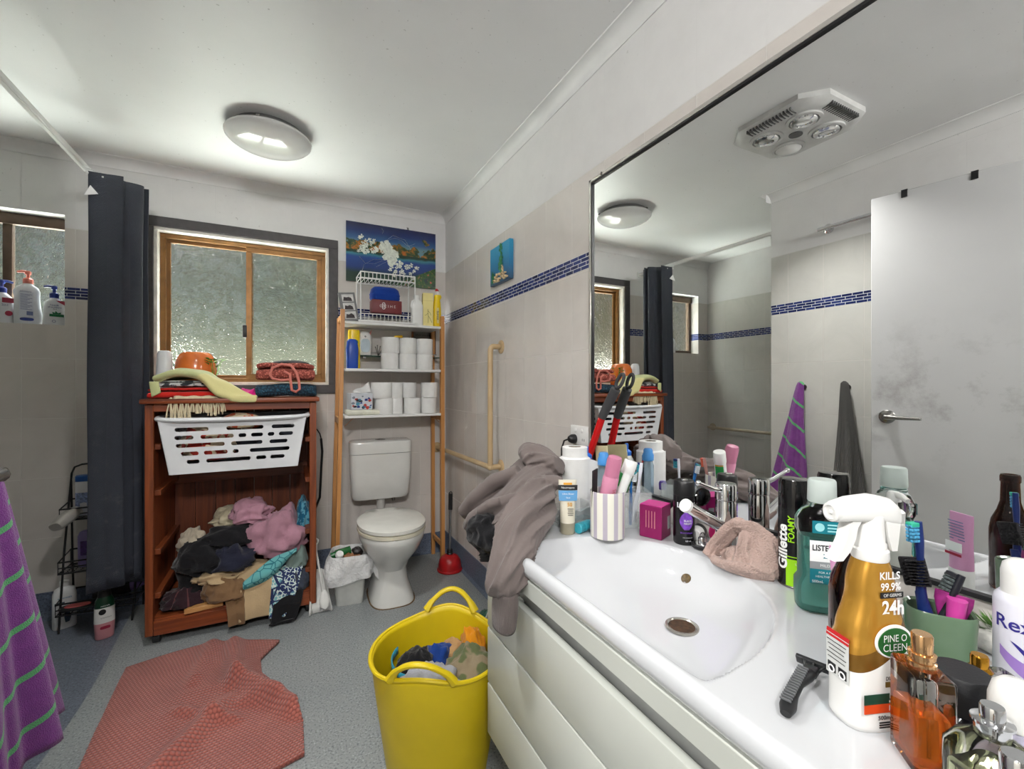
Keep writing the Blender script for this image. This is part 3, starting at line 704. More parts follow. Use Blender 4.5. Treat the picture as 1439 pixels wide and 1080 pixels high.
# ------------------------------------------------------------------ toilet, bin, brushes, plunger
wc = thing('toilet', 'white ceramic toilet with its lid down under the shelf stand', 'toilet', (0.535, 3.0, 0), math.radians(-2.5))
WCM = mat('toilet_china', (208, 208, 204), 0.10, var=0.03, vs=5, coat=0.3)
b = MB()
b.loft([(0.0, 0.118, 0.175, 3.2, 0, -0.465), (0.03, 0.114, 0.17, 3, 0, -0.460), (0.10, 0.092, 0.15, 2.6, 0, -0.44), (0.17, 0.088, 0.15, 2.4, 0, -0.435), (0.22, 0.108, 0.175, 2.2, 0, -0.45), (0.29, 0.150, 0.222, 2.1, 0, -0.48), (0.35, 0.172, 0.240, 2.1, 0, -0.495), (0.375, 0.176, 0.243, 2.1, 0, -0.497), (0.385, 0.172, 0.238, 2.1, 0, -0.497)], 48)
b.loft([(0.0, 0.09, 0.13, 3, 0, -0.20), (0.2, 0.085, 0.13, 3, 0, -0.20), (0.36, 0.11, 0.14, 3.5, 0, -0.21), (0.384, 0.11, 0.14, 3.5, 0, -0.21)], 30)
part('bowl', b, WCM, wc)
def oval(z0, z1, k): return [(z0, 0.176*k, 0.238*k, 2.15, 0, -0.497), (z0+0.004, 0.181*k, 0.243*k, 2.15, 0, -0.497), (z1-0.004, 0.181*k, 0.243*k, 2.15, 0, -0.497), (z1, 0.172*k, 0.232*k, 2.15, 0, -0.497)]
part('base_sealant', MB().loft([(0.0005, 0.124, 0.181, 3.2, 0, -0.465), (0.003, 0.121, 0.178, 3.2, 0, -0.465)], 44), mat('stained_sealant', (104, 82, 56), 0.7, var=0.2, vs=30), wc)
part('seat', MB().loft(oval(0.386, 0.408, 1.0), 48), mat('seat_cream', (208, 203, 184), 0.2, var=0.04, coat=0.2), wc)
ld = MB().loft(oval(0.410, 0.434, 1.0)+[(0.438, 0.10, 0.14, 2.15, 0, -0.497)], 48)
ld.v = [Vector((v.x, min(v.y, -0.285), v.z)) for v in ld.v]
part('lid', ld, mat('lid_white', (216, 215, 208), 0.16, var=0.02, coat=0.3), wc)
part('hinge', MB().box((-0.07, -0.275, 0.412), (0.03, 0.03, 0.03), 0.006).box((0.07, -0.275, 0.412), (0.03, 0.03, 0.03), 0.006), WHT, wc)
part('cistern', MB().loft([(0.452, 0.168, 0.066, 5, 0, -0.045), (0.475, 0.180, 0.074, 5, 0, -0.05), (0.62, 0.188, 0.083, 6, 0, -0.055), (0.742, 0.191, 0.087, 6, 0, -0.057)], 48), WCM, wc)
cl = part('cistern_lid', MB().loft([(0.745, 0.192, 0.088, 6, 0, -0.057), (0.805, 0.193, 0.089, 6, 0, -0.057), (0.818, 0.189, 0.085, 6, 0, -0.057), (0.824, 0.178, 0.074, 5, 0, -0.057)], 48), WCM, wc)
part('flush_button', MB().at((0, -0.06, 0.8235)).lathe([(0.032, 0), (0.032, 0.004), (0.026, 0.007)], 24), M_CHRD, cl)
part('flush_pipe', MB().tube([(0, -0.075, 0.46), (0, -0.075, 0.38)], 0.026, 16), mat('pipe_grey', (170, 168, 164), 0.4), wc)
part('cistern_valve', MB().tube([(0.085, -0.05, 0.455), (0.085, -0.05, 0.42)], 0.011, 10).tube([(0.085, -0.05, 0.425), (0.085, 0.0, 0.425)], 0.006, 8), M_CHRD, wc)
# waste bin with liner
LINER = base('bin_liner'); m, t, p = LINER; p.inputs['Base Color'].default_value = lin((232, 232, 232)); p.inputs['Roughness'].default_value = 0.3
p.inputs['Alpha'].default_value = 0.72; t.l.new(t.bump(t.noise(28, 4, t.coord(), 0.6), 0.02), p.inputs['Normal']); LINER = m
bn = thing('waste_bin', 'white square waste bin with a plastic liner beside the toilet', 'bin', (0.302, 2.572, 0), math.radians(-8))
bb = MB().loft([(0, 0.068, 0.068, 7), (0.004, 0.07, 0.07, 7), (0.245, 0.088, 0.088, 7), (0.245, 0.084, 0.084, 7), (0.01, 0.066, 0.066, 7)], 40)
part('bin_body', bb, mat('bin_white', (196, 198, 194), 0.5, var=0.06), bn)
def liner(u, v):
    a = 2*PI*u; w = noise.noise(Vector((3*math.cos(a), 3*math.sin(a), v*3)))
    if v < 0.35: k = 0.070+0.022*(v/0.35); z = 0.10+0.165*(v/0.35)
    else: q = (v-0.35)/0.65; k = 0.092+0.030*math.sin(q*PI*0.6)+0.018*w*q; z = 0.272-0.115*q**1.3+0.028*w*(1-abs(2*q-1))-0.03*q*max(0, math.cos(a+2.4))
    p_ = 5; ca, sa = math.cos(a), math.sin(a); s_ = (abs(ca)**p_+abs(sa)**p_)**(-1/p_)
    return (k*ca*s_*(1+0.05*w), k*sa*s_*(1+0.05*w), z)
part('bin_liner', MB().grid(liner, 72, 26), LINER, bn, sharp=180)
part('liner_tail', MB().grid(lambda u, v: (0.105+0.055*v+0.01*math.sin(6*u), -0.06-0.03*u+0.012*math.sin(5*v), 0.225-0.075*v-0.04*u*v+0.01*math.sin(9*u*v)), 8, 8), LINER, bn, sharp=180)
solo('green_bottle', MB().tube([(-0.045, 0.0, 0), (0.03, 0.01, 0.008)], 0.023, 16).tube([(-0.07, -0.002, -0.003), (-0.045, 0, 0)], [0.014, 0.018], 12), mat('green_plastic', (24, 92, 44), 0.25), 'green bottle lying on top of the rubbish in the bin', 'bottle', (0.275, 2.56, 0.262))
solo('round_tub_lid', MB().at((0, 0, 0), (0.7, 0, 0.4)).lathe([(0.02, -0.008), (0.022, 0), (0.018, 0.010)], 18), WHT, 'round white lid on top of the rubbish in the bin', 'lid', (0.243, 2.505, 0.278))
cr = MB(); crumple(cr, (0, 0, 0), (0.05, 0.04, 0.03), 3.3, 0.35, 2.6, 26, 0.8); solo('crumpled_carton', cr, mat('cardboard_brown', (150, 104, 72), 0.8), 'crumpled brown carton in the waste bin', 'carton', (0.30, 2.52, 0.238))
cr = MB(); crumple(cr, (0, 0, 0), (0.028, 0.028, 0.03), 7.3, 0.3, 2.6, 22, 0.8); solo('black_wrapper', cr, mat('wrapper_black', (34, 28, 28), 0.4), 'small crumpled black wrapper in the waste bin', 'wrapper', (0.338, 2.545, 0.262))
# dustpan and brush
dp = thing('dustpan', 'white dustpan standing on its edge against the wooden chest', 'dustpan', (0.150, 2.470, 0.0), math.radians(5))
def pan(u, v):
    w = 0.058*(1-v)+0.030*v; x = (u-0.5)*2*w
    return (x, 0.020+0.10*v-(0.018 if abs(u-0.5) > 0.42 else 0), 0.004+0.185*v)
o = part('pan', MB().grid(pan, 14, 8), mat('dustpan_white', (206, 206, 202), 0.4, alpha=1), dp, sharp=30); solid(o, 0.003)
br = thing('hand_brush', 'white hand brush with a hooked handle leaning in the white dustpan', 'brush', (0.150, 2.470, 0.0), math.radians(5))
bh = MB().tube([(0.018, 0.028, 0.075), (0.012, 0.045, 0.13), (0.0, 0.066, 0.22), (-0.012, 0.078, 0.30), (-0.013, 0.082, 0.345)], [0.012, 0.010, 0.0085, 0.009, 0.010], 12, flat=0.7)
bh.tube([(-0.013+0.011*math.cos(a), 0.083, 0.351+0.014*math.sin(a)) for a in [2*PI*k/14 for k in range(14)]], 0.005, 8, closed=True)
part('brush_handle', bh, WHTG, br)
part('brush_head', MB().loft([(-0.045, 0.005, 0.008, 2), (-0.035, 0.020, 0.010, 2.4), (0.0, 0.026, 0.011, 2.6), (0.035, 0.016, 0.010, 2.3), (0.048, 0.008, 0.008, 2)], 20), WHTG, br).matrix_local = Matrix.Translation((0.02, 0.018, 0.062)) @ Matrix.Rotation(-0.35, 4, 'X')
bz = MB(); rr = random.Random(2)
for k in range(90):
    x = 0.02+0.048*(rr.random()-0.5); z0_ = 0.028+0.030*rr.random(); bz.tube([(x, 0.016, z0_+0.006), (x*1.12, 0.006, z0_-0.022)], 0.0012, 3)
o = part('bristles', bz, mat('bristle_grey', (190, 190, 190), 0.7), br)
# plunger
pl = thing('toilet_plunger', 'red rubber plunger with a metal handle beside the shelf stand', 'plunger', (0.918, 2.69, 0))
part('rubber_cup', MB().lathe([(0.074, 0.0), (0.080, 0.003), (0.080, 0.010), (0.073, 0.016), (0.072, 0.040), (0.066, 0.068), (0.052, 0.088), (0.030, 0.100), (0.022, 0.103)], 36), mat('red_rubber', (168, 22, 26), 0.35, var=0.08), pl)
part('collar', MB().lathe([(0.020, 0.10), (0.022, 0.106), (0.018, 0.114), (0.020, 0.120), (0.016, 0.132)], 20), M_BLK, pl)
part('handle', MB().tube([(0, 0, 0.12), (0.004, 0, 0.42)], 0.008, 12), mat('brushed_steel', (150, 150, 152), 0.3, 0.9), pl)
gpz = MB().tube([(0.004, 0, 0.385), (0.0055, 0, 0.485)], 0.0135, 14)
gpz.tube([(0.0055, -0.008+0.0*k, 0.485) if False else (0.0055+0.009*math.cos(a), 0, 0.488+0.009*math.sin(a)) for a in [2*PI*k/12 for k in range(12)]], 0.003, 6, closed=True)
part('grip', gpz, M_BLK, pl)
# toilet roll holder under the hoodie
th_ = thing('toilet_roll_dispenser', 'white wall mounted toilet roll dispenser half hidden by the grey hoodie', 'dispenser', (XR, 2.02, 0.545))
part('dispenser_body', MB().at((0, 0, 0), (0, -PI/2, 0)).lathe([(0.12, 0), (0.122, 0.02), (0.120, 0.09), (0.105, 0.115), (0.07, 0.125)], 36), WHTG, th_)
part('dispenser_mouth', MB().box((-0.06, 0.02, -0.125), (0.10, 0.09, 0.03), 0.01), WHT, th_)
# ------------------------------------------------------------------ bath mat, tub of laundry
m, t, p = base('coral_bobble'); uv = t.coord('UV'); s = t.sep(uv); g = t.coord()
bx = t.math('MULTIPLY', s[0], 46); by = t.math('MULTIPLY', s[1], 74)
off = t.math('MULTIPLY', t.math('FRACT', t.math('MULTIPLY', t.math('FLOOR', by), 0.5)), 1.0)
fx = t.math('SUBTRACT', t.math('FRACT', t.math('ADD', bx, off)), 0.5); fy_ = t.math('SUBTRACT', t.math('FRACT', by), 0.5)
rd = t.math('SQRT', t.math('ADD', t.math('MULTIPLY', fx, fx), t.math('MULTIPLY', fy_, fy_)))
hh = t.math('SUBTRACT', 1.0, t.math('MULTIPLY', rd, 1.5))
cc_ = t.mix(t.noise(7, 4, g), lin((148, 78, 68)), lin((184, 106, 92)))
t.l.new(t.mix(t.ramp(hh, (0.0, (0, 0, 0, 1)), (0.6, (1, 1, 1, 1))), lin((110, 52, 44)), cc_), p.inputs['Base Color'])
p.inputs['Roughness'].default_value = 0.9; p.inputs['Sheen Weight'].default_value = 0.2
t.l.new(t.bump(hh, 0.006), p.inputs['Normal']); M_CORAL = m
def matf(u, v):
    # u across (left to right), v from the far edge towards the camera
    L = [(-0.598, 2.352), (-0.59, 2.16), (-0.58, 1.97), (-0.568, 1.78), (-0.555, 1.58), (-0.545, 1.40)]
    R = [(-0.035, 2.278), (-0.105, 2.165), (-0.095, 2.055), (0.0, 1.86), (0.046, 1.70), (0.046, 1.545)]
    k = v*5; i = min(4, int(k)); f = k-i
    lx = L[i][0]+(L[i+1][0]-L[i][0])*f; ly = L[i][1]+(L[i+1][1]-L[i][1])*f
    rx = R[i][0]+(R[i+1][0]-R[i][0])*f; ry = R[i][1]+(R[i+1][1]-R[i][1])*f
    x = lx+(rx-lx)*u; y = ly+(ry-ly)*u+0.075*math.sin(u*PI)*(1-v)**2
    z = 0.006
    def rdg(px_, py_, qx, qy, hgt, wd):
        dx, dy = qx-px_, qy-py_; L_ = math.hypot(dx, dy); s_ = ((x-px_)*dx+(y-py_)*dy)/L_/L_; d = ((x-px_)*dy-(y-py_)*dx)/L_
        e = max(0.0, min(1.0, (s_+0.12)/0.2))*max(0.0, min(1.0, (1.12-s_)/0.2))
        return hgt*math.exp(-(d/wd)**2)*e
    z += rdg(-0.22, 2.36, -0.185, 2.02, 0.040, 0.030)+rdg(-0.19, 2.06, 0.035, 1.74, 0.055, 0.034)+rdg(-0.20, 1.92, -0.42, 1.56, 0.034, 0.035)+rdg(-0.155, 1.90, -0.02, 1.84, 0.014, 0.03)
    z += rdg(-0.30, 2.40, -0.33, 2.10, 0.022, 0.03)+rdg(-0.36, 1.95, -0.16, 1.80, 0.018, 0.02)
    z += 0.006*(noise.noise(Vector((x*7, y*7, 2)))+0.5)
    return (x, y, max(0.006, z))
o = mesh_obj('bath_mat', MB().grid(matf, 100, 120), M_CORAL, None, 180); solid(o, 0.012, 0.0)
tag(o, 'rumpled coral pink bobble bath mat on the grey floor', 'bath mat')
YEL = mat('yellow_rubber', (210, 184, 18), 0.42, var=0.05, vs=5, sss=0)
tb = thing('flexible_tub', 'yellow rubber laundry tub with two loop handles beside the vanity', 'tub', (0.415, 1.325, 0))
bt = MB()
def tubf(u, v):
    a = 2*PI*u; n = 1+0.10*(abs(math.sin(a))**6)*0
    z = 0.368*v; r = 0.148+0.052*v**0.9
    lift = 0.030*(math.cos(a-1.03)**2)**4 if v > 0.8 else 0
    return (r*math.cos(a), r*math.sin(a), z+lift*(v-0.8)/0.2 if v > 0.8 else z)
o = part('tub_wall', bt.grid(tubf, 96, 26), YEL, tb, sharp=180); solid(o, 0.006, -1)
part('tub_base', MB().lathe([(0.148, 0), (0.150, 0.006), (0.14, 0.008)], 48), YEL, tb)
rim = [(tubf(k/96, 1.0)) for k in range(96)]
part('rim', MB().tube([(q[0]*1.006, q[1]*1.006, q[2]) for q in rim], 0.0062, 8, closed=True), YEL, tb)
for a0 in (1.03, 1.03+PI):
    hp = []
    for k in range(21):
        q = k/20; rz = math.sin(q*PI); w_ = 0.36*(2*q-1); w_ = w_*(1+0.22*(abs(2*q-1)**6)); r = 0.202+0.014*rz
        hp.append((r*math.cos(a0+w_), r*math.sin(a0+w_), 0.386+0.062*rz**0.55))
    part('loop_handle', MB().tube(hp, [0.017, 0.013]+[0.0105]*17+[0.013, 0.017], 10, flat=0.75), YEL, tb)
def lump(name, c, r, seed, m, lab, cat, amp=0.28, fr=2.2, flat=0.4, n=44, rz=0, group=None):
    b = MB(); crumple(b, (0, 0, 0), r, seed, amp, fr, n, flat)
    return solo(name, b, m, lab, cat, c, rz, group, sharp=180)
C_BLK = cloth('black_cloth', (22, 22, 25)); C_GRY = cloth('light_grey_cloth', (158, 160, 166)); C_CAM = cloth('camouflage_cloth', (136, 122, 98), (88, 96, 62), blot=14)
C_BLU = cloth('blue_cloth', (24, 58, 128)); C_TAN = cloth('tan_cloth', (172, 136, 92)); C_ORG = cloth('orange_cloth', (214, 138, 20)); C_WBAND = cloth('teal_band', (38, 128, 150))
lump('black_trousers', (0.415, 1.320, 0.16), (0.15, 0.15, 0.10), 1.1, C_BLK, 'black garment at the bottom of the yellow tub', 'clothes', 0.12, 2)
bx_ = lump('black_briefs', (0.363, 1.390, 0.275), (0.062, 0.058, 0.062), 2.2, C_BLK, 'black underpants with a teal waistband in the yellow tub', 'underpants', 0.25, 2)
wb = MB(); wb.grid(lambda u, v: (-0.028+0.05*math.cos(2.0+2.4*u), -0.012+0.058*math.sin(2.0+2.4*u), 0.042-0.03*u+0.022*v), 18, 2)
o = part('waistband', wb, C_WBAND, bx_, label='teal elastic waistband'); solid(o, 0.004)
lump('grey_shirt', (0.363, 1.255, 0.290), (0.088, 0.078, 0.066), 3.7, C_GRY, 'pale grey shirt in the front of the yellow tub', 'shirt', 0.32, 2.4)
lump('camouflage_shorts', (0.508, 1.295, 0.275), (0.088, 0.085, 0.060), 5.9, C_CAM, 'olive and tan camouflage shorts in the yellow tub', 'shorts', 0.36, 2.6)
lump('blue_shirt', (0.435, 1.415, 0.27), (0.055, 0.045, 0.055), 8.1, C_BLU, 'royal blue garment at the back of the yellow tub', 'clothes', 0.25, 2)
lump('tan_shirt', (0.498, 1.425, 0.262), (0.055, 0.05, 0.05), 9.4, C_TAN, 'tan garment at the back of the yellow tub', 'clothes', 0.25, 2)
lump('orange_shirt', (0.548, 1.375, 0.300), (0.038, 0.05, 0.065), 4.2, C_ORG, 'orange garment bunched by the vanity side of the yellow tub', 'clothes', 0.3, 2.2)
gbag = MB(); crumple(gbag, (0, 0, 0), (0.085, 0.10, 0.15), 6.6, 0.2, 2, 40, 0.9)
o = solo('green_bag', gbag, mat('dark_green_plastic', (34, 76, 60), 0.35, var=0.1), 'dark green plastic bag on the floor between the tub and the wall', 'bag', (0.73, 1.60, 0.14), sharp=180)
solo('white_stick', MB().tube([(0, 0, 0), (0.05, -0.05, 0.16)], 0.004, 6), WHT, 'thin white stick leaning by the dark green bag', 'stick', (0.62, 1.55, 0.19))
# ------------------------------------------------------------------ wooden drawer chest without its drawers
def wood(name, c0, c1, axis, rough=0.42, sc=6, var=1.0):
    m, t, p = base(name); s = t.sep(t.coord())
    k = [2.0, 2.0, 2.0]; k = [40 if i != axis else 2.2 for i in range(3)]
    v = t.comb(t.math('MULTIPLY', s[0], k[0]), t.math('MULTIPLY', s[1], k[1]), t.math('MULTIPLY', s[2], k[2]))
    n = t.noise(1.0*sc/6, 5, v, 0.6, 0.8); kn = t.noise(0.35, 2, v)
    col = t.mix(t.ramp(n, (0.32, (0, 0, 0, 1)), (0.68, (1, 1, 1, 1))), lin(c0), lin(c1))
    col = t.mix(t.ramp(kn, (0.62, (0, 0, 0, 1)), (0.70, (0.7, 0.7, 0.7, 1))), col, tuple(x*0.45 for x in lin(c0)[:3])+(1,))
    t.l.new(col, p.inputs['Base Color']); p.inputs['Roughness'].default_value = rough
    t.l.new(t.bump(n, 0.0006), p.inputs['Normal'])
    return m
WZ = wood('red_pine_upright', (98, 46, 22), (142, 72, 34), 2); WX = wood('red_pine_across', (98, 44, 22), (142, 70, 33), 0); WY = wood('red_pine_deep', (94, 44, 22), (134, 68, 33), 1)
WBACK = wood('red_pine_planks', (88, 40, 20), (128, 64, 32), 2, 0.5)
CX0, CX1, CY0, CY1, CZ1 = -0.572, 0.130, 2.50, 2.95, 1.115
ch = thing('chest_of_drawers', 'red stained pine chest with its drawers missing, under the large window', 'chest of drawers', ((CX0+CX1)/2, CY0, 0))
cw = (CX1-CX0)/2; dd = CY1-CY0
for s in (-1, 1):
    o = part('side_panel', MB().box((s*(cw-0.014), dd/2, 0.57), (0.028, dd, 1.04), 0.003, 1), WZ, ch)
    part('front_stile', MB().box((s*(cw-0.016), 0.011, 0.57), (0.032, 0.026, 1.04), 0.003, 1), WZ, ch)
    for z in (0.215, 0.415, 0.685, 0.895):
        part('drawer_runner', MB().box((s*(cw-0.038), 0.235, z), (0.026, 0.40, 0.026), 0.002, 1), WY, ch)
part('top_board', MB().box((0, dd/2-0.012, 1.104), (2*cw+0.028, dd+0.03, 0.022), 0.005, 2), WX, ch)
part('top_rail', MB().box((0, 0.012, 1.075), (2*cw-0.06, 0.022, 0.036), 0.002, 1), WX, ch)
for k in range(7):
    pk = part('back_plank', MB().box((-cw+0.028+(2*cw-0.056)*(k+0.5)/7, dd-0.008, 0.60), ((2*cw-0.056)/7-0.003, 0.012, 0.96)), WBACK, ch)
part('back_rail', MB().box((0, dd-0.024, 0.685), (2*cw-0.056, 0.02, 0.07), 0.002, 1), WX, ch)
nb = MB()
for k in range(6): nb.ball((-0.22+0.09*k, dd-0.036, 0.69+0.012*(k % 2)), 0.004, 8)
part('bottom_board', MB().box((0, dd/2, 0.112), (2*cw-0.056, dd-0.02, 0.018), 0.002, 1), WX, ch)
part('bottom_rail', MB().box((0, 0.012, 0.080), (2*cw-0.06, 0.024, 0.065), 0.003, 1), WX, ch)
for sx in (-1, 1):
    for yy in (0.045, dd-0.05):
        cs = part('castor', MB().at((sx*(cw-0.035), yy, 0.025), (0, PI/2, 0)).lathe([(0.018, -0.016), (0.024, -0.013), (0.025, 0), (0.024, 0.013), (0.018, 0.016)], 20), M_BLK, ch)
        part('castor_fork', MB().box((sx*(cw-0.035), yy+0.012, 0.045), (0.044, 0.028, 0.014), 0.004), M_BLK, cs)
# white laundry basket pushed into the chest
BK = mat('basket_white', (214, 216, 218), 0.42, var=0.05, vs=6)
SL = [(0.165, (300, 515), (635, 893), (955, 1123)), (0.315, (290, 410), (458, 683), (718, 772), (808, 893), (930, 978), (1014, 1120)), (0.465, (290, 618), (665, 893), (948, 1085)), (0.62, (313, 432), (470, 637), (676, 718), (802, 1110)), (0.775, (344, 432), (482, 808), (853, 930), (965, 1078))]
bk = thing('laundry_basket', 'white slotted plastic laundry basket pushed into the upper part of the wooden chest', 'laundry basket', (-0.2185, 2.45, 0.770), 0)
def slotted(b, P, rows, off, s0=0.0, s1=1.0):
    "panel P(s,t) t from the rim down, 3 mm thick, with long rounded slots"
    hs = 0.037; off = Vector(off)
    def slab(ring):
        n = len(ring); b.add([tuple(q) for q in ring]+[tuple(Vector(q)+off) for q in ring], [tuple(range(n)), tuple(range(2*n-1, n-1, -1))]+[(i, i+n, (i+1) % n+n, (i+1) % n) for i in range(n)])
    def quad(sa, sb, ta, tb_):
        if sb-sa > 1e-4: slab([P(sa, ta), P(sb, ta), P(sb, tb_), P(sa, tb_)])
    prev = 0.0
    for r in rows:
        ta, tb_ = r[0]-hs, r[0]+hs; quad(s0, s1, prev, ta); x = s0
        for a, c in r[1:]:
            quad(x, a, ta, tb_); x = c
            for q, sg in ((a, 1), (c, -1)):
                e_ = 0.010*sg
                for tt, t2 in ((ta, ta+hs*0.5), (tb_, tb_-hs*0.5)): slab([P(q, tt), P(q+e_, tt), P(q, t2)])
        quad(x, s1, ta, tb_); prev = tb_
    quad(s0, s1, prev, 1.0)
rows = [(r[0],)+tuple(((a-205)/1000, (c-205)/1000) for a, c in r[1:]) for r in SL]
W0, W1_, D0, D1, BH = 0.300, 0.262, 0.40, 0.355, 0.245
def PF(s, t_): w_ = W0+(W1_-W0)*t_; return ((s*2-1)*w_, 0.012+0.018*t_, BH*(1-t_))
def PBk(s, t_): w_ = W0+(W1_-W0)*t_; return ((s*2-1)*w_, D0-0.018*t_, BH*(1-t_))
def PSd(sg): return lambda s, t_: (sg*(W0+(W1_-W0)*t_), 0.012+0.018*t_+(D0-0.012-0.036*t_)*s, BH*(1-t_))
b = MB(); slotted(b, PF, rows, (0, 0.003, 0)); o = part('front_wall', b, BK, bk, sharp=3)
b = MB(); slotted(b, PBk, rows, (0, -0.003, 0)); o = part('back_wall', b, BK, bk, sharp=3)
rs_ = [(r[0],)+((0.12, 0.42), (0.56, 0.88)) for r in SL]
for sg in (-1, 1): b = MB(); slotted(b, PSd(sg), rs_, (-0.003*sg, 0, 0)); o = part('side_wall', b, BK, bk, sharp=3)
part('basket_floor', MB().box((0, 0.205, 0.003), (2*W1_, D1-0.01, 0.005)), BK, bk)
rp = []
for k in range(64):
    a = 2*PI*k/64; ca, sa = math.cos(a), math.sin(a); s_ = (abs(ca)**7+abs(sa)**7)**(-1/7)
    rp.append((0.312*ca*s_, 0.204+0.205*sa*s_, BH+0.002+0.012*(abs(ca)**3)))
part('rim', MB().tube(rp, 0.0145, 10, closed=True, flat=0.75), BK, bk)
# clothes inside the basket
def mixcloth(name, c, c2, sc): return cloth(name, c, c2, blot=sc)
lump('dark_clothes', (-0.10, 2.655, 0.865), (0.155, 0.155, 0.13), 2.9, cloth('charcoal_cloth', (38, 42, 50)), 'dark clothes heaped on the right in the white laundry basket', 'clothes', 0.15, 2.4)
lump('patterned_clothes', (-0.345, 2.645, 0.860), (0.125, 0.150, 0.13), 5.5, mixcloth('red_cream_print', (170, 52, 40), (206, 188, 160), 16), 'red and cream patterned clothes on the left in the white laundry basket', 'clothes', 0.16, 2.4)
lump('striped_scarf', (-0.20, 2.555, 0.985), (0.085, 0.055, 0.055), 7.4, mixcloth('orange_cream_print', (206, 190, 160), (192, 84, 48), 22), 'orange and cream striped cloth poking over the basket rim', 'clothes', 0.2, 2)
# ---- folded things on top of the chest
TZ = 1.1155
C_RED = cloth('red_towelling', (186, 34, 26)); C_CREAM = cloth('cream_cotton', (214, 200, 168)); C_GREEN = cloth('pale_green_towelling', (186, 190, 138), (200, 192, 136), blot=4)
rt = thing('red_towel', 'folded red towel with a cream fringe on the left of the chest top', 'towel', (-0.425, 2.655, TZ), 0.05)
o = part('folded_towel', serp(MB(), 0.305, 0.27, 3, 0.017, 1.5), C_RED, rt, sharp=180); solid(o, 0.013, 0, 1)
fr = MB(); rr = random.Random(3)
gb_ = MB().grid(lambda u, v: (-0.05+0.185*u, -0.14-0.018*v, 0.010-0.012*v+0.002*math.sin(20*u)), 20, 3)
o = part('fringe_band', gb_, C_CREAM, rt, sharp=180); solid(o, 0.004)
for k in range(11):
    fb_ = MB(); x = -0.058+0.195*k/10+0.006*(rr.random()-0.5); ln = 0.042+0.030*rr.random()+(0.03 if k < 4 else 0)
    for q in range(7):
        a = 2*PI*q/7; dx, dy = 0.005*math.cos(a), 0.004*math.sin(a); j = 0.006*(rr.random()-0.5)
        fb_.tube([(x+dx*0.4, -0.152, 0.004), (x+dx*0.9, -0.163+dy, -0.006), (x+dx*0.4+j, -0.167+dy, -0.018), (x+dx*1.6+j*2, -0.166+dy, -0.018-ln*0.5), (x+dx*1.8+j*3, -0.165+dy*1.5, -0.018-ln)], 0.0026, 5)
    part('tassel', fb_, C_CREAM, rt)
PRNT = cloth('black_print_cotton', (200, 204, 202), (52, 56, 60), blot=34)
o = solo('printed_cloth', serp(MB(), 0.215, 0.18, 3, 0.010, 4.2), PRNT, 'white cloth with a dark print folded between the red and pale green towels', 'cloth', (-0.435, 2.645, TZ+0.054), 0.0, sharp=180); solid(o, 0.009, 0, 1)
def gtow(u, v):
    x = -0.20+0.42*u; y = -0.115+0.20*v
    top = 0.110+0.030*math.sin(PI*min(1, u*1.7))-0.112*max(0, (u-0.50)/0.5)**1.1
    z = top*(1-0.10*abs(2*v-1)**3)-(0.012 if v < 0.02 else 0)
    z += 0.012*noise.noise(Vector((x*11, y*9, 1)))+0.010*math.sin(9*u+4*v)*u
    sm_ = max(0.0, min(1.0, (u-0.44)/0.2)); z -= 0.062*sm_*max(0.0, 1-v/0.16)*(1-0.5*max(0, u-0.6)); y -= 0.022*sm_*(1-v)
    if u > 0.5: y -= 0.055*(u-0.5)
    y -= 0.03*math.sin(PI*u)*(1-v)
    return (x, y, max(0.012, z))
gt = thing('pale_green_towel', 'pale green towel thrown over the folded cloths on the chest top', 'towel', (-0.355, 2.635, TZ))
o = part('draped_towel', MB().grid(gtow, 40, 24), C_GREEN, gt, sharp=180); solid(o, 0.034, -1, 1)
o = part('towel_corner', MB().grid(lambda u, v: (-0.205+0.035*u+0.012*v, -0.118-0.012*v-0.005*math.sin(3*u), 0.078-0.072*v*(1-0.3*u)), 6, 8), C_GREEN, gt, sharp=180); solid(o, 0.008, 0, 1)
lump('magenta_cloth', (-0.175, 2.60, TZ+0.005), (0.052, 0.055, 0.036), 3.1, cloth('magenta_cloth', (190, 22, 116)), 'small bright magenta cloth between the green towel and the teal mat', 'cloth', 0.3, 2.4)
# plain orange planter with a sprig, white jar
og = thing('orange_planter', 'round glossy orange planter behind the green towel at the window', 'planter', (-0.432, 2.825, TZ+0.0))
part('planter_pot', MB().lathe([(0.05, 0), (0.072, 0.02), (0.088, 0.08), (0.092, 0.14), (0.086, 0.19), (0.070, 0.222), (0.056, 0.232), (0.050, 0.228), (0.045, 0.20)], 36), mat('orange_glaze', (206, 108, 46), 0.22, var=0.08, coat=0.3), og)
lf = MB(); rr = random.Random(6)
for k in range(26):
    a = rr.random()*6.3; r_ = 0.015+0.03*rr.random(); c_ = (0.085+r_*math.cos(a), -0.055+r_*math.sin(a), 0.15+0.045*rr.random()); d_ = 0.014
    lf.add([c_, (c_[0]+d_*math.cos(a+0.5), c_[1]+d_*math.sin(a+0.5), c_[2]+0.01), (c_[0]+1.9*d_*math.cos(a), c_[1]+1.9*d_*math.sin(a), c_[2]+0.012), (c_[0]+d_*math.cos(a-0.5), c_[1]+d_*math.sin(a-0.5), c_[2]+0.008)], [(0, 1, 2, 3)])
    if k % 4 == 0: lf.tube([(0.085, -0.055, 0.08), c_], 0.0012, 4)
part('leaves', lf, mat('sprig_green', (96, 150, 48), 0.5, var=0.2, vs=60), og)
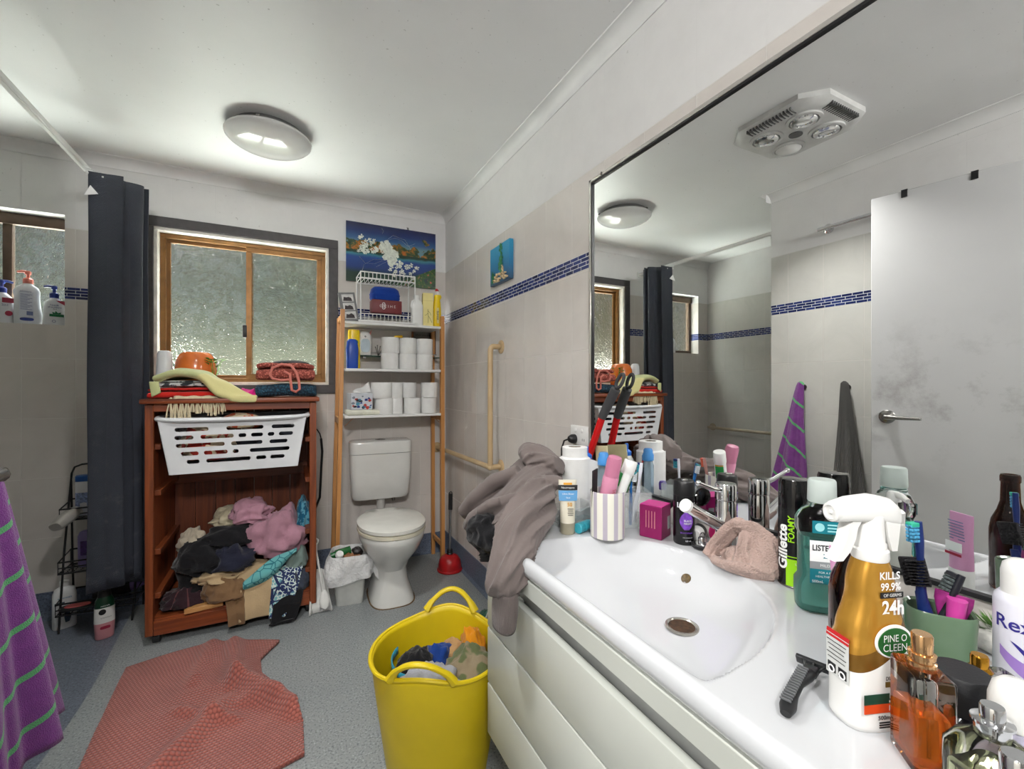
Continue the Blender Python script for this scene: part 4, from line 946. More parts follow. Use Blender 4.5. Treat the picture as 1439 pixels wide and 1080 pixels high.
solo('white_jar', MB().loft([(0, 0.036, 0.036, 2.6), (0.005, 0.038, 0.038, 2.6), (0.215, 0.031, 0.031, 2.6), (0.232, 0.026, 0.026, 2.4), (0.236, 0.018, 0.018, 2)], 30), mat('white_jar_plastic', (218, 220, 222), 0.4, var=0.02), 'tall white tapered jar beside the orange planter', 'jar', (-0.560, 2.80, TZ))
# bobble mats folded on the right
def bob(name, c0, c1, sc):
    m, t, p = base(name); oc = t.coord(); v = t.new('TexVoronoi'); v.inputs['Scale'].default_value = sc; t.l.new(oc, v.inputs['Vector'])
    d = t.math('SUBTRACT', 1.0, v.outputs['Distance'])
    t.l.new(t.mix(t.ramp(d, (0.45, (0, 0, 0, 1)), (0.8, (1, 1, 1, 1))), lin(c0), lin(c1)), p.inputs['Base Color']); p.inputs['Roughness'].default_value = 0.9
    t.l.new(t.bump(d, 0.006), p.inputs['Normal']); return m
B_TEAL = bob('teal_bobble', (14, 38, 54), (34, 82, 104), 95); B_COR = bob('coral_bobble_folded', (128, 58, 48), (192, 106, 92), 95)
o = solo('teal_bath_mat', serp(MB(), 0.285, 0.23, 2, 0.034, 2.1, 0.006), B_TEAL, 'folded dark teal bobble bath mat on the right of the chest top', 'bath mat', (-0.003, 2.655, TZ+0.002), -0.03, sharp=180); solid(o, 0.028, 0, 1)
cm = thing('folded_bath_mat', 'rolled coral bobble bath mat with a trailing strap on the teal mat', 'bath mat', (-0.010, 2.660, TZ+0.086))
o = part('mat_roll', serp(MB(), 0.272, 0.22, 3, 0.031, 5.1, 0.007), B_COR, cm, sharp=180); solid(o, 0.027, 0, 1)
st = MB().tube([(-0.072, -0.122, 0.028), (-0.060, -0.128, 0.062), (-0.02, -0.122, 0.082), (0.022, -0.124, 0.076), (0.048, -0.130, 0.040), (0.060, -0.134, -0.01), (0.062, -0.138, -0.045), (0.046, -0.140, -0.060), (0.026, -0.138, -0.050), (0.022, -0.134, -0.01), (0.018, -0.128, 0.030), (-0.01, -0.124, 0.045)], 0.0068, 8)
st.tube([(-0.072, -0.122, 0.028), (-0.06, -0.128, 0.008), (-0.02, -0.126, 0.0), (0.02, -0.128, 0.004)], 0.0068, 8)
part('strap', st, cloth('coral_strap', (196, 116, 104)), cm)
lump('folded_black_cloth', (0.015, 2.70, TZ+0.174), (0.095, 0.07, 0.022), 1.9, C_BLK, 'flat black cloth lying on top of the coral mat roll', 'cloth', 0.1, 2)
# ---- heap of laundry in the bottom of the chest
def lumps(lst):
    for n_, c_, r_, sd, m_, lab, am in lst: lump(n_, c_, r_, sd, m_, lab, 'clothes', am, 2.5, 0.5, 56)
C_PINK = cloth('dusty_pink_towelling', (172, 128, 143)); C_BEI = cloth('grey_beige_cloth', (168, 158, 140)); C_NAVY = cloth('navy_cloth', (34, 36, 52)); C_SAND = cloth('sand_cloth', (182, 158, 122)); C_BRN = cloth('brown_knit', (122, 94, 66))
C_TART = cloth('dark_tartan', (44, 26, 32), (92, 54, 56), scale=9, axis='x', width=0.12)
BZ = 0.121
lumps([('black_clothes', (-0.33, 2.70, BZ+0.09), (0.155, 0.15, 0.20), 1.7, C_BLK, 'black clothes heaped at the back of the chest floor', 0.16),
 ('black_jacket', (-0.37, 2.60, BZ+0.20), (0.105, 0.09, 0.105), 6.2, C_BLK, 'black jacket high on the left of the laundry heap', 0.26),
 ('grey_beige_shirt', (-0.425, 2.66, BZ+0.27), (0.060, 0.07, 0.075), 2.7, C_BEI, 'grey beige cloth at the upper left of the laundry heap', 0.3),
 ('beige_vest', (-0.265, 2.72, BZ+0.36), (0.085, 0.06, 0.06), 4.4, cloth('pale_beige_cloth', (182, 172, 146)), 'pale beige cloth at the top of the laundry heap', 0.3),
 ('navy_trousers', (-0.245, 2.575, BZ+0.185), (0.105, 0.08, 0.085), 3.3, C_NAVY, 'navy trousers in the middle of the laundry heap', 0.26),
 ('black_blouse', (-0.25, 2.63, BZ+0.285), (0.13, 0.08, 0.065), 8.8, C_BLK, 'black blouse below the pink towel in the laundry heap', 0.25),
 ('pink_towel', (-0.045, 2.625, BZ+0.245), (0.130, 0.11, 0.155), 9.1, C_PINK, 'large dusty pink towel on the right of the laundry heap', 0.34),
 ('pink_hand_towel', (-0.175, 2.655, BZ+0.385), (0.085, 0.07, 0.072), 5.7, C_PINK, 'small dusty pink towel on top of the laundry heap', 0.36),
 ('grey_green_cloth', (0.035, 2.60, BZ+0.13), (0.055, 0.07, 0.10), 7.2, cloth('grey_green_cloth', (120, 138, 132)), 'grey green cloth at the right edge of the laundry heap', 0.25),
 ('teal_print_cloth', (0.072, 2.68, BZ+0.30), (0.038, 0.07, 0.14), 3.9, cloth('teal_blue_print', (26, 92, 122), (88, 150, 170), blot=40), 'teal blue printed cloth against the right side of the chest', 0.2),
 ('denim_jeans', (0.045, 2.555, BZ+0.03), (0.052, 0.06, 0.075), 1.3, cloth('grey_denim', (58, 64, 78)), 'grey blue denim at the lower right of the laundry heap', 0.25),
 ('brown_jumper', (-0.265, 2.545, BZ+0.055), (0.105, 0.075, 0.075), 6.9, C_BRN, 'brown knitted jumper at the front of the chest floor', 0.3),
 ('sand_shirt', (-0.285, 2.57, BZ+0.125), (0.115, 0.07, 0.050), 2.4, C_SAND, 'sand coloured shirt above the brown jumper', 0.3),
 ('tartan_shirt', (-0.435, 2.60, BZ+0.03), (0.095, 0.085, 0.055), 4.9, C_TART, 'dark red tartan shirt at the left of the chest floor', 0.28)])
def hang(name, pts, w0, w1, th, m, lab, seed, nu=16, nv=30, skew=0.0, cat='clothes'):
    "sheet that follows a centre line (list of points) with given half-widths"
    P = [Vector(p) for p in pts]
    def fn(u, v):
        k = v*(len(P)-1); i = min(len(P)-2, int(k)); f = k-i; c_ = P[i].lerp(P[i+1], f)
        hw = w0+(w1-w0)*v; x = (u-0.5)*2*hw
        q = Vector((x*12+seed, v*3, seed)); nn = noise.noise(q)
        return (c_.x+x+skew*v*(u-0.5), c_.y+0.014*nn-0.010*abs(2*u-1), c_.z+0.016*noise.noise(q+Vector((5, 2, 1)))-0.25*hw*abs(2*u-1)**2*(1-v)+skew*0.3*(u-0.5)*v)
    o = solo(name, MB().grid(fn, nu, nv), m, lab, cat, sharp=180); solid(o, th, 0, 1); return o
hang('sand_bath_towel', [(-0.155, 2.60, BZ+0.17), (-0.15, 2.535, BZ+0.15), (-0.145, 2.505, BZ+0.09), (-0.140, 2.482, BZ+0.01), (-0.138, 2.472, BZ-0.07)], 0.075, 0.058, 0.008, C_SAND, 'sand coloured bath towel hanging over the front edge of the chest', 2.2, skew=0.03)
hang('brown_sleeve', [(-0.235, 2.52, BZ+0.06), (-0.225, 2.485, BZ+0.03), (-0.22, 2.470, BZ-0.03), (-0.218, 2.466, BZ-0.085)], 0.04, 0.034, 0.012, C_BRN, 'brown knitted sleeve hanging over the front edge of the chest', 5.2)
m, t, p = base('turtle_print'); g = t.coord(); v = t.new('TexVoronoi'); v.feature = 'DISTANCE_TO_EDGE'; v.inputs['Scale'].default_value = 17; t.l.new(g, v.inputs['Vector'])
v2 = t.new('TexVoronoi'); v2.feature = 'DISTANCE_TO_EDGE'; v2.inputs['Scale'].default_value = 60; t.l.new(g, v2.inputs['Vector'])
ba = t.mix(t.ramp(t.noise(7, 2, g), (0.47, (0, 0, 0, 1)), (0.52, (1, 1, 1, 1))), lin((28, 44, 96)), lin((116, 168, 172)))
ba = t.mix(t.math('LESS_THAN', v2.outputs['Distance'], 0.10), ba, lin((196, 210, 204)))
t.l.new(t.mix(t.math('LESS_THAN', v.outputs['Distance'], 0.055), ba, lin((30, 44, 84))), p.inputs['Base Color']); p.inputs['Roughness'].default_value = 0.9; M_TURT = m
hang('turtle_print_towel', [(0.0, 2.60, BZ+0.15), (-0.01, 2.53, BZ+0.12), (-0.015, 2.49, BZ+0.05), (-0.035, 2.472, BZ-0.03), (-0.05, 2.462, BZ-0.085)], 0.085, 0.045, 0.009, M_TURT, 'navy and teal printed beach towel hanging at the right front of the heap', 3.8, skew=-0.02)
m, t, p = base('aqua_print'); g = t.coord(); v = t.new('TexVoronoi'); v.feature = 'DISTANCE_TO_EDGE'; v.inputs['Scale'].default_value = 26; t.l.new(g, v.inputs['Vector'])
t.l.new(t.mix(t.math('LESS_THAN', v.outputs['Distance'], 0.05), t.mix(t.noise(8, 3, g), lin((64, 150, 156)), lin((128, 186, 182))), lin((40, 110, 122))), p.inputs['Base Color']); p.inputs['Roughness'].default_value = 0.9
def aq(u, v):
    x = -0.195+0.235*u; z = BZ+0.085+0.135*u**1.2+(v-0.5)*0.085*math.sin(PI*min(1, 0.12+u*0.9)); return (x, 2.495-0.025*math.sin(PI*v)+0.035*u+0.008*math.sin(9*u+3*v), z)
o = solo('aqua_towel', MB().grid(aq, 26, 10), m, 'aqua printed towel lying diagonally across the front of the laundry heap', 'towel', sharp=180); solid(o, 0.012, 0, 1)
hang('black_leggings', [(0.0, 2.56, BZ+0.02), (0.0, 2.50, BZ+0.012), (-0.005, 2.462, BZ-0.03), (-0.02, 2.455, BZ-0.10), (-0.035, 2.445, 0.012)], 0.075, 0.05, 0.012, C_BLK, 'black garment hanging from the chest to the floor', 7.7)
solo('wooden_offcut', MB().box((0, 0, 0.012), (0.15, 0.05, 0.022), 0.002, 1), wood('pale_pine', (166, 116, 66), (196, 148, 92), 0), 'short pale pine offcut lying at the front of the chest floor', 'wood', (-0.355, 2.525, BZ), 0.12)
# ------------------------------------------------------------------ shelf stand over the toilet and what stands on it
BAM = wood('bamboo', (176, 118, 62), (204, 148, 88), 2, 0.4)
SHW = mat('shelf_white', (222, 222, 220), 0.35, var=0.02)
sx0, sx1, syf, syb = 0.288, 0.899, 2.79, 3.005
sh = thing('shelf_stand', 'bamboo ladder shelf stand with three white shelves over the toilet', 'shelf', (0, 0, 0))
for s, xt, xb in ((-1, sx0, 0.248), (1, sx1, 0.903)):
    part('front_post', MB().rings([[(x-0.011, y-0.017, z), (x+0.011, y-0.017, z), (x+0.011, y+0.017, z), (x-0.011, y+0.017, z)] for x, y, z in ((xb, 2.79 if s > 0 else 2.74, 0), ((xt*2+xb)/3, 2.79 if s > 0 else 2.775, 1.0), (xt, syf, 1.625))]), BAM, sh)
    part('back_post', MB().rings([[(x-0.011, y-0.014, z), (x+0.011, y-0.014, z), (x+0.011, y+0.014, z), (x-0.011, y+0.014, z)] for x, y, z in ((xb, syb, 0), ((xt*2+xb)/3, syb, 1.0), (xt, syb, 1.60))]), BAM, sh)
    for z, w_ in ((0.965, 0.04), (1.585, 0.03), (0.13, 0.03)):
        yf = syf if s > 0 else 2.775
        if z < 0.5 and s < 0: yf = 2.745
        xx = xt+(xb-xt)*(1.62-z)/1.62
        part('side_rail', MB().box((xx, (yf+syb)/2, z), (0.016, syb-yf, w_), 0.002, 1), BAM, sh)
    xx = xt-s*0.012
    part('corner_brace', MB().rings([[(xx, 2.79+q, 0.93), (xx, 2.81+q, 0.93), (xx-s*0.055, 2.81+q, 0.982), (xx-s*0.055, 2.79+q, 0.982)] for q in (0, 0.012)]), BAM, sh)
SZ = []
for zf in (1.550, 1.268, 0.986):
    part('shelf_board', MB().box(((sx0+sx1)/2, 2.895, zf), (sx1-sx0-0.022, 0.235, 0.016), 0.002, 1), SHW, sh); SZ.append(zf+0.0085)
# picture frame with three photographs (dark generic snapshots)
pf = thing('photo_frame', 'grey photo frame with three dark snapshots leaning on the top shelf', 'photo frame', (0.336, 2.80, SZ[0]), rot=(math.radians(-12), math.radians(-7), math.radians(4)))
part('frame_board', MB().box((0, 0, 0.09), (0.095, 0.016, 0.18), 0.002, 1), mat('frame_grey', (112, 112, 112), 0.5), pf)
for k in range(3):
    sn = part('snapshot', MB().box((0.002, -0.0086, 0.036+0.054*k), (0.066, 0.0012, 0.046)), mat('snapshot_pale', (196, 194, 192), 0.4, var=0.1, vs=40), pf)
    part('snapshot_subject', MB().at((0.0, -0.0094, 0.032+0.054*k), (PI/2, 0, 0)).prism([(-0.026, -0.014), (0.026, -0.016), (0.022, 0.004), (0.008, 0.016-0.003*k), (-0.006, 0.008), (-0.020, 0.012)], 0, 0.0004), mat('snapshot_dark', (58, 50, 52), 0.4, var=0.25, vs=90), sn)
# white wire rack
wr = thing('wire_rack', 'white wire rack standing on the top shelf with boxes inside', 'rack', (0.555, 2.875, SZ[0]))
rx_, ry_ = 0.165, 0.085
b = MB()
for z, r_ in ((0.010, 0.004), (0.052, 0.003), (0.268, 0.004), (0.305, 0.004)):
    b = MB(); b.tube([(-rx_, -ry_, z), (rx_, -ry_, z), (rx_, ry_, z), (-rx_, ry_, z)], r_, 6, closed=True); part('wire_hoop', b, WHT, wr)
for x, y in ((-rx_, -ry_), (rx_, -ry_), (rx_, ry_), (-rx_, ry_)): part('corner_post', MB().tube([(x, y, 0), (x, y, 0.306)], 0.004, 6), WHT, wr)
for z0_, z1_ in ((0.010, 0.052), (0.268, 0.305)):
    b = MB()
    for k in range(1, 14):
        x = -rx_+2*rx_*k/14
        b.tube([(x, -ry_, z0_), (x, -ry_, z1_)], 0.002, 5); b.tube([(x, ry_, z0_), (x, ry_, z1_)], 0.002, 5); b.tube([(x, -ry_, z0_), (x, ry_, z0_)], 0.0018, 5)
    part('wire_grid', b, WHT, wr)
part('tray_front', MB().box((0.0, -ry_-0.008, 0.006), (0.36, 0.012, 0.012), 0.003), WHT, wr)
bx = thing('maroon_box', 'maroon box with pale lettering inside the white wire rack', 'box', (0.552, 2.862, SZ[0]+0.066))
part('carton', MB().box((0, 0, 0.041), (0.182, 0.10, 0.082), 0.003), mat('maroon_card', (104, 34, 38), 0.5), bx)
for k, s_ in enumerate(('8', '8')): text('\u0398', 0.03, PRT_W, bx, (-0.022, -0.0506, 0.048-0.02*k+0.004), bold=0.0)
text('\u0398  E I H E', 0.024, mat('pale_print', (198, 184, 180), 0.5, var=0), bx, (0.002, -0.0506, 0.042))
solo('blue_pouch', MB().loft([(0, 0.085, 0.045, 3.5), (0.012, 0.092, 0.05, 3.2), (0.030, 0.091, 0.05, 3.2), (0.034, 0.094, 0.052, 3.2), (0.040, 0.091, 0.05, 3.2), (0.068, 0.084, 0.043, 3.2), (0.082, 0.068, 0.03, 3)], 36), cloth('blue_neoprene', (18, 56, 140), bump=0.0006), 'bright blue zip pouch on the maroon box', 'pouch', (0.546, 2.862, SZ[0]+0.150))
bl = thing('cleaner_bottle', 'white bottle with a moulded handle standing on the top shelf', 'bottle', (0.738, 2.815, SZ[0]))
part('bottle_body', MB().loft([(0, 0.036, 0.028, 4), (0.006, 0.038, 0.03, 4), (0.125, 0.038, 0.03, 4), (0.150, 0.030, 0.026, 3), (0.165, 0.018, 0.018, 2), (0.17, 0.017, 0.017, 2)], 30), WHT, bl)
part('bottle_handle', MB().tube([(-0.014, -0.012, 0.160), (-0.032, -0.014, 0.150), (-0.038, -0.014, 0.125), (-0.030, -0.014, 0.10)], 0.007, 8), WHT, bl)
part('bottle_cap', MB().lathe([(0.020, 0.168), (0.021, 0.19), (0.018, 0.194)], 22), WHT, bl)
cb_ = thing('perfume_carton', 'tall cream carton with a line drawing on the top shelf', 'box', (0.815, 2.835, SZ[0]), math.radians(-10))
part('carton', MB().box((0, 0, 0.108), (0.068, 0.060, 0.215), 0.002, 1), mat('cream_card', (222, 208, 132), 0.45, var=0.03), cb_)
part('carton_lid_line', MB().box((0, 0, 0.165), (0.0692, 0.0612, 0.0015)), mat('cream_dark', (186, 168, 96), 0.5), cb_)
lb = MB()
for q in ([(0, 0.02), (0.002, 0.06), (-0.001, 0.11)], [(0.0, 0.07), (0.016, 0.045), (0.026, 0.022)], [(0.001, 0.085), (-0.014, 0.07), (-0.022, 0.072)], [(0.0, 0.10), (0.014, 0.085), (0.02, 0.07)]): lb.tube([(x, -0.0306, z) for x, z in q], 0.0011, 4)
part('plant_drawing', lb, mat('olive_print', (96, 104, 40), 0.5), cb_)
yb = thing('toilet_cleaner_bottle', 'yellow toilet cleaner bottle with a red and white cap on the top shelf', 'bottle', (0.878, 2.835, SZ[0]))
YP = mat('yellow_plastic', (228, 196, 20), 0.3, var=0.03)
part('bottle_body', MB().loft([(0, 0.028, 0.022, 3), (0.005, 0.030, 0.024, 3), (0.12, 0.027, 0.022, 2.6), (0.16, 0.024, 0.02, 2.4), (0.178, 0.021, 0.019, 2), (0.20, 0.027, 0.02, 2, 0.006), (0.212, 0.022, 0.018, 2, 0.006)], 26), YP, yb)
cpw = part('bottle_cap', MB().loft([(0.210, 0.020, 0.018, 2, 0.006), (0.228, 0.016, 0.015, 2, 0.004), (0.236, 0.013, 0.013, 2, 0.002)], 20), WHT, yb, label='white and red cap')
part('cap_tip', MB().loft([(0.236, 0.0125, 0.0125, 2, 0.002), (0.246, 0.011, 0.011, 2, 0), (0.254, 0.006, 0.006, 2, -0.002)], 18), MATS['red_rubber'], cpw)
part('label_strip', MB().box((0, -0.0236, 0.075), (0.013, 0.0012, 0.10)), mat('cream_label', (226, 214, 150), 0.5), yb); text('WHITE', 0.019, mat('navy_print', (30, 40, 92), 0.5, var=0), yb, (0, -0.0246, 0.075), (PI/2, -PI/2, 0), bold=0.01)
gl = MB(); crumple(gl, (0, 0, 0), (0.055, 0.035, 0.03), 2.2, 0.3, 2.5, 30, 0.3); solo('grey_cloth', gl, C_GRY, 'small grey cloth lying behind the photo frame on the top shelf', 'cloth', (0.405, 2.90, SZ[0]+0.012))
# middle shelf
solo('blue_bottle', MB().loft([(0, 0.032, 0.024, 3), (0.006, 0.034, 0.026, 3), (0.12, 0.036, 0.026, 3), (0.165, 0.030, 0.022, 3), (0.178, 0.020, 0.016, 2.4)], 26), mat('blue_plastic', (30, 70, 160), 0.35, var=0.03), 'blue squat bottle at the left of the middle shelf', 'bottle', (0.346, 2.83, SZ[1]))
yt = thing('yellow_spray_can', 'yellow bottle with a green mark behind the blue bottle', 'bottle', (0.365, 2.90, SZ[1]))
part('bottle_body', MB().loft([(0, 0.034, 0.026, 3), (0.006, 0.036, 0.028, 3), (0.22, 0.035, 0.027, 3), (0.24, 0.033, 0.025, 3), (0.244, 0.028, 0.02, 2.4)], 26), YP, yt)
part('green_mark', MB().at((0.006, -0.0285, 0.165), (PI/2, 0, 0)).lathe([(0.016, 0), (0.016, 0.0008)], 20).at((0.006, -0.0287, 0.165)).tube([(0.012*math.cos(a), -0.001, 0.012*math.sin(a)) for a in [k*PI/8 for k in range(16)]], 0.003, 5, closed=True), mat('leaf_green', (30, 120, 60), 0.4), yt)
# glass shelf on the wall behind
gs_ = thing('glass_shelf', 'small green edged glass wall shelf behind the middle shelf', 'shelf', (0.668, YB, 1.362))
m, t, p = base('clear_glass'); p.inputs['Base Color'].default_value = lin((226, 244, 238)); p.inputs['Transmission Weight'].default_value = 1; p.inputs['Roughness'].default_value = 0.02; p.inputs['IOR'].default_value = 1.3
t.put(p.inputs['Roughness'], t.math('MULTIPLY', t.noise(20, 2, t.coord()), 0.06)); M_CLR = m
part('glass_plate', MB().box((0, -0.062, 0), (0.52, 0.11, 0.006), 0.001, 1), mat('green_glass', (96, 150, 132), 0.05, trans=0.8, var=0.02, ior=1.3), gs_)
for s in (-1, 1): part('shelf_bracket', MB().box((s*0.225, -0.02, -0.002), (0.02, 0.04, 0.022), 0.004).tube([(s*0.225, -0.112, 0.002), (s*0.225, -0.112, 0.022)], 0.005, 8), M_CHR, gs_)
part('gallery_rail', MB().tube([(-0.24, -0.004, 0.02), (-0.24, -0.112, 0.02), (0.24, -0.112, 0.02), (0.24, -0.004, 0.02)], 0.003, 6), M_CHR, gs_)
ct = thing('cat_eared_night_light', 'white rounded device with pink pointed ears and a pale blue face', 'night light', (0.437, 2.95, 1.367))
part('light_body', MB().loft([(0, 0.036, 0.026, 3), (0.006, 0.040, 0.030, 3), (0.09, 0.042, 0.030, 3), (0.125, 0.039, 0.028, 2.6), (0.148, 0.027, 0.020, 2.2), (0.155, 0.012, 0.010, 2)], 30), WHT, ct)
for s in (-1, 1): part('ear', MB().tube([(s*0.026, 0, 0.125), (s*0.036, 0, 0.148), (s*0.042, 0, 0.166)], [0.018, 0.011, 0.002], 10, flat=0.5), mat('pale_pink_plastic', (216, 150, 146), 0.4), ct)
part('face_panel', MB().at((0, -0.0295, 0.060), (PI/2, 0, 0)).loft([(0, 0.028, 0.043, 3), (0.003, 0.026, 0.041, 3)], 30), mat('pale_blue_panel', (188, 204, 214), 0.25), ct)
part('sensor_dot', MB().at((0, -0.0275, 0.118), (PI/2, 0, 0)).lathe([(0.006, 0), (0.006, 0.003)], 14), M_CHRD, ct)
tk = MB()
for k, (dx, dz) in enumerate(((-0.018, 0.055), (0.012, 0.06), (0.022, 0.04), (-0.006, 0.065))): tk.tube([(0, 0, 0), (dx, -0.004, dz)], 0.0022, 5).ball((dx, -0.004, dz), 0.004, 8)
solo('hair_clips', tk, M_CHRD, 'small metal hair clips standing on the glass shelf beside the white device', 'hair clips', (0.522, 2.955, 1.367), group=None)
sg = thing('wall_sign', 'small grey sign with dark lettering in a wooden frame behind the paper rolls', 'sign', (0.845, YB-0.008, 1.49))
part('sign_board', MB().box((0, 0, 0), (0.15, 0.008, 0.19)), mat('sign_grey', (118, 116, 112), 0.6, var=0.1), sg)
part('sign_frame', ringbox(MB(), -0.085, 0.085, -0.105, 0.105, -0.010, 0.006, 0.012), mat('sign_wood', (126, 80, 46), 0.5), sg)
for k, s_ in enumerate(('If you sprinkle', 'when you tinkle', 'be neat and', 'wipe the seat')): text(s_, 0.019, PRT_K, sg, (0, -0.0046, 0.07-0.036*k))
# toilet rolls
PAP = mat('toilet_paper', (226, 226, 224), 0.9, var=0.02, vs=30, bump=0.0008, bs=120)
def roll(lab, loc, group, r=0.054, h=0.099, rz=0.0, sc=1.0):
    b = MB(); b.lathe([(0.020, 0), (r-0.002, 0), (r, 0.003), (r*1.004, h*0.5), (r, h-0.003), (r-0.002, h), (0.020, h)], 36, (False, False))
    t_ = thing('toilet_roll', lab, 'toilet roll', loc, rz, group)
    part('paper', b, PAP, t_); part('core', MB().lathe([(0.0205, 0.0005), (0.0205, h-0.0005), (0.019, h-0.0005), (0.019, 0.0005)], 24, (False, False)), MATS['cardboard_brown'], t_)
    part('loose_sheet', MB().grid(lambda u, v: ((r+0.0012+0.002*u*math.sin(3*v))*math.sin(-0.6+1.3*u), -(r+0.0012+0.002*u)*math.cos(-0.6+1.3*u), 0.002+(h-0.004)*v), 12, 4), PAP, t_)
    return t_
colr = ('left', 'middle', 'right')
for i, x in enumerate((0.572, 0.684, 0.793)):
    for j in range(2):
        roll('toilet roll in the '+colr[i]+' column of the middle shelf, '+('upper' if j else 'lower')+' one', (x+0.003*j, 2.838+0.002*i, SZ[1]+0.0995*j), 'toilet rolls on the middle shelf', rz=0.5*i+j)
solo('yellow_clip', MB().box((0, 0, 0.005), (0.055, 0.02, 0.010), 0.003).tube([(-0.02, 0, 0.009), (0.024, -0.004, 0.014)], 0.004, 8), mat('gold_metal', (204, 164, 40), 0.3, 0.6), 'small yellow metal clip on top of the toilet rolls', 'clip', (0.622, 2.82, SZ[1]+0.199))
for (x, y, z, lab, r) in ((0.535, 2.835, 0, 'white toilet roll at the lower left of the bottom shelf', 0.055), (0.522, 2.840, 0.0995, 'wide white toilet roll at the upper left of the bottom shelf', 0.064),
    (0.612, 2.862, 0, 'white toilet roll second from left in the lower row of the bottom shelf', 0.046), (0.612, 2.875, 0.0995, 'white toilet roll second from left in the upper row of the bottom shelf', 0.050),
    (0.716, 2.842, 0, 'white toilet roll third from left in the lower row of the bottom shelf', 0.052), (0.705, 2.905, 0.0995, 'white toilet roll third from left in the upper row of the bottom shelf', 0.052),
    (0.826, 2.850, 0, 'white toilet roll at the lower right of the bottom shelf', 0.052), (0.832, 2.850, 0.0995, 'white toilet roll at the upper right of the bottom shelf', 0.055)):
    roll(lab, (x, y, SZ[2]+z), 'toilet rolls on the bottom shelf', r, rz=x*7)
solo('wet_wipes_pack', MB().box((0, 0, 0.016), (0.20, 0.12, 0.032), 0.012, 3).tube([(0.006+0.014*math.cos(a), -0.062, 0.012+0.010*math.sin(a)) for a in [k*PI/8 for k in range(16)]], 0.002, 6, closed=True), mat('wipes_cream', (214, 214, 198), 0.35), 'cream wipes packet lying flat on the bottom shelf under the tissue box', 'packet', (0.408, 2.85, SZ[2]))
tx = thing('tissue_box', 'white tissue box with small coloured animal prints and a raised tissue', 'tissue box', (0.392, 2.85, SZ[2]+0.033), math.radians(6))
part('carton', MB().box((0, 0, 0.05), (0.128, 0.11, 0.10), 0.002, 1), mat('tissue_card', (196, 200, 206), 0.5), tx)
pr = random.Random(9); pal = [(40, 60, 130), (180, 60, 50), (30, 32, 40), (70, 140, 170), (120, 128, 140)]
for k in range(24):
    b = MB(); x, z, q = -0.055+0.11*pr.random(), 0.012+0.076*pr.random(), 0.005+0.006*pr.random()
    b.at((x, -0.0552, z), (PI/2, 0, 0)).prism([(q*(0.6+0.6*pr.random())*math.cos(a)*1.3, q*(0.6+0.6*pr.random())*math.sin(a)) for a in [i*PI/4 for i in range(8)]], 0, 0.0006)
    part('animal_print', b, mat('print_%d' % (k % 5), pal[k % 5], 0.5), tx)
o = part('tissue', MB().grid(lambda u, v: (-0.03+0.10*u-0.01*v, 0.012*math.sin(5*u+2*v), 0.098+0.055*v*(0.25+u)+0.004*math.sin(9*u)), 12, 8), PAP, tx, sharp=180); solid(o, 0.001)
# ------------------------------------------------------------------ shower corner: caddy, bottles, window sill
BLKW = mat('black_wire', (20, 20, 22), 0.45)
cd = thing('shower_caddy', 'black wire floor caddy with three shelves in the shower corner', 'caddy', (-0.83, 2.918, 0))
b = MB()
for s in (-1, 1):
    part('caddy_leg', MB().tube([(s*0.135, -0.095, 0.005), (s*0.142, -0.02, 0.35), (s*0.140, 0.03, 0.60), (s*0.138, 0.055, 0.735), (s*0.128, 0.058, 0.765), (s*0.10, 0.06, 0.777), (0, 0.06, 0.782)], 0.0045, 8), BLKW, cd)
    part('caddy_leg', MB().tube([(s*0.138, 0.085, 0.005), (s*0.14, 0.07, 0.30), (s*0.14, 0.055, 0.70)], 0.0045, 8), BLKW, cd)
for z, yc in ((0.085, -0.01), (0.275, 0.015), (0.525, 0.03)):
    tr = part('wire_shelf', MB().tube([(-0.148, yc-0.08, z), (0.148, yc-0.08, z), (0.148, yc+0.06, z), (-0.148, yc+0.06, z)], 0.004, 6, closed=True), BLKW, cd)
    w1 = MB().tube([(-0.148, yc-0.08, z+0.055), (0.148, yc-0.08, z+0.055), (0.148, yc+0.06, z+0.075), (-0.148, yc+0.06, z+0.075)], 0.004, 6, closed=True)
    part('shelf_rail', w1, BLKW, tr)
    w1 = MB()
    for k in range(13):
        x = -0.148+0.296*k/12; w1.tube([(x, yc-0.08, z+0.055 if k in (0, 12) else z), (x, yc-0.08, z), (x, yc+0.06, z), (x, yc+0.06, z+0.075 if k in (0, 12) else z)], 0.0018, 5)
    for k in range(1, 7): w1.tube([(-0.148, yc-0.08+0.02*k, z), (0.148, yc-0.08+0.02*k, z)], 0.0018, 5)
    part('shelf_mesh', w1, BLKW, tr)
    part('front_wire', MB().tube([(-0.148, yc-0.08, z+0.028), (0.148, yc-0.08, z+0.028)], 0.003, 6), BLKW, tr)
GREYB = mat('warm_grey_plastic', (176, 172, 166), 0.4)
solo('grey_bottle', MB().loft([(0, 0.030, 0.020, 3), (0.004, 0.034, 0.024, 3), (0.05, 0.040, 0.027, 3), (0.11, 0.034, 0.024, 3), (0.12, 0.028, 0.018, 3)], 28), GREYB, 'grey squat bottle lying tilted on the top shelf of the black wire caddy', 'bottle', (-0.930, 2.903, 0.562), rot=(math.radians(115), math.radians(-20), math.radians(-30)))
sb = thing('shampoo_bottle', 'white bottle with a blue flip cap on the top shelf of the wire caddy', 'bottle', (-0.905, 2.933, 0.530))
part('bottle_body', MB().loft([(0, 0.032, 0.020, 3), (0.005, 0.034, 0.022, 3), (0.165, 0.036, 0.023, 3), (0.17, 0.034, 0.021, 3)], 28), mat('white_bottle', (222, 224, 228), 0.3), sb)
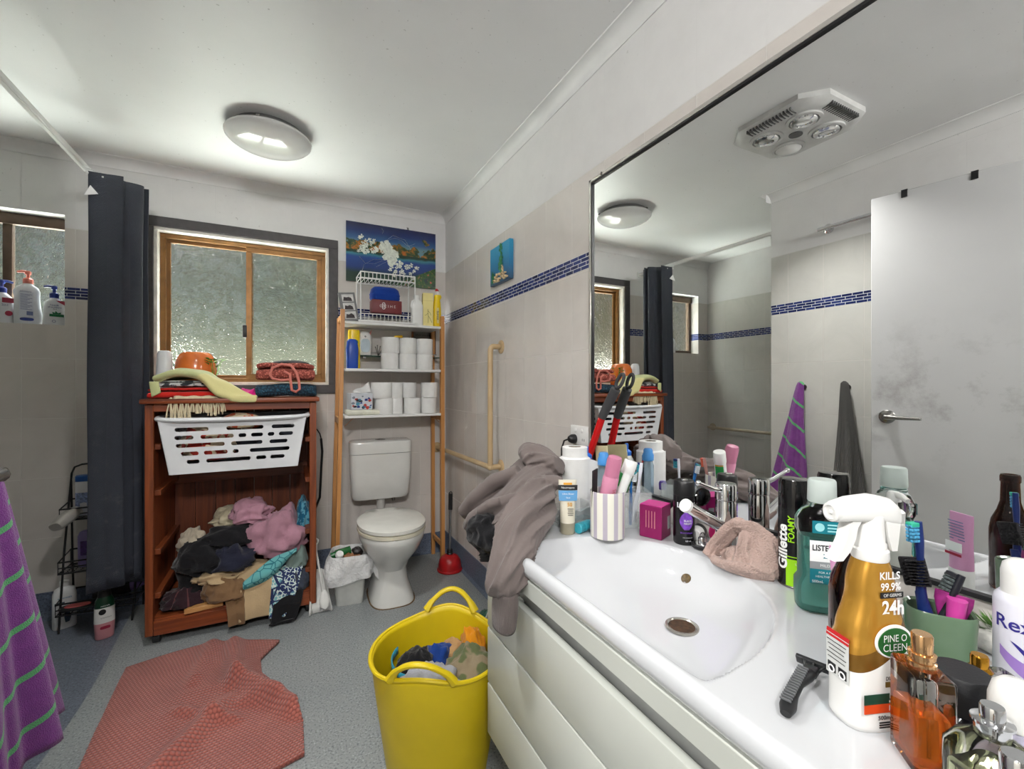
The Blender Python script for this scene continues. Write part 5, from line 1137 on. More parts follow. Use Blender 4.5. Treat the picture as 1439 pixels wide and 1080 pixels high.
part('bottle_cap', MB().loft([(0.170, 0.036, 0.023, 3), (0.196, 0.036, 0.023, 3), (0.200, 0.031, 0.019, 3)], 28), mat('blue_cap', (22, 82, 158), 0.3), sb)
part('label_band', MB().loft([(0.045, 0.0352, 0.0222, 3), (0.115, 0.0358, 0.0228, 3)], 28, (False, False)), mat('blue_grey_label', (140, 156, 196), 0.4, var=0.25, vs=120), sb)
lb_ = thing('lilac_bottle', 'lilac bottle on the middle shelf of the black wire caddy', 'bottle', (-0.895, 2.923, 0.280))
part('bottle_body', MB().loft([(0, 0.030, 0.020, 3), (0.005, 0.032, 0.022, 3), (0.15, 0.034, 0.022, 3), (0.17, 0.026, 0.018, 3), (0.175, 0.015, 0.012, 2)], 28), mat('lilac_plastic', (140, 128, 178), 0.3), lb_)
part('label_swirl', band(0.0335, -0.5, 0.5, 0.06, 0.13), mat('purple_print', (92, 60, 130), 0.4, var=0.25, vs=80), lb_)
hb2 = thing('round_hairbrush', 'purple and black round hairbrush lying along the lowest caddy shelf', 'hairbrush', (-0.805, 2.903, 0.115))
part('bristle_barrel', MB().tube([(-0.06, 0, 0.0), (0.075, 0.03, 0.02)], 0.026, 16), mat('brush_black', (24, 22, 26), 0.7, bump=0.01, bs=260), hb2)
part('brush_handle', MB().tube([(0.075, 0.03, 0.02), (0.10, 0.036, 0.025), (0.13, 0.04, 0.03)], [0.022, 0.020, 0.015], 14), mat('brush_lilac', (120, 100, 158), 0.4), hb2)
pdl = thing('paddle_brush', 'black paddle brush with a coral pad lying on the lowest caddy shelf', 'hairbrush', (-0.905, 2.848, 0.105))
part('brush_frame', MB().at((0, 0, 0), (0.05, 0, 0)).loft([(0, 0.066, 0.032, 2.4), (0.008, 0.070, 0.035, 2.4), (0.012, 0.064, 0.030, 2.4)], 30), BLKW, pdl)
part('brush_pad', MB().loft([(0.010, 0.052, 0.023, 2.3), (0.016, 0.045, 0.018, 2.3)], 26), mat('coral_pad', (196, 92, 92), 0.6), pdl)
# bottles on the shower floor
lt = thing('lotion_bottle', 'white lotion bottle with a dark feather print standing on the shower floor', 'bottle', (-0.972, 2.905, 0.002), face(-0.972, 2.905)+0.05)
part('bottle_body', MB().loft([(0, 0.040, 0.027, 3.4), (0.006, 0.043, 0.030, 3.4), (0.16, 0.043, 0.030, 3.2), (0.185, 0.036, 0.027, 2.6), (0.196, 0.018, 0.018, 2), (0.20, 0.015, 0.015, 2)], 32), mat('lotion_white', (224, 226, 226), 0.3, var=0.02), lt)
part('bottle_cap', MB().lathe([(0.016, 0.198), (0.017, 0.222), (0.013, 0.225)], 20), WHT, lt)
fe = MB().at((0.006, -0.0304, 0.055), (PI/2, 0, 0)).prism([(-0.004, -0.025), (0.010, -0.022), (0.016, 0.0), (0.010, 0.024), (0.018, 0.052), (0.012, 0.062), (0.004, 0.040), (-0.006, 0.026), (-0.008, 0.0)], 0, 0.0005)
part('feather_print', fe, mat('slate_print', (58, 78, 98), 0.5, var=0.2, vs=60), lt); text('essentials', 0.013, mat('sky_print', (70, 140, 180), 0.5, var=0), lt, (0, -0.0308, 0.150)); part('print_bar', MB().box((-0.018, -0.0305, 0.125), (0.034, 0.0006, 0.012)), MATS['slate_print'], lt)
cs_ = thing('shampoo_bottle', 'pink and white shampoo bottle with a dark green lid standing on the shower floor edge', 'bottle', (-0.765, 2.700, 0.002), face(-0.765, 2.70)+0.1)
part('bottle_body', MB().loft([(0, 0.030, 0.021, 2.6), (0.005, 0.034, 0.024, 2.6), (0.07, 0.037, 0.026, 2.4), (0.14, 0.036, 0.025, 2.4)], 32), mat('pink_plastic', (204, 140, 146), 0.3, var=0.03), cs_)
part('white_label', MB().loft([(0.075, 0.0374, 0.0264, 2.4), (0.145, 0.0364, 0.0254, 2.4)], 32, (False, False)), mat('label_white', (228, 226, 222), 0.4, var=0.02), cs_)
part('green_shoulder', MB().loft([(0.140, 0.0362, 0.0252, 2.4), (0.175, 0.033, 0.023, 2.4), (0.192, 0.024, 0.018, 2.2)], 32), mat('dark_green_cap', (14, 62, 40), 0.3), cs_)
part('bottle_cap', MB().loft([(0.192, 0.025, 0.018, 2.4), (0.216, 0.022, 0.016, 2.4), (0.220, 0.018, 0.012, 2.4)], 26), BLKW, cs_)
part('coconut_print', MB().at((-0.010, -0.0268, 0.128), (PI/2, 0, 0)).lathe([(0.013, 0), (0.012, 0.0006)], 20), BLKW, cs_); part('red_stripe', MB().at((0, -0.0262, 0.055), (PI/2, 0, 0)).loft([(0, 0.018, 0.007, 4), (0.0006, 0.018, 0.007, 4)], 20), mat('berry_print', (160, 40, 66), 0.4), cs_)
text('COCONUT', 0.0075, BLKW, cs_, (0.003, -0.0272, 0.100)); text('naturals', 0.010, PRT_W, cs_, (0, -0.0262, 0.155))
# pump bottles on the shower window sill
def pump(name, lab, loc, capm, build, rz):
    t_ = thing(name, lab, 'pump bottle', loc, rz, 'pump bottles on the shower window sill'); build(t_); return t_
NAVYB = mat('navy_pump', (28, 48, 122), 0.35); PINKP = mat('salmon_pump', (218, 128, 112), 0.35)
def pumphead(t_, m, z, d=-1, r=0.017):
    part('collar', MB().lathe([(r, z), (r+0.001, z+0.022), (r-0.004, z+0.028), (0.007, z+0.030), (0.0065, z+0.048)], 22), m, t_)
    part('pump_spout', MB().loft([(z+0.046, 0.011, 0.011), (z+0.060, 0.012, 0.010), (z+0.064, 0.009, 0.008)], 16).tube([(0, 0, z+0.058), (d*0.020, 0, z+0.060), (d*0.038, 0, z+0.055)], [0.007, 0.006, 0.005], 10), m, t_)
BW = MATS['white_bottle']
def b1(t_):
    part('bottle_body', MB().loft([(0, 0.040, 0.026, 3.4), (0.006, 0.043, 0.029, 3.4), (0.10, 0.042, 0.028, 3), (0.125, 0.038, 0.027, 2.6), (0.146, 0.020, 0.018, 2), (0.15, 0.016, 0.016, 2)], 32), BW, t_); pumphead(t_, NAVYB, 0.15, 1)
    part('red_label', MB().box((0.02, -0.0294, 0.112), (0.040, 0.0006, 0.024)), MATS['berry_print'], t_); part('fruit_print', MB().at((0.022, -0.0292, 0.048), (PI/2, 0, 0)).lathe([(0.013, 0), (0.012, 0.0006)], 14), MATS['berry_print'], t_)
    text('2in1', 0.014, NAVYB, t_, (0.01, -0.0296, 0.088))
def b2(t_):
    part('bottle_body', MB().loft([(0, 0.045, 0.028, 3), (0.006, 0.049, 0.031, 3), (0.05, 0.050, 0.032, 2.8), (0.10, 0.046, 0.030, 2.6, -0.002), (0.13, 0.045, 0.030, 2.6, -0.003), (0.165, 0.047, 0.030, 2.5, -0.004), (0.185, 0.038, 0.027, 2.3, -0.002), (0.198, 0.020, 0.018, 2), (0.203, 0.017, 0.017, 2)], 36), BW, t_); pumphead(t_, PINKP, 0.203, -1, 0.018)
    lp = part('back_label', MB().box((-0.008, -0.0318, 0.095), (0.048, 0.0006, 0.125)), mat('label_pale', (214, 218, 226), 0.4, var=0.02), t_)
    ln = MB()
    for k in range(13): ln.box((-0.008-0.004*(k % 3), -0.0323, 0.145-0.0062*k), (0.040-0.008*(k % 3), 0.0004, 0.0022))
    part('fine_print', ln, mat('fine_print_blue', (110, 120, 160), 0.5), lp); part('barcode', MB().box((0.004, -0.0323, 0.052), (0.022, 0.0005, 0.020)), MATS['fine_print_blue'], lp)
    part('navy_panel', MB().at((-0.006, -0.0321, 0.022), (PI/2, 0, 0)).loft([(0, 0.024, 0.008, 3), (0.0006, 0.024, 0.008, 3)], 20), NAVYB, t_); text('johnsons', 0.011, NAVYB, t_, (-0.010, -0.0324, 0.160))
def b3(t_):
    part('bottle_body', MB().loft([(0, 0.036, 0.026, 3.4), (0.006, 0.040, 0.029, 3.4), (0.06, 0.040, 0.029, 3), (0.115, 0.036, 0.027, 2.6), (0.134, 0.020, 0.018, 2), (0.138, 0.016, 0.016, 2)], 32), BW, t_); pumphead(t_, NAVYB, 0.138, -1)
    part('red_flash', MB().at((0.022, -0.0285, 0.116), (PI/2, 0, 0)).prism([(-0.020, 0.008), (0.014, 0.008), (0.014, -0.014)], 0, 0.0006), MATS['berry_print'], t_)
    text('head&', 0.0125, NAVYB, t_, (-0.002, -0.0296, 0.100)); text('shoulders', 0.0125, NAVYB, t_, (-0.001, -0.0296, 0.089)); text('2in1', 0.009, PRT_K, t_, (0.0, -0.0296, 0.079))
    part('green_band', MB().box((0.006, -0.0298, 0.048), (0.052, 0.0006, 0.013)), mat('leaf_green_print', (20, 110, 66), 0.4), t_)
    part('leaf_print', MB().at((0.006, -0.0297, 0.055), (PI/2, 0, 0)).prism([(-0.014, 0), (-0.016, 0.010), (-0.006, 0.006), (-0.004, 0.016), (0.004, 0.006), (0.016, 0.010), (0.014, 0)], 0, 0.0006), MATS['leaf_green_print'], t_)
    part('round_seal', MB().tube([(-0.004+0.006*math.cos(a), -0.0296, 0.018+0.006*math.sin(a)) for a in [k*PI/8 for k in range(16)]], 0.0008, 4, closed=True), NAVYB, t_)
SLZ = 1.483
pump('pump_bottle', 'white pump bottle with a navy pump at the left edge of the shower window sill', (-1.262, 3.085, SLZ), NAVYB, b1, 0.42)
pump('pump_bottle', 'white pump bottle with a salmon pink pump in the middle of the shower window sill', (-1.168, 3.085, SLZ), PINKP, b2, 0.42)
pump('pump_bottle', 'white pump bottle with a green print at the right of the shower window sill', (-1.070, 3.082, SLZ), NAVYB, b3, 0.42)
# ------------------------------------------------------------------ vanity: wall hung cabinet, ceramic top with basin, tap
CZ = 0.770; VX = 0.492; YR = -0.62
def yL(x): return 0.955+0.40*max(0.0, (x-VX)/(1.0-VX))**0.75
CAB = mat('cabinet_laminate', (188, 191, 184), 0.38, var=0.03, vs=3)
va = thing('vanity_cabinet', 'white wall hung vanity cabinet with a wide drawer of broad slats', 'vanity cabinet', (0.5, 0.25, 0.205))
def V(x, y, z): return (x-0.5, y-0.25, z-0.205)
part('carcass', MB().box(V(0.765, 0.255, 0.415), (0.478, 1.75, 0.42)), CAB, va)
out = [(0.532+0.474*k/10, yL(0.532+0.474*k/10)-0.03) for k in range(11)]; inn = [(x+0.004, y-0.035) for x, y in reversed(out)]
part('end_rail', MB().prism([(x-0.5, y-0.25) for x, y in out+inn], 0.422, 0.519), CAB, va)
part('finger_channel', MB().box(V(0.527, 0.25, 0.637), (0.014, 1.73, 0.095)), mat('channel_grey', (150, 152, 150), 0.35, 0.2), va)
df = MB(); df.box(V(0.505, 0.18, 0.706), (0.022, 1.58, 0.040), 0.002, 1)
part('upper_panel', df, CAB, va)
for z0_, z1_ in ((0.212, 0.352), (0.356, 0.507), (0.511, 0.648)):
    part('drawer_slat', MB().box(V(0.505, 0.255, (z0_+z1_)/2), (0.020, 1.75, z1_-z0_), 0.0035, 2), CAB, va)
part('ledge', MB().box(V(0.72, 1.045, 0.644), (0.44, 0.17, 0.006), 0.002, 1), mat('ledge_white', (222, 222, 218), 0.3, var=0.02), va)
# ceramic top
def bowl(x, y):
    "depth of the basin below the rim"
    fx = (x-0.522)/0.356; fy = (y-0.712)/0.288
    if fx < -0.06: return 0.0
    q = max(0.0, fx)**2.25+abs(fy)**2.35
    if q >= 1: return 0.0
    s = 1-q; side = 1-math.exp(-5.2*s)
    left = 1.0/(1+math.exp((fy-0.55)*9.0))
    fr_ = max(0.0, min(1.0, (x-0.506)/0.050)); fr_ = fr_*fr_*(3-2*fr_)
    return fr_*side*(0.058+0.040*left*(1-0.35*q))
ct_ = thing('washbasin', 'glossy white one piece ceramic washbasin and counter on the vanity', 'washbasin', (0, 0, 0))
xs_ = [VX+0.008+(1.003-VX-0.008)*k/110 for k in range(111)]
lip = [(0.520, CZ-0.046), (0.503, CZ-0.044), (VX+0.001, CZ-0.036), (VX-0.003, CZ-0.024), (VX-0.002, CZ-0.010), (VX+0.0025, CZ-0.003)]
prof = lip+[(x, CZ) for x in xs_]
NV = 200
def topf(u, v):
    k = min(len(prof)-1, int(round(u*(len(prof)-1)))); x, z = prof[k]
    ye = yL(x); y = YR+(ye-YR)*v
    if v > 0.999: z = min(z, CZ-0.046)
    elif v > 0.99: z = z-0.002
    return (x, y-(0.004 if v > 0.999 else 0), z-bowl(x, y))
vs_ = [0, 0.25, 0.45]+[0.50+0.48*k/NV for k in range(NV+1)]+[0.985, 0.993, 0.9975, 1.0]
b = MB(); pts = []
for u in range(len(prof)): pts += [topf(u/(len(prof)-1), v) for v in vs_]
nvv = len(vs_)
b.add(pts, [(i*nvv+j, (i+1)*nvv+j, (i+1)*nvv+j+1, i*nvv+j+1) for i in range(len(prof)-1) for j in range(nvv-1)])
CER = mat('basin_ceramic', (198, 200, 203), 0.07, var=0.008, vs=3, coat=0.4)
part('ceramic_top', b, CER, ct_, sharp=70)
DX, DY = 0.725, 0.655
dz = CZ-bowl(DX, DY)
part('waste_ring', MB().at((DX, DY, dz-0.003)).lathe([(0.034, 0.004), (0.033, 0.0075), (0.029, 0.008), (0.025, 0.004)], 30, (False, False)), mat('waste_ring_metal', (176, 172, 164), 0.25, 0.8), ct_)
part('waste_hole', MB().at((DX, DY, dz-0.003)).lathe([(0.026, 0.0062), (0.021, 0.0056), (0.0, 0.0050)], 26), mat('rusty_waste', (66, 44, 26), 0.7, var=0.3, vs=120), ct_)
ox, oy = 0.845, 0.752
part('overflow_hole', MB().at((ox, oy, CZ-bowl(ox, oy)+0.0015), (0, math.radians(-52), math.radians(8))).lathe([(0.0125, -0.002), (0.0115, 0.0010), (0.0095, 0.0004), (0.0, 0.0002)], 22), mat('overflow_brass', (96, 78, 48), 0.5, var=0.25, vs=120), ct_)
# mixer tap
tp = thing('mixer_tap', 'chrome single lever mixer tap at the back of the washbasin', 'tap', (0.938, 0.715, CZ), math.radians(0))
part('tap_body', MB().lathe([(0.027, 0), (0.027, 0.004), (0.0235, 0.008), (0.0235, 0.128), (0.0225, 0.131), (0.0225, 0.134), (0.0245, 0.136), (0.0245, 0.168), (0.0225, 0.173), (0.0, 0.1735)], 36), M_CHR, tp)
sp2 = part('spout', MB().tube([(-0.005, 0, 0.070), (-0.03, -0.002, 0.078), (-0.140, -0.008, 0.137)], [0.014, 0.0145, 0.0135], 20), M_CHR, tp)
part('aerator', MB().tube([(-0.1395, -0.008, 0.1365), (-0.1465, -0.0084, 0.1405)], 0.0150, 20), mat('aerator_reflection_white', (216, 216, 214), 0.3), sp2)  # white colour stands in for the bright reflection on the spout end
lv = part('lever', MB().tube([(-0.012, 0, 0.158), (-0.05, -0.004, 0.166), (-0.100, -0.008, 0.184)], [0.008, 0.0055, 0.0042], 14), M_CHR, tp)
part('lever_ball', MB().ball((-0.104, -0.0083, 0.1855), 0.0068, 14), M_CHR, lv)
# plug on its edge
pgx = thing('basin_plug', 'black rubber and chrome basin plug lying on the counter beside the tap', 'plug', (0.925, 0.772, CZ))
part('plug_rubber', MB().lathe([(0.020, 0), (0.025, 0.004), (0.026, 0.010), (0.024, 0.012), (0.018, 0.0115)], 26), M_BLK, pgx)
part('plug_top', MB().lathe([(0.0185, 0.0118), (0.0175, 0.0135), (0.010, 0.014), (0.0095, 0.026), (0.0085, 0.028)], 24), M_CHR, pgx)
part('plug_ring', MB().tube([(0.009*math.cos(a), 0, 0.030+0.009*math.sin(a)) for a in [k*PI/8 for k in range(16)]], 0.0014, 6, closed=True), M_CHRD, pgx)
# ------------------------------------------------------------------ things on the counter
Z = CZ+0.0005
def B(name, lab, cat, x, y, off=0.0, group=None, z=Z): return thing(name, lab, cat, (x, y, z), face(x, y)+off, group)
def liquid(name, c, rough=0.02, ior=1.33, tw=1.0):
    if name in MATS: return MATS[name]
    m, t, p = base(name); p.inputs['Base Color'].default_value = lin(c); p.inputs['Transmission Weight'].default_value = tw; p.inputs['IOR'].default_value = ior
    t.put(p.inputs['Roughness'], t.math('ADD', rough, t.math('MULTIPLY', t.noise(30, 2, t.coord()), 0.03))); MATS[name] = m; return m
PET = liquid('clear_plastic', (236, 242, 238), 0.03, 1.18)
ACR = mat('acrylic', (224, 232, 232), 0.08, var=0.02, alpha=0.22)
# mouthwash
ls = B('mouthwash_bottle', 'clear mouthwash bottle half full of teal liquid beside the washbasin', 'bottle', 0.869, 0.464, 0.34)
secs = [(0.0, 0.036, 0.024, 3.4), (0.004, 0.041, 0.028, 3.4), (0.030, 0.043, 0.030, 3.4), (0.052, 0.0425, 0.030, 3.4), (0.062, 0.0375, 0.026, 3.2), (0.138, 0.0375, 0.026, 3.2), (0.146, 0.0415, 0.029, 3.2), (0.166, 0.0415, 0.029, 3.2), (0.182, 0.032, 0.024, 2.6), (0.190, 0.020, 0.019, 2.2), (0.205, 0.018, 0.018, 2)]
part('bottle_body', MB().loft(secs, 36), PET, ls, sharp=30)
part('mouthwash', MB().loft([(0.004, 0.037, 0.024, 3.4), (0.030, 0.040, 0.027, 3.4), (0.050, 0.0395, 0.027, 3.4), (0.062, 0.0348, 0.0235, 3.2), (0.136, 0.0348, 0.0235, 3.2)], 36), liquid('teal_mouthwash', (134, 208, 200), 0.05, 1.33, 0.82), ls, sharp=30)
cpx = MB().lathe([(0.0215, 0.196), (0.0228, 0.198), (0.0218, 0.234), (0.0200, 0.237)], 48)
part('bottle_cap', cpx, mat('frosted_cap', (212, 222, 218), 0.3, trans=0.35, var=0.02, ior=1.2), ls); part('neck_ring', MB().lathe([(0.0225, 0.188), (0.0225, 0.194), (0.019, 0.1955)], 32, (False, False)), PET, ls)
def flat(w_, z0_, z1_, y, bulge=0.0): return MB().grid(lambda u, v: ((u-0.5)*w_, y-bulge*math.cos((u-0.5)*PI), z0_+(z1_-z0_)*v), 10, 1)
TEALL = mat('teal_label', (18, 118, 132), 0.35, var=0.02); LBW = mat('label_paper', (232, 234, 234), 0.35, var=0.01)
part('label_white', flat(0.056, 0.095, 0.132, -0.0262, 0.0006), LBW, ls); part('label_grey', flat(0.056, 0.082, 0.095, -0.0262, 0.0006), mat('label_silver', (160, 166, 168), 0.3, 0.3), ls); part('label_teal', flat(0.056, 0.056, 0.082, -0.0264, 0.0006), TEALL, ls)
part('neck_label', flat(0.050, 0.146, 0.168, -0.0292, 0.0008), TEALL, ls)
text('LISTERINE', 0.0142, PRT_K, ls, (0, -0.0272, 0.119), bold=0.025, sx=0.78); text('ZERO', 0.0105, TEALL, ls, (0.006, -0.0272, 0.105), bold=0.02); text('MILD TASTE', 0.0068, LBW, ls, (0.006, -0.0272, 0.0885)); text('FOR A FRESHER,', 0.0052, LBW, ls, (0.004, -0.0274, 0.076)); text('HEALTHIER MOUTH', 0.0052, LBW, ls, (0.004, -0.0274, 0.069)); text('500mL', 0.0066, LBW, ls, (-0.016, -0.0274, 0.060))
part('tooth_emblem', MB().at((-0.014, -0.0306, 0.157), (PI/2, 0, 0)).lathe([(0.0075, 0), (0.0072, 0.0004)], 18), mat('pale_teal_print', (150, 210, 214), 0.4, var=0), ls)
for k in range(3): part('print_line', MB().box((0.010, -0.0304, 0.162-0.0055*k), (0.024, 0.0004, 0.0026)), MATS['pale_teal_print'], ls)
# shaving foam
fo = B('shaving_foam_can', 'black shaving foam can with a lime green base beside the mouthwash', 'can', 0.930, 0.548, 0.18)
part('can_body', MB().lathe([(0.027, 0), (0.030, 0.003), (0.030, 0.155), (0.0285, 0.160)], 40), mat('can_black', (16, 16, 18), 0.22), fo)
part('can_cap', MB().lathe([(0.0298, 0.158), (0.0298, 0.208), (0.027, 0.216), (0.010, 0.2175)], 40), mat('gloss_black', (10, 10, 11), 0.08, coat=0.3), fo)
LIME = mat('lime_green', (156, 216, 20), 0.3, var=0.02)
part('lime_band', band(0.0302, -0.72, 1.9, 0.004, 0.058, 26), LIME, fo); part('lime_line', band(0.0303, -0.72, 1.9, 0.062, 0.064, 26), LIME, fo); part('rim', MB().lathe([(0.0305, 0.0), (0.0312, 0.002), (0.0305, 0.004)], 40, (False, False)), M_CHRD, fo)
text('FOAMY', 0.016, LIME, fo, (-0.0115, 0, 0.118), (PI/2, -PI/2, 0), bend=0.0302, bold=0.02); text('Gillette', 0.030, PRT_W, fo, (-0.0290, 0, 0.080), (PI/2, -PI/2, 0), bend=0.0302, bold=0.03); text('LEMON LIME', 0.006, PRT_W, fo, (0.012, 0, 0.050), bend=0.0303)
# pump bottle behind mouthwash
pb = B('pump_bottle', 'milky pump bottle with coloured dots behind the mouthwash', 'pump bottle', 0.915, 0.445, 0.1)
part('bottle_body', MB().loft([(0, 0.023, 0.020, 3), (0.004, 0.026, 0.022, 3), (0.10, 0.026, 0.022, 3), (0.125, 0.024, 0.021, 2.6), (0.135, 0.016, 0.016, 2)], 30), mat('milky_plastic', (222, 224, 218), 0.25, trans=0.25, var=0.02), pb)
part('collar', MB().lathe([(0.017, 0.135), (0.0175, 0.155), (0.013, 0.160), (0.006, 0.162), (0.006, 0.178)], 26), WHT, pb)
part('pump_spout', MB().loft([(0.176, 0.012, 0.012), (0.190, 0.013, 0.011), (0.195, 0.009, 0.008)], 18).tube([(0, 0, 0.188), (0.018, 0, 0.190), (0.034, 0, 0.184)], [0.007, 0.006, 0.005], 10), WHT, pb)
for k, (c_, x, z) in enumerate((((170, 40, 50), 0.004, 0.098), ((196, 150, 50), 0.012, 0.07), ((120, 40, 110), 0.002, 0.052), ((40, 50, 90), -0.012, 0.105), ((196, 150, 50), -0.006, 0.038))):
    part('dot_print', MB().at((x, -0.0222, z), (PI/2, 0, 0)).lathe([(0.005, 0), (0.0048, 0.0004)], 14), mat('dot_%d' % k, c_, 0.4), pb)
part('squiggle_print', MB().tube([(-0.016+0.032*k/12, -0.0226, 0.112+0.012*math.sin(k*0.9)) for k in range(13)], 0.0014, 5, flat=0.4), mat('soft_blue_print', (130, 160, 208), 0.4), pb)
# pink tube
def cream_tube(name, lab, x, y, off, h, w_, r, mb_, mc_, caph, group=None):
    t_ = B(name, lab, 'tube', x, y, off, group)
    part('tube_body', MB().loft([(caph, r, r*0.92, 2), (caph+0.012, r, r*0.9, 2), (caph+(h-caph)*0.55, r*1.04, r*0.62, 2.2), (h-0.012, w_/2, 0.004, 3), (h, w_/2, 0.0016, 4)], 30), mb_, t_)
    part('tube_cap', MB().lathe([(r*0.97, 0), (r, 0.003), (r, caph-0.001), (r*0.96, caph)], 30), mc_, t_); return t_
pt = cream_tube('cream_tube', 'pink and lilac cream tube standing on its cap behind the gold spray bottle', 0.790, 0.385, 0.0, 0.150, 0.046, 0.019, mat('pink_tube', (206, 150, 188), 0.3, var=0.02), WHT, 0.040)
for k in range(7): part('print_line', MB().box((0.002, 0.0150-0.0006*k, 0.135-0.006*k), (0.030, 0.0006, 0.0018)), MATS['fine_print_blue'], pt)
part('back_panel', MB().box((0.002, 0.0185, 0.085), (0.032, 0.001, 0.018)), LBW, pt); part('red_line', MB().box((0.002, 0.0195, 0.070), (0.032, 0.001, 0.005)), MATS['berry_print'], pt)
# amber bottle
AMB = liquid('amber_glass', (92, 40, 14), 0.03, 1.45)
ab = B('amber_bottle', 'brown amber glass bottle hidden behind the gold spray bottle', 'bottle', 0.712, 0.338)
part('bottle_body', MB().lathe([(0.027, 0), (0.030, 0.004), (0.030, 0.118), (0.027, 0.138), (0.019, 0.158), (0.0145, 0.176), (0.0135, 0.214), (0.0150, 0.216), (0.0150, 0.226), (0.0135, 0.230), (0.0105, 0.230), (0.0100, 0.18), (0.025, 0.12), (0.026, 0.006)], 36), AMB, ab)
# gold trigger spray bottle
GOLD = mat('gold_plastic', (190, 140, 52), 0.30, 0.55, 0.05, 10)
sb_ = thing('trigger_spray_bottle', 'gold and white trigger spray bottle at the front right of the counter', 'spray bottle', (0.640, 0.287, Z), math.radians(-19.5))
def spsec(z):
    K = [(0, 0.040, 0.024), (0.006, 0.0435, 0.027), (0.05, 0.0435, 0.027), (0.085, 0.043, 0.027), (0.120, 0.037, 0.0245), (0.138, 0.030, 0.0215), (0.152, 0.0262, 0.020), (0.170, 0.0255, 0.0195), (0.186, 0.0215, 0.018), (0.196, 0.0172, 0.0165), (0.200, 0.0165, 0.016)]
    for i in range(len(K)-1):
        if K[i][0] <= z <= K[i+1][0]:
            f = (z-K[i][0])/(K[i+1][0]-K[i][0]); return [K[i][j]+(K[i+1][j]-K[i][j])*f for j in (1, 2)]
    return K[-1][1:]
b = MB(); zz_ = [0, 0.003, 0.006]+[0.01+0.006*k for k in range(32)]+[0.199]
n_ = 56; rs = []
for z in zz_:
    rx, ry = spsec(z); p_ = 3.2 if z < 0.1 else 2.6; r_ = []
    for j in range(n_):
        a = 2*PI*j/n_; ca, sa = math.cos(a), math.sin(a)
        r_.append((rx*math.copysign(abs(ca)**(2/p_), ca), ry*math.copysign(abs(sa)**(2/p_), sa), z))
    rs.append(r_)
b.rings(rs)
m, t, p = base('gold_and_white_plastic'); s = t.sep(t.coord())
lim = t.math('ADD', 0.088, t.math('ADD', t.math('MULTIPLY', s[0], 0.62), t.math('MULTIPLY', t.math('POWER', t.math('ABSOLUTE', t.math('SUBTRACT', s[0], -0.006)), 2.0), 5.0)))
gd = t.math('GREATER_THAN', s[2], lim); gold2 = t.math('LESS_THAN', t.math('SUBTRACT', s[2], lim), 0.020)
t.l.new(t.mix(gd, lin((226, 226, 224)), t.mix(gold2, lin((196, 146, 58)), lin((136, 98, 40)))), p.inputs['Base Color']); t.l.new(t.math('MULTIPLY', gd, 0.6), p.inputs['Metallic']); p.inputs['Roughness'].default_value = 0.27
part('bottle_body', b, m, sb_)
part('trigger_collar', MB().lathe([(0.0185, 0.196), (0.0195, 0.199), (0.0190, 0.208), (0.0165, 0.210), (0.0165, 0.216), (0.0150, 0.218), (0.0148, 0.232)], 32), mat('trigger_white', (228, 228, 226), 0.3, var=0.01), sb_)
TW = MATS['trigger_white']
hd_ = MB()
def tsec(x, zc, hz, wy): return [(x, wy*math.copysign(abs(math.cos(a))**0.6, math.cos(a)), zc+hz*math.copysign(abs(math.sin(a))**0.6, math.sin(a))) for a in [2*PI*k/22 for k in range(22)]]
hd_.rings([tsec(-0.052, 0.2545, 0.0095, 0.0085), tsec(-0.050, 0.255, 0.0120, 0.0105), tsec(-0.030, 0.2575, 0.0145, 0.0125), tsec(0.0, 0.258, 0.0165, 0.0135), tsec(0.020, 0.254, 0.0165, 0.0135), tsec(0.030, 0.249, 0.0135, 0.012), tsec(0.035, 0.246, 0.009, 0.009)])
th2 = part('trigger_head', hd_, TW, sb_)
part('head_shroud', MB().rings([[(0.010, -0.012, 0.250), (0.032, -0.011, 0.250), (0.032, 0.011, 0.250), (0.010, 0.012, 0.250)], [(0.014, -0.0115, 0.225), (0.030, -0.0105, 0.225), (0.030, 0.0105, 0.225), (0.014, 0.0115, 0.225)], [(0.022, -0.009, 0.206), (0.029, -0.009, 0.206), (0.029, 0.009, 0.206), (0.022, 0.009, 0.206)]]), TW, th2)
part('head_stem', MB().lathe([(0.0148, 0.23), (0.014, 0.25)], 24), TW, th2)
part('nozzle', MB().at((-0.050, 0, 0.2545), (0, -PI/2, 0)).lathe([(0.0115, -0.002), (0.0115, 0.004), (0.0085, 0.005), (0.0075, 0.003), (0.003, 0.003), (0.002, 0.005)], 26), TW, th2)
part('trigger', MB().rings([tsec(0, 0, 0, 0) if False else [(x+dx, dy, z) for dx, dy in ((-0.006, -0.008), (0.006, -0.008), (0.006, 0.008), (-0.006, 0.008))] for x, z in ((-0.022, 0.248), (-0.030, 0.236), (-0.033, 0.222), (-0.040, 0.208), (-0.050, 0.197))]), TW, th2)
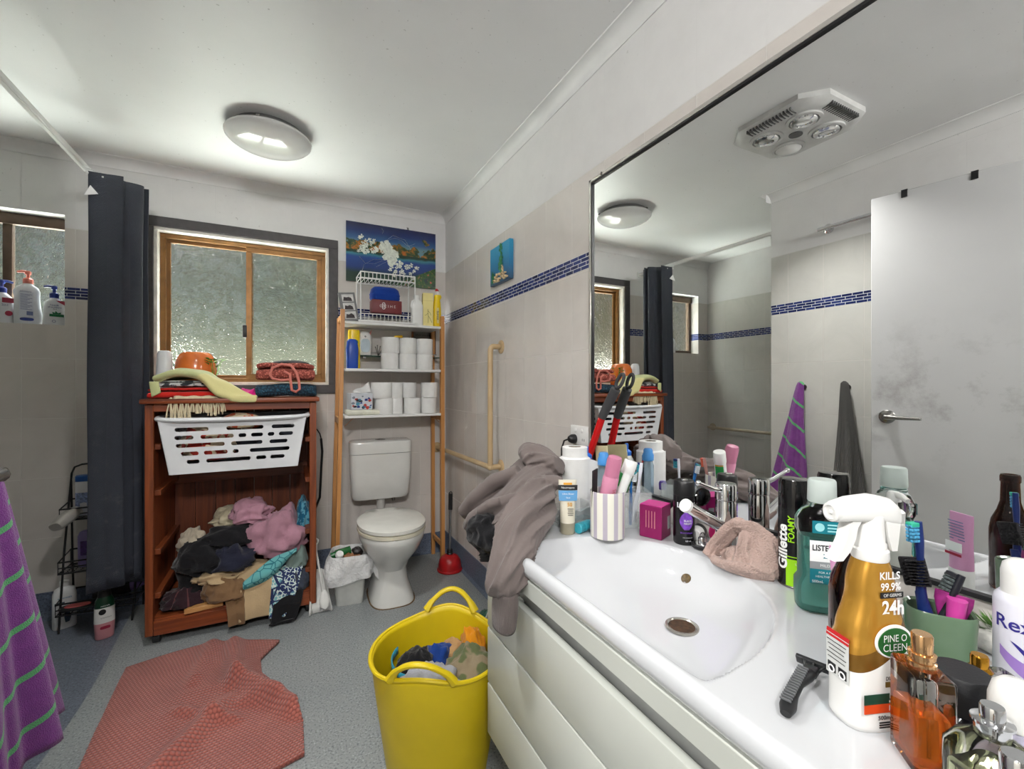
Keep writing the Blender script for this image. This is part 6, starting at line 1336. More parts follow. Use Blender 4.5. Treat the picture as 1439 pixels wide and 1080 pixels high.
# wraps of lettering on the front face (-y)
def ftext(s_, sz_, m_, x, z, **k):
    rx, ry = spsec(z); q = ry*(1-min(0.99, abs(x)/rx)**3.0)**(1/3.0)
    return text(s_, sz_, m_, sb_, (x, -q-0.0009, z), **k)
ftext('KILLS', 0.0125, PRT_W, 0.007, 0.181, bold=0.02, sx=0.95); ftext('99.9%', 0.0125, PRT_W, 0.007, 0.1685, bold=0.02, sx=0.9)
part('black_strip', MB().box((0.008, -0.0208, 0.1592), (0.030, 0.0012, 0.0065)), PRT_K, sb_); text('OF GERMS', 0.0052, PRT_W, sb_, (0.008, -0.0216, 0.1592))
ftext('24h', 0.0235, PRT_W, 0.009, 0.1435, bold=0.03, sx=0.85)
emb = part('oval_emblem', MB().at((0.004, -0.0258, 0.1075), (PI/2, 0, 0)).loft([(0, 0.0245, 0.0195, 2), (0.0016, 0.0240, 0.0190, 2)], 40), PRT_W, sb_)
part('green_oval', MB().at((0.004, -0.0274, 0.1070), (PI/2, 0, 0)).loft([(0, 0.0218, 0.0168, 2), (0.0006, 0.0215, 0.0165, 2)], 40), mat('emblem_green', (28, 92, 36), 0.35, var=0.02), emb)
text('PINE O', 0.0118, PRT_W, sb_, (0.004, -0.0286, 0.1120), bold=0.0, sx=0.85); text('CLEEN', 0.0122, PRT_W, sb_, (0.004, -0.0286, 0.1012), bold=0.0, sx=0.9)
text('DISINFECTANT', 0.0062, PRT_K, sb_, (0.010, -0.0280, 0.0655), bold=0.02, sx=0.85); part('gold_strip', MB().box((0.010, -0.0277, 0.0585), (0.036, 0.0006, 0.0060)), mat('strip_brown', (112, 88, 40), 0.4), sb_)
part('green_block', MB().box((0.000, -0.0277, 0.0425), (0.072, 0.0006, 0.0115)), mat('block_green', (32, 72, 56), 0.4), sb_); part('orange_block', MB().box((0.000, -0.0277, 0.0315), (0.072, 0.0006, 0.0105)), mat('block_orange', (216, 76, 32), 0.4), sb_)
text('5X*', 0.0155, PRT_W, sb_, (0.008, -0.0286, 0.0430), bold=0.03); text('POWER', 0.0085, PRT_W, sb_, (0.010, -0.0286, 0.0315), bold=0.01); text('500mL e', 0.0070, PRT_K, sb_, (-0.006, -0.0282, 0.0205), bold=0.015)
for k in range(3): part('print_line', MB().box((-0.002, -0.0276, 0.0145-0.0028*k), (0.028, 0.0005, 0.0013)), PRT_K, sb_)
# side panel with red strip and disposal pictograms, facing -x
sdp = part('side_panel_print', MB().grid(lambda u, v: (-0.0446, -0.016+0.032*u, 0.052+0.050*v), 2, 2), mat('panel_pale', (206, 208, 206), 0.35, var=0), sb_)
part('red_strip', MB().grid(lambda u, v: (-0.0450+0.0012*v, -0.016+0.032*u, 0.098+0.009*v), 2, 1), mat('strip_red', (190, 36, 40), 0.4, var=0), sdp)
for k in range(5): part('print_line', MB().box((-0.0451, 0.001, 0.0935-0.0052*k), (0.0006, 0.027-0.003*(k % 3), 0.0006)), PRT_K, sdp)
for yy in (-0.0075, 0.0075):
    pg_ = part('pictogram', MB().box((-0.0450, yy, 0.061), (0.0006, 0.011, 0.011)), PRT_K, sdp)
    part('pictogram_ring', MB().tube([(-0.0455, yy+0.0038*math.cos(a), 0.059+0.0038*math.sin(a)) for a in [k*PI/6 for k in range(12)]], 0.0009, 5, closed=True), PRT_W, pg_)
# perfume bottles
GLS = liquid('perfume_glass', (240, 236, 230), 0.01, 1.25)
pa = thing('perfume_bottle', 'square glass perfume bottle of orange liquid with a gold cap by the spray bottle', 'perfume', (0.614, 0.227, Z), math.radians(-43.6))
part('glass_body', MB().box((0, 0, 0.0515), (0.037, 0.052, 0.103), 0.004, 3), GLS, pa)
part('perfume', MB().box((0, 0, 0.034), (0.029, 0.044, 0.056), 0.004, 2), liquid('orange_perfume', (240, 132, 36), 0.02, 1.33, 0.7), pa)
RG = mat('rose_gold', (222, 178, 130), 0.14, 0.95, 0.02)
part('sprayer_collar', MB().lathe([(0.0125, 0.103), (0.0130, 0.106), (0.0125, 0.110), (0.0105, 0.111), (0.0105, 0.114), (0.0122, 0.115), (0.0122, 0.119), (0.009, 0.120)], 30), RG, pa); part('sprayer_head', MB().lathe([(0.0092, 0.119), (0.0094, 0.121), (0.0094, 0.138), (0.0085, 0.1395)], 28), RG, pa)
part('spray_tube', MB().tube([(0, 0, 0.10), (0.002, 0.004, 0.05), (0.004, 0.010, 0.012)], 0.0015, 6), PET, pa)
p2 = thing('perfume_bottle', 'low clear perfume bottle with a silver sprayer at the bottom right corner', 'perfume', (0.578, 0.163, Z), math.radians(-30))
part('glass_body', MB().loft([(0, 0.026, 0.024, 5), (0.003, 0.028, 0.026, 5), (0.070, 0.028, 0.026, 5), (0.082, 0.022, 0.020, 4), (0.088, 0.012, 0.012, 2)], 36), GLS, p2)
part('perfume', MB().loft([(0.006, 0.023, 0.021, 5), (0.050, 0.023, 0.021, 5)], 30), liquid('pale_green_perfume', (206, 216, 178), 0.02, 1.33), p2)
part('sprayer_collar', MB().lathe([(0.0115, 0.086), (0.0125, 0.088), (0.0125, 0.098), (0.0150, 0.099), (0.0150, 0.101), (0.009, 0.102)], 30), M_CHR, p2); part('sprayer_head', MB().lathe([(0.0088, 0.101), (0.0088, 0.113), (0.008, 0.1145)], 26), M_CHR, p2)
p3 = thing('perfume_bottle', 'slim perfume bottle with a silver cap cut by the bottom right corner of the picture', 'perfume', (0.526, 0.134, Z))
part('glass_body', MB().loft([(0, 0.015, 0.015, 4), (0.07, 0.015, 0.015, 4), (0.078, 0.009, 0.009, 2)], 26), GLS, p3); part('bottle_cap', MB().lathe([(0.0105, 0.078), (0.0108, 0.080), (0.0108, 0.108), (0.0095, 0.110)], 26), M_CHR, p3)
p4 = thing('cologne_bottle', 'black cologne bottle with a wide round matt black lid', 'perfume', (0.683, 0.218, Z), math.radians(-30))
part('bottle_body', MB().loft([(0, 0.030, 0.024, 4), (0.003, 0.033, 0.027, 4), (0.036, 0.033, 0.027, 4), (0.044, 0.026, 0.024, 3)], 34), mat('dark_glass', (14, 15, 18), 0.08, coat=0.3), p4); part('bottle_lid', MB().lathe([(0.0265, 0.044), (0.0268, 0.046), (0.0268, 0.081), (0.0250, 0.0845), (0.0, 0.0848)], 40), mat('matt_black', (30, 31, 34), 0.5, bump=0.0004, bs=400), p4)
p5 = thing('perfume_bottle', 'flat clear glass perfume bottle with a gold sprayer beside the white deodorant can', 'perfume', (0.748, 0.222, Z), math.radians(-35))
part('glass_body', MB().box((0, 0, 0.031), (0.072, 0.030, 0.062), 0.003, 2), GLS, p5); part('sprayer', MB().lathe([(0.011, 0.062), (0.012, 0.065), (0.0085, 0.069), (0.0085, 0.080), (0.0075, 0.082)], 26), mat('gold_metal_bright', (206, 150, 50), 0.15, 0.95, 0.02), p5)
part('perfume', MB().box((0, 0, 0.018), (0.062, 0.020, 0.026), 0.002), MATS['pale_green_perfume'], p5)
# deodorants
rx = B('deodorant_can', 'white deodorant can with purple lettering at the right edge of the picture', 'can', 0.8257, 0.206, -0.05)
part('can_body', MB().lathe([(0.024, 0), (0.0262, 0.003), (0.0262, 0.135), (0.025, 0.141), (0.021, 0.146)], 40), mat('can_white', (216, 216, 228), 0.25, var=0.01), rx)
part('can_cap', MB().lathe([(0.0195, 0.144), (0.0195, 0.172), (0.0175, 0.182), (0.011, 0.188), (0.0, 0.1895)], 36), WHT, rx)
RXP = mat('violet_ink', (50, 44, 130), 0.35, var=0)
pass
text('Rexona', 0.023, RXP, rx, (0.010, 0, 0.112), bend=0.0264, bold=0.015)
part('violet_swoosh', MB().grid(lambda u, v: (0.0265*math.sin(-0.75+1.3*u), -0.0265*math.cos(-0.75+1.3*u), 0.045+0.026*(1-u)**1.5+(0.012+0.010*u)*v), 16, 2), mat('lilac_print', (150, 120, 190), 0.35, var=0), rx)
part('tick_print', MB().grid(lambda u, v: (0.0266*math.sin(-0.35+0.9*u), -0.0266*math.cos(-0.35+0.9*u), 0.092-0.028*u+0.018*v*u*(1.2-u)), 12, 2), RXP, rx)
ro = B('roll_on_deodorant', 'white domed roll on deodorant standing in front of the white can', 'deodorant', 0.646, 0.166)
part('bottle_body', MB().lathe([(0.016, 0), (0.0185, 0.003), (0.0185, 0.070), (0.016, 0.074)], 30), mat('lilac_white', (196, 192, 214), 0.25), ro); part('dome_cap', MB().lathe([(0.0195, 0.072), (0.0200, 0.078), (0.0195, 0.096), (0.0165, 0.108), (0.010, 0.1145), (0.0, 0.1165)], 36), WHT, ro)
text('C', 0.03, RXP, ro, (0.0, 0, 0.035), bend=0.0187)
# green tumbler with brushes
TMB = mat('sage_ceramic', (98, 122, 98), 0.22, var=0.05, coat=0.3)
gtb = B('toothbrush_tumbler', 'sage green ceramic tumbler holding toothbrushes beside the spray bottle', 'tumbler', 0.830, 0.288, 0.25)
part('tumbler_body', MB().loft([(0, 0.033, 0.025, 3), (0.003, 0.036, 0.028, 3), (0.088, 0.0385, 0.030, 3), (0.091, 0.037, 0.0285, 3), (0.088, 0.034, 0.0255, 3), (0.006, 0.031, 0.023, 3)], 40, (True, True)), TMB, gtb)
def toothbrush(name, lab, p0, p1, mh, mbr, mt, off=0.0, ln=1.0):
    "handle from p0 (foot) to p1 (tip); bristles face sideways"
    a, c = Vector(p0), Vector(p1); d = (c-a).normalized(); t_ = thing(name, lab, 'toothbrush', p0, 0)
    t_.rotation_euler = d.to_track_quat('Z', 'Y').to_euler(); L = (c-a).length
    part('handle', MB().tube([(0, 0, 0), (0, 0.002, L*0.25), (0, -0.001, L*0.5), (0, 0, L*0.7), (0, 0, L*0.86), (0, 0, L)], [0.0055, 0.007, 0.0062, 0.004, 0.0055, 0.0045], 10, flat=0.8), mh, t_)
    hm = MB(); hm.T = Matrix.Rotation(off, 4, 'Z')
    for q in range(5):
        for s in (-1, 1): hm.box((s*0.0028, -0.0095, L-0.006-0.0052*q), (0.0044, 0.013, 0.0042), 0.0008, 1)
    part('bristles', hm, mbr, t_)
    h2 = MB(); h2.T = Matrix.Rotation(off, 4, 'Z'); h2.box((0, -0.0090, L-0.004), (0.0105, 0.0125, 0.006), 0.0008, 1); part('bristle_tip', h2, mt, t_); return t_
NV_ = mat('brush_navy', (24, 44, 104), 0.3); TL = mat('brush_teal', (24, 130, 140), 0.35); WB = mat('brush_white', (214, 222, 226), 0.5); BKB = mat('brush_black_plastic', (24, 26, 34), 0.35)
gf = face(0.83, 0.288)
toothbrush('toothbrush', 'blue toothbrush with teal and white bristles in the sage tumbler', (0.818, 0.298, CZ+0.012), (0.8137, 0.305, CZ+0.212), NV_, mat('brush_blue_bristle', (70, 150, 190), 0.5, var=0.3, vs=300), mat('brush_green_tip', (40, 170, 140), 0.5), 0.6)
toothbrush('toothbrush', 'black toothbrush with a dark head leaning to the right in the sage tumbler', (0.812, 0.300, CZ+0.014), (0.8435, 0.268, CZ+0.142), BKB, mat('brush_grey_bristle', (70, 80, 80), 0.6, var=0.4, vs=400), BKB, 2.4)
ec = thing('eyebrow_comb', 'black comb headed brush with a navy handle in the sage tumbler', 'brush', (0.822, 0.284, CZ+0.012), rot=(math.radians(-2), math.radians(-12), gf))
part('handle', MB().tube([(0, 0, 0), (0, 0, 0.06), (0, 0, 0.10)], [0.010, 0.0095, 0.006], 14), NV_, ec); cbm = MB().box((0, 0, 0.128), (0.030, 0.008, 0.040), 0.002)
for k in range(9): cbm.box((0.004, -0.007, 0.111+0.0042*k), (0.022, 0.010, 0.0016))
part('comb_head', cbm, MATS['brush_black'], ec)
mt_ = cream_tube('small_cream_tube', 'small magenta and white tube leaning in the sage tumbler', 0.838, 0.285, 0.2, 0.104, 0.040, 0.013, mat('magenta_tube', (150, 44, 120), 0.3, var=0.25, vs=40), mat('pale_grey_cap', (200, 200, 202), 0.35), 0.02)
mt_.rotation_euler = (0.05, 0.10, gf); mt_.location.z = CZ+0.012
solo('pink_razor_handle', MB().tube([(0, 0, 0), (0.0, 0, 0.06), (0.002, 0, 0.10)], [0.007, 0.009, 0.011], 12), mat('hot_pink', (206, 70, 160), 0.35), 'pink handle with a grey tip standing in the sage tumbler', 'handle', (0.832, 0.276, CZ+0.012), rot=(0.08, -0.05, 0))
# driftwood, succulents and shells by the mirror
dw_ = thing('driftwood_planter', 'white driftwood piece with green succulents beside the mirror', 'planter', (0.955, 0.262, CZ))
part('driftwood', MB().tube([(0.012, 0.075, 0.022), (0.006, 0.045, 0.026), (0.0, 0.0, 0.020), (-0.004, -0.05, 0.022), (0.0, -0.085, 0.018)], [0.014, 0.019, 0.0195, 0.018, 0.012], 18), mat('bleached_wood', (206, 204, 198), 0.8, var=0.1, vs=40, bump=0.002, bs=90), dw_)
sc_ = MB(); rr = random.Random(12)
for k in range(230):
    a = rr.random()*2*PI; e = rr.random()**0.6*1.25; d = Vector((math.sin(e)*math.cos(a), math.sin(e)*math.sin(a)*1.5, math.cos(e))); c0_ = Vector((0.006, -0.010, 0.034)); q = c0_+Vector((d.x*0.010, d.y*0.020, 0)); tip = q+d*(0.020+0.010*rr.random())
    s_ = Vector((-d.y, d.x, 0)).normalized()*0.0022; sc_.add([tuple(q-s_), tuple(q+s_), tuple(tip)], [(0, 1, 2)])
part('succulent_leaves', sc_, mat('succulent_green', (70, 112, 36), 0.5, var=0.3, vs=120), dw_)
for nm, c_, x, y, r_, lab in (('yellow_shell', (206, 204, 150), 0.940, 0.315, (0.012, 0.030, 0.009), 'long pale yellow shell below the driftwood'), ('blue_shell', (150, 178, 206), 0.915, 0.300, (0.014, 0.018, 0.010), 'pale blue shell piece in front of the driftwood'), ('cream_pebble', (200, 192, 178), 0.905, 0.268, (0.010, 0.012, 0.007), 'small cream pebble by the flat glass perfume bottle'), ('brown_shell', (116, 86, 76), 0.978, 0.352, (0.012, 0.026, 0.010), 'brown ridged shell against the foot of the mirror')):
    solo(nm, MB().ball((0, 0, r_[2]*0.95), r_, 18), mat(nm+'_glaze', c_, 0.4, var=0.15, vs=70, bump=0.001, bs=120), lab, 'shell' if 'shell' in nm else 'pebble', (x, y, CZ), 0.4)
# razor
rz_ = thing('razor', 'black disposable razor lying on the front of the counter', 'razor', (0.541, 0.330, Z), math.atan2(0.034, 0.125))
hs_ = MB().tube([(0.0, 0, 0.008), (0.012, 0.001, 0.0105), (0.035, 0.004, 0.013), (0.060, 0.004, 0.0165), (0.082, 0.000, 0.019), (0.092, -0.002, 0.019)], [0.006, 0.0095, 0.0085, 0.0080, 0.0100, 0.0085], 16, flat=0.8)
part('handle', hs_, mat('razor_black', (30, 31, 33), 0.4), rz_)
rb_ = MB()
for k in range(15): rb_.box((0.010+0.0052*k, 0.003, 0.0195+0.0006*k), (0.0018, 0.013, 0.003), 0.0006, 1)
part('grip_ribs', rb_, mat('razor_grey', (92, 94, 96), 0.5), rz_)
part('neck', MB().box((0.100, -0.002, 0.018), (0.018, 0.016, 0.010), 0.002).tube([(0.104, -0.009, 0.018), (0.120, -0.014, 0.020)], 0.0022, 6).tube([(0.104, 0.006, 0.018), (0.120, 0.012, 0.020)], 0.0022, 6).tube([(0.106, -0.001, 0.018), (0.121, -0.001, 0.020)], 0.002, 6), MATS['razor_black'], rz_)
part('blade_head', MB().at((0.123, -0.001, 0.0165), (0, math.radians(-28), 0)).box((0, 0, 0), (0.006, 0.046, 0.014), 0.0015, 2), MATS['razor_black'], rz_); part('blade_strip', MB().at((0.1205, -0.001, 0.0175), (0, math.radians(-28), 0)).box((0, 0, 0), (0.0015, 0.040, 0.009)), mat('blade_copper', (140, 96, 70), 0.3, 0.8), rz_)
# face washer
def remesh(o, vs=0.004, it=6):
    q = o.modifiers.new('r', 'REMESH'); q.mode = 'VOXEL'; q.voxel_size = vs; q.use_smooth_shade = True
    q = o.modifiers.new('s', 'SMOOTH'); q.iterations = it; q.factor = 0.5; return o
def rib(b, pts, r, th=0.003, n=24, m_=40):
    "thick soft strip of cloth following points with half-widths r (world-ish coordinates)"
    P = [Vector(p) for p in pts]; up = Vector((0, 0, 1)); rs = []
    for k in range(m_+1):
        t_ = k/m_*(len(P)-1); i = min(len(P)-2, int(t_)); f = t_-i; f2 = f*f*(3-2*f)
        c_ = P[i].lerp(P[i+1], f2); R_ = r[i]+(r[i+1]-r[i])*f2; d = (P[min(i+1, len(P)-1)]-P[max(0, i)]).normalized()
        s_ = d.cross(up); s_ = s_.normalized() if s_.length > 0.05 else Vector((0, 1, 0)); nrm = s_.cross(d).normalized()
        rs.append([tuple(c_+s_*(R_*math.cos(2*PI*j/n))+nrm*(th*math.sin(2*PI*j/n)+0.12*R_*math.sin(2.2*PI*j/n+k*0.1))) for j in range(n)])
    return b.rings(rs)
fc = MB()
def ws(pts, w_, th, seed, amp=0.26):
    P = [Vector(p) for p in pts]; R_ = []
    for k, p in enumerate(P):
        d = (P[min(k+1, len(P)-1)]-P[max(k-1, 0)]).normalized(); s_ = d.cross(Vector((0.45, 0.7, 0.55))).normalized(); nn = s_.cross(d).normalized()
        R_.append((p, s_*w_[k], nn*th))
    wtube(fc, R_, seed, amp, 0.3, 1.3, 0.9, 48, 50)
ws([(0.866, 0.706, 0.782), (0.886, 0.694, 0.812), (0.908, 0.672, 0.852), (0.915, 0.650, 0.866), (0.905, 0.630, 0.846), (0.885, 0.628, 0.805), (0.868, 0.632, 0.782)], [0.020, 0.026, 0.024, 0.020, 0.024, 0.026, 0.020], 0.0095, 1.3)
ws([(0.905, 0.660, 0.860), (0.908, 0.630, 0.856), (0.905, 0.600, 0.828), (0.900, 0.585, 0.800), (0.890, 0.578, 0.782)], [0.020, 0.032, 0.036, 0.032, 0.024], 0.010, 4.4)
ws([(0.872, 0.690, 0.780), (0.858, 0.660, 0.783), (0.862, 0.628, 0.784), (0.880, 0.598, 0.782), (0.902, 0.574, 0.781)], [0.014, 0.018, 0.020, 0.020, 0.014], 0.0095, 7.1)
crumple(fc, (0.900, 0.635, 0.785), (0.040, 0.050, 0.040), 4.7, 0.2, 2.2, 40, 0.3)
fcm = cloth('beige_pink_terry', (176, 152, 143), weave=1100, bump=0.0045)
o = solo('face_washer', fc, fcm, 'crumpled beige pink face washer lying at the foot of the tap', 'face cloth', sharp=180); remesh(o, 0.0024, 1)
# spray deodorant, pink box, capped jar
lx = B('body_spray_can', 'black body spray can with a purple design behind the tap spout', 'can', 0.917, 0.822, 0.25)
part('can_body', MB().lathe([(0.0245, 0), (0.0265, 0.003), (0.0265, 0.122), (0.0262, 0.124)], 40), MATS['can_black'], lx); part('can_cap', MB().lathe([(0.0265, 0.1245), (0.0268, 0.127), (0.0262, 0.157), (0.0235, 0.162), (0.012, 0.1635)], 40), mat('satin_black', (20, 20, 22), 0.35), lx)
part('spray_button', MB().box((0, -0.004, 0.163), (0.016, 0.020, 0.006), 0.002), M_CHRD, lx)
PUR = mat('purple_print_bright', (120, 70, 180), 0.35, var=0.25, vs=90); WG = mat('pale_silver_print', (206, 206, 214), 0.3)
text('LYNX', 0.0175, WG, lx, (0.0, 0, 0.101), bend=0.0267, bold=0.035, sx=1.1); part('new_flash', band(0.0267, -0.3, 0.3, 0.1125, 0.1165, 8), PUR, lx)
pc2 = part('purple_cloud', MB().grid(lambda u, v: (0.0267*math.sin((u-0.5)*1.3*math.sin(PI*(0.12+0.8*v))), -0.0267*math.cos((u-0.5)*1.3*math.sin(PI*(0.12+0.8*v))), 0.040+0.045*v), 14, 12), PUR, lx)
text('BLACK', 0.0065, WG, lx, (0.003, 0, 0.063), bend=0.0269, bold=0.03); text('NIGHT', 0.0065, WG, lx, (0.003, 0, 0.056), bend=0.0269, bold=0.03); text('BODYSPRAY', 0.0055, PUR, lx, (0.0, 0, 0.032), bend=0.0267, bold=0.02); text('165 mL', 0.0052, WG, lx, (0.004, 0, 0.012), bend=0.0267, bold=0.02); text('DEODORANT', 0.004, WG, lx, (0.003, 0, 0.020), bend=0.0267)
mb_ = thing('magenta_box', 'small magenta carton behind the body spray can', 'box', (0.890, 0.896, Z), math.radians(-68))
part('carton', MB().box((0, 0, 0.043), (0.062, 0.062, 0.086), 0.0015, 1), mat('magenta_card', (132, 18, 84), 0.35, var=0.05), mb_); part('carton_top', MB().box((0, 0, 0.0865), (0.060, 0.060, 0.001)), mat('magenta_bright', (206, 40, 140), 0.35), mb_); part('barcode', MB().box((0.0312, 0.016, 0.038), (0.001, 0.016, 0.034)), MATS['label_silver'], mb_)
for k in range(4): part('print_line', MB().box((-0.012+0.008*k, -0.0313, 0.05), (0.0012, 0.0006, 0.045)), MATS['pale_pink_plastic'], mb_)
jr = thing('small_jar', 'small white jar with a black lid lying on its side behind the body spray can', 'jar', (0.960, 0.818, CZ+0.0185), rot=(PI/2, 0, math.radians(118)))
part('jar_body', MB().lathe([(0.016, -0.028), (0.0178, -0.026), (0.0178, 0.010)], 28), WHT, jr); part('jar_base_lid', MB().lathe([(0.0182, 0.010), (0.0182, 0.030), (0.016, 0.032)], 28), M_BLK, jr)
# hand mirror/brush leaning on the wall mirror
ob = thing('hair_brush', 'black oval hairbrush leaning against the mirror behind the magenta box', 'hairbrush', (0.955, 0.965, CZ+0.004))
part('brush_handle', MB().tube([(0.0, 0.0, 0.0), (0.012, -0.035, 0.045), (0.020, -0.065, 0.085)], [0.006, 0.0055, 0.007], 12), BLKW, ob)
hd2 = MB().at((0.016, -0.105, 0.092), (math.radians(78), math.radians(30), math.radians(96))).loft([(-0.004, 0.030, 0.021, 2), (-0.002, 0.033, 0.024, 2), (0.004, 0.033, 0.024, 2), (0.008, 0.026, 0.018, 2)], 30); part('brush_head', hd2, MATS['gloss_black'], ob)
cvp = B('pink_compact', 'round pink compact leaning against the mirror behind the tap', 'compact', 0.980, 0.765); part('compact_case', MB().at((0, 0, 0.032), (PI/2-0.15, 0, 0.35)).lathe([(0.024, -0.003), (0.027, 0), (0.024, 0.004)], 28), mat('compact_pink', (200, 40, 110), 0.3), cvp)
# striped pot with its contents
m, t, p = base('striped_ceramic'); s = t.sep(t.coord()); an = t.math('ARCTAN2', s[1], s[0])
stp = t.math('LESS_THAN', t.math('FRACT', t.math('MULTIPLY', t.math('ADD', an, 10), 10/(2*PI))), 0.42)
t.l.new(t.mix(stp, lin((222, 220, 208)), lin((176, 168, 180))), p.inputs['Base Color']); p.inputs['Roughness'].default_value = 0.25; p.inputs['Coat Weight'].default_value = 0.3
mg = B('striped_pot', 'white ceramic pot with lilac stripes holding brushes and tubes', 'pot', 0.773, 0.953)
part('pot_body', MB().lathe([(0.043, 0), (0.046, 0.002), (0.0465, 0.121), (0.0455, 0.1235), (0.0435, 0.122), (0.0425, 0.006), (0.02, 0.005)], 56, (True, False)), m, mg)
def rod(name, lab, cat, p0, p1): 
    a, c = Vector(p0), Vector(p1); t_ = thing(name, lab, cat, p0); t_.rotation_euler = (c-a).to_track_quat('Z', 'Y').to_euler(); return t_, (c-a).length
PC = mat('pink_spray_can', (212, 142, 170), 0.35, var=0.03)
t_, L = rod('pink_spray_can', 'slim pink spray can leaning out of the striped pot', 'can', (0.762, 0.968, CZ+0.022), (0.768, 0.914, CZ+0.222))
part('can_body', MB().lathe([(0.019, 0), (0.021, 0.003), (0.021, L-0.062), (0.0195, L-0.056)], 30), PC, t_); part('can_cap', MB().lathe([(0.0195, L-0.058), (0.0195, L-0.012), (0.017, L-0.003), (0.008, L)], 30), mat('pink_cap', (206, 130, 160), 0.3, trans=0.2, var=0.02), t_)
text('VO5', 0.016, MATS['coral_pad'], t_, (0.0, 0, L-0.10), (PI/2, -PI/2, 0), bend=0.0212)
t_, L = rod('toothpaste_tube', 'white toothpaste tube with a green panel leaning right in the striped pot', 'tube', (0.778, 0.942, CZ+0.050), (0.826, 0.918, CZ+0.205))
part('tube_body', MB().loft([(0, 0.021, 0.0015, 4), (0.03, 0.020, 0.008, 2.4), (0.10, 0.017, 0.015, 2), (L-0.036, 0.0165, 0.0165, 2)], 28), mat('toothpaste_white', (224, 226, 224), 0.3, var=0.01), t_); part('tube_cap', MB().lathe([(0.0175, L-0.036), (0.0182, L-0.034), (0.0178, L-0.002), (0.0165, L)], 30), WHT, t_)
part('green_panel', MB().grid(lambda u, v: (-0.012+0.024*u, -0.0172+0.003*abs(2*u-1), L-0.085+0.042*v), 8, 1), mat('panel_green', (24, 150, 70), 0.35, var=0.02), t_); part('gold_line', MB().grid(lambda u, v: (-0.012+0.024*u, -0.0176+0.003*abs(2*u-1), L-0.042+0.004*v), 8, 1), MATS['gold_metal'], t_)
part('green_panel', MB().grid(lambda u, v: (-0.014+0.028*u, 0.0172-0.003*abs(2*u-1), L-0.075+0.036*v), 8, 1), MATS['panel_green'], t_)
toothbrush('toothbrush', 'orange headed toothbrush standing at the back of the striped pot', (0.790, 0.968, CZ+0.010), (0.812, 0.985, CZ+0.175), mat('brush_clear_pink', (200, 150, 140), 0.3), mat('brush_orange', (224, 96, 60), 0.5), mat('brush_orange_tip', (210, 80, 60), 0.5), 1.2)
solo('mascara_wand', MB().tube([(0, 0, 0), (0.004, -0.004, 0.10), (0.006, -0.006, 0.135)], [0.006, 0.006, 0.005], 12), M_BLK, 'black cosmetic wand standing in the striped pot', 'wand', (0.795, 0.945, CZ+0.02))
solo('black_comb', MB().box((0, 0, 0.085), (0.032, 0.003, 0.170), 0.001, 1), M_BLK, 'black comb standing at the left inside the striped pot', 'comb', (0.745, 0.975, CZ+0.012), rot=(0.05, -0.08, 0.5))
b = MB().tube([(0.010*math.cos(a), 0, 0.150+0.014*math.sin(a)) for a in [k*PI/9 for k in range(18)]], 0.0025, 6, closed=True).tube([(0, 0, 0), (0.0, 0, 0.137)], 0.003, 6)
solo('scissors', b, M_BLK, 'black looped scissor handle standing in the striped pot', 'scissors', (0.790, 0.936, CZ+0.008), rot=(0.1, 0.06, 0.6))
# acrylic boxes
def acrylic(lab, loc, rz, sx_, sy_, h, group):
    t_ = thing('acrylic_box', lab, 'box', loc, rz, group); w_ = 0.003
    part('box_floor', MB().box((0, 0, w_/2), (sx_, sy_, w_)), ACR, t_)
    for s in (-1, 1):
        part('side_pane', MB().box((s*(sx_/2-w_/2), 0, h/2+w_), (w_, sy_, h)), ACR, t_); part('side_pane', MB().box((0, s*(sy_/2-w_/2), h/2+w_), (sx_-2*w_, w_, h)), ACR, t_)
    return t_
acrylic('tall clear acrylic box beside the striped pot', (0.905, 1.000, Z), math.radians(-25), 0.085, 0.085, 0.098, 'clear acrylic boxes on the counter')
acrylic('low clear acrylic tray in front of the paper roll', (0.760, 1.095, Z), math.radians(12), 0.145, 0.085, 0.048, 'clear acrylic boxes on the counter')
for k, (x, y) in enumerate(((0.73, 1.09), (0.775, 1.105))): solo('makeup_palette', MB().box((0, 0, 0.008), (0.06, 0.04, 0.016), 0.003), mat('dark_compact', (46, 48, 52), 0.25), ('left' if k == 0 else 'right')+' dark cosmetic compact lying in the low acrylic tray', 'compact', (x, y, CZ+0.004), 0.3*k)
solo('black_pouch', MB().loft([(0, 0.05, 0.03, 4), (0.02, 0.052, 0.03, 4), (0.032, 0.03, 0.014, 3)], 28), mat('dark_nylon', (42, 42, 46), 0.5), 'flat dark pouch between the acrylic tray and the paper roll', 'pouch', (0.845, 1.100, CZ), 0.3)
toothbrush('toothbrush', 'teal and blue toothbrush standing in the tall acrylic box', (0.882, 0.985, CZ+0.006), (0.868, 0.965, CZ+0.165), mat('brush_blue_teal', (24, 96, 160), 0.3, var=0.25, vs=30), WB, TL, 1.0)
toothbrush('toothbrush', 'white and blue toothbrush leaning in the tall acrylic box', (0.905, 0.995, CZ+0.006), (0.925, 0.985, CZ+0.180), mat('brush_white_handle', (210, 214, 222), 0.3), mat('brush_teal_bristle', (40, 140, 160), 0.5), NV_, 1.8)
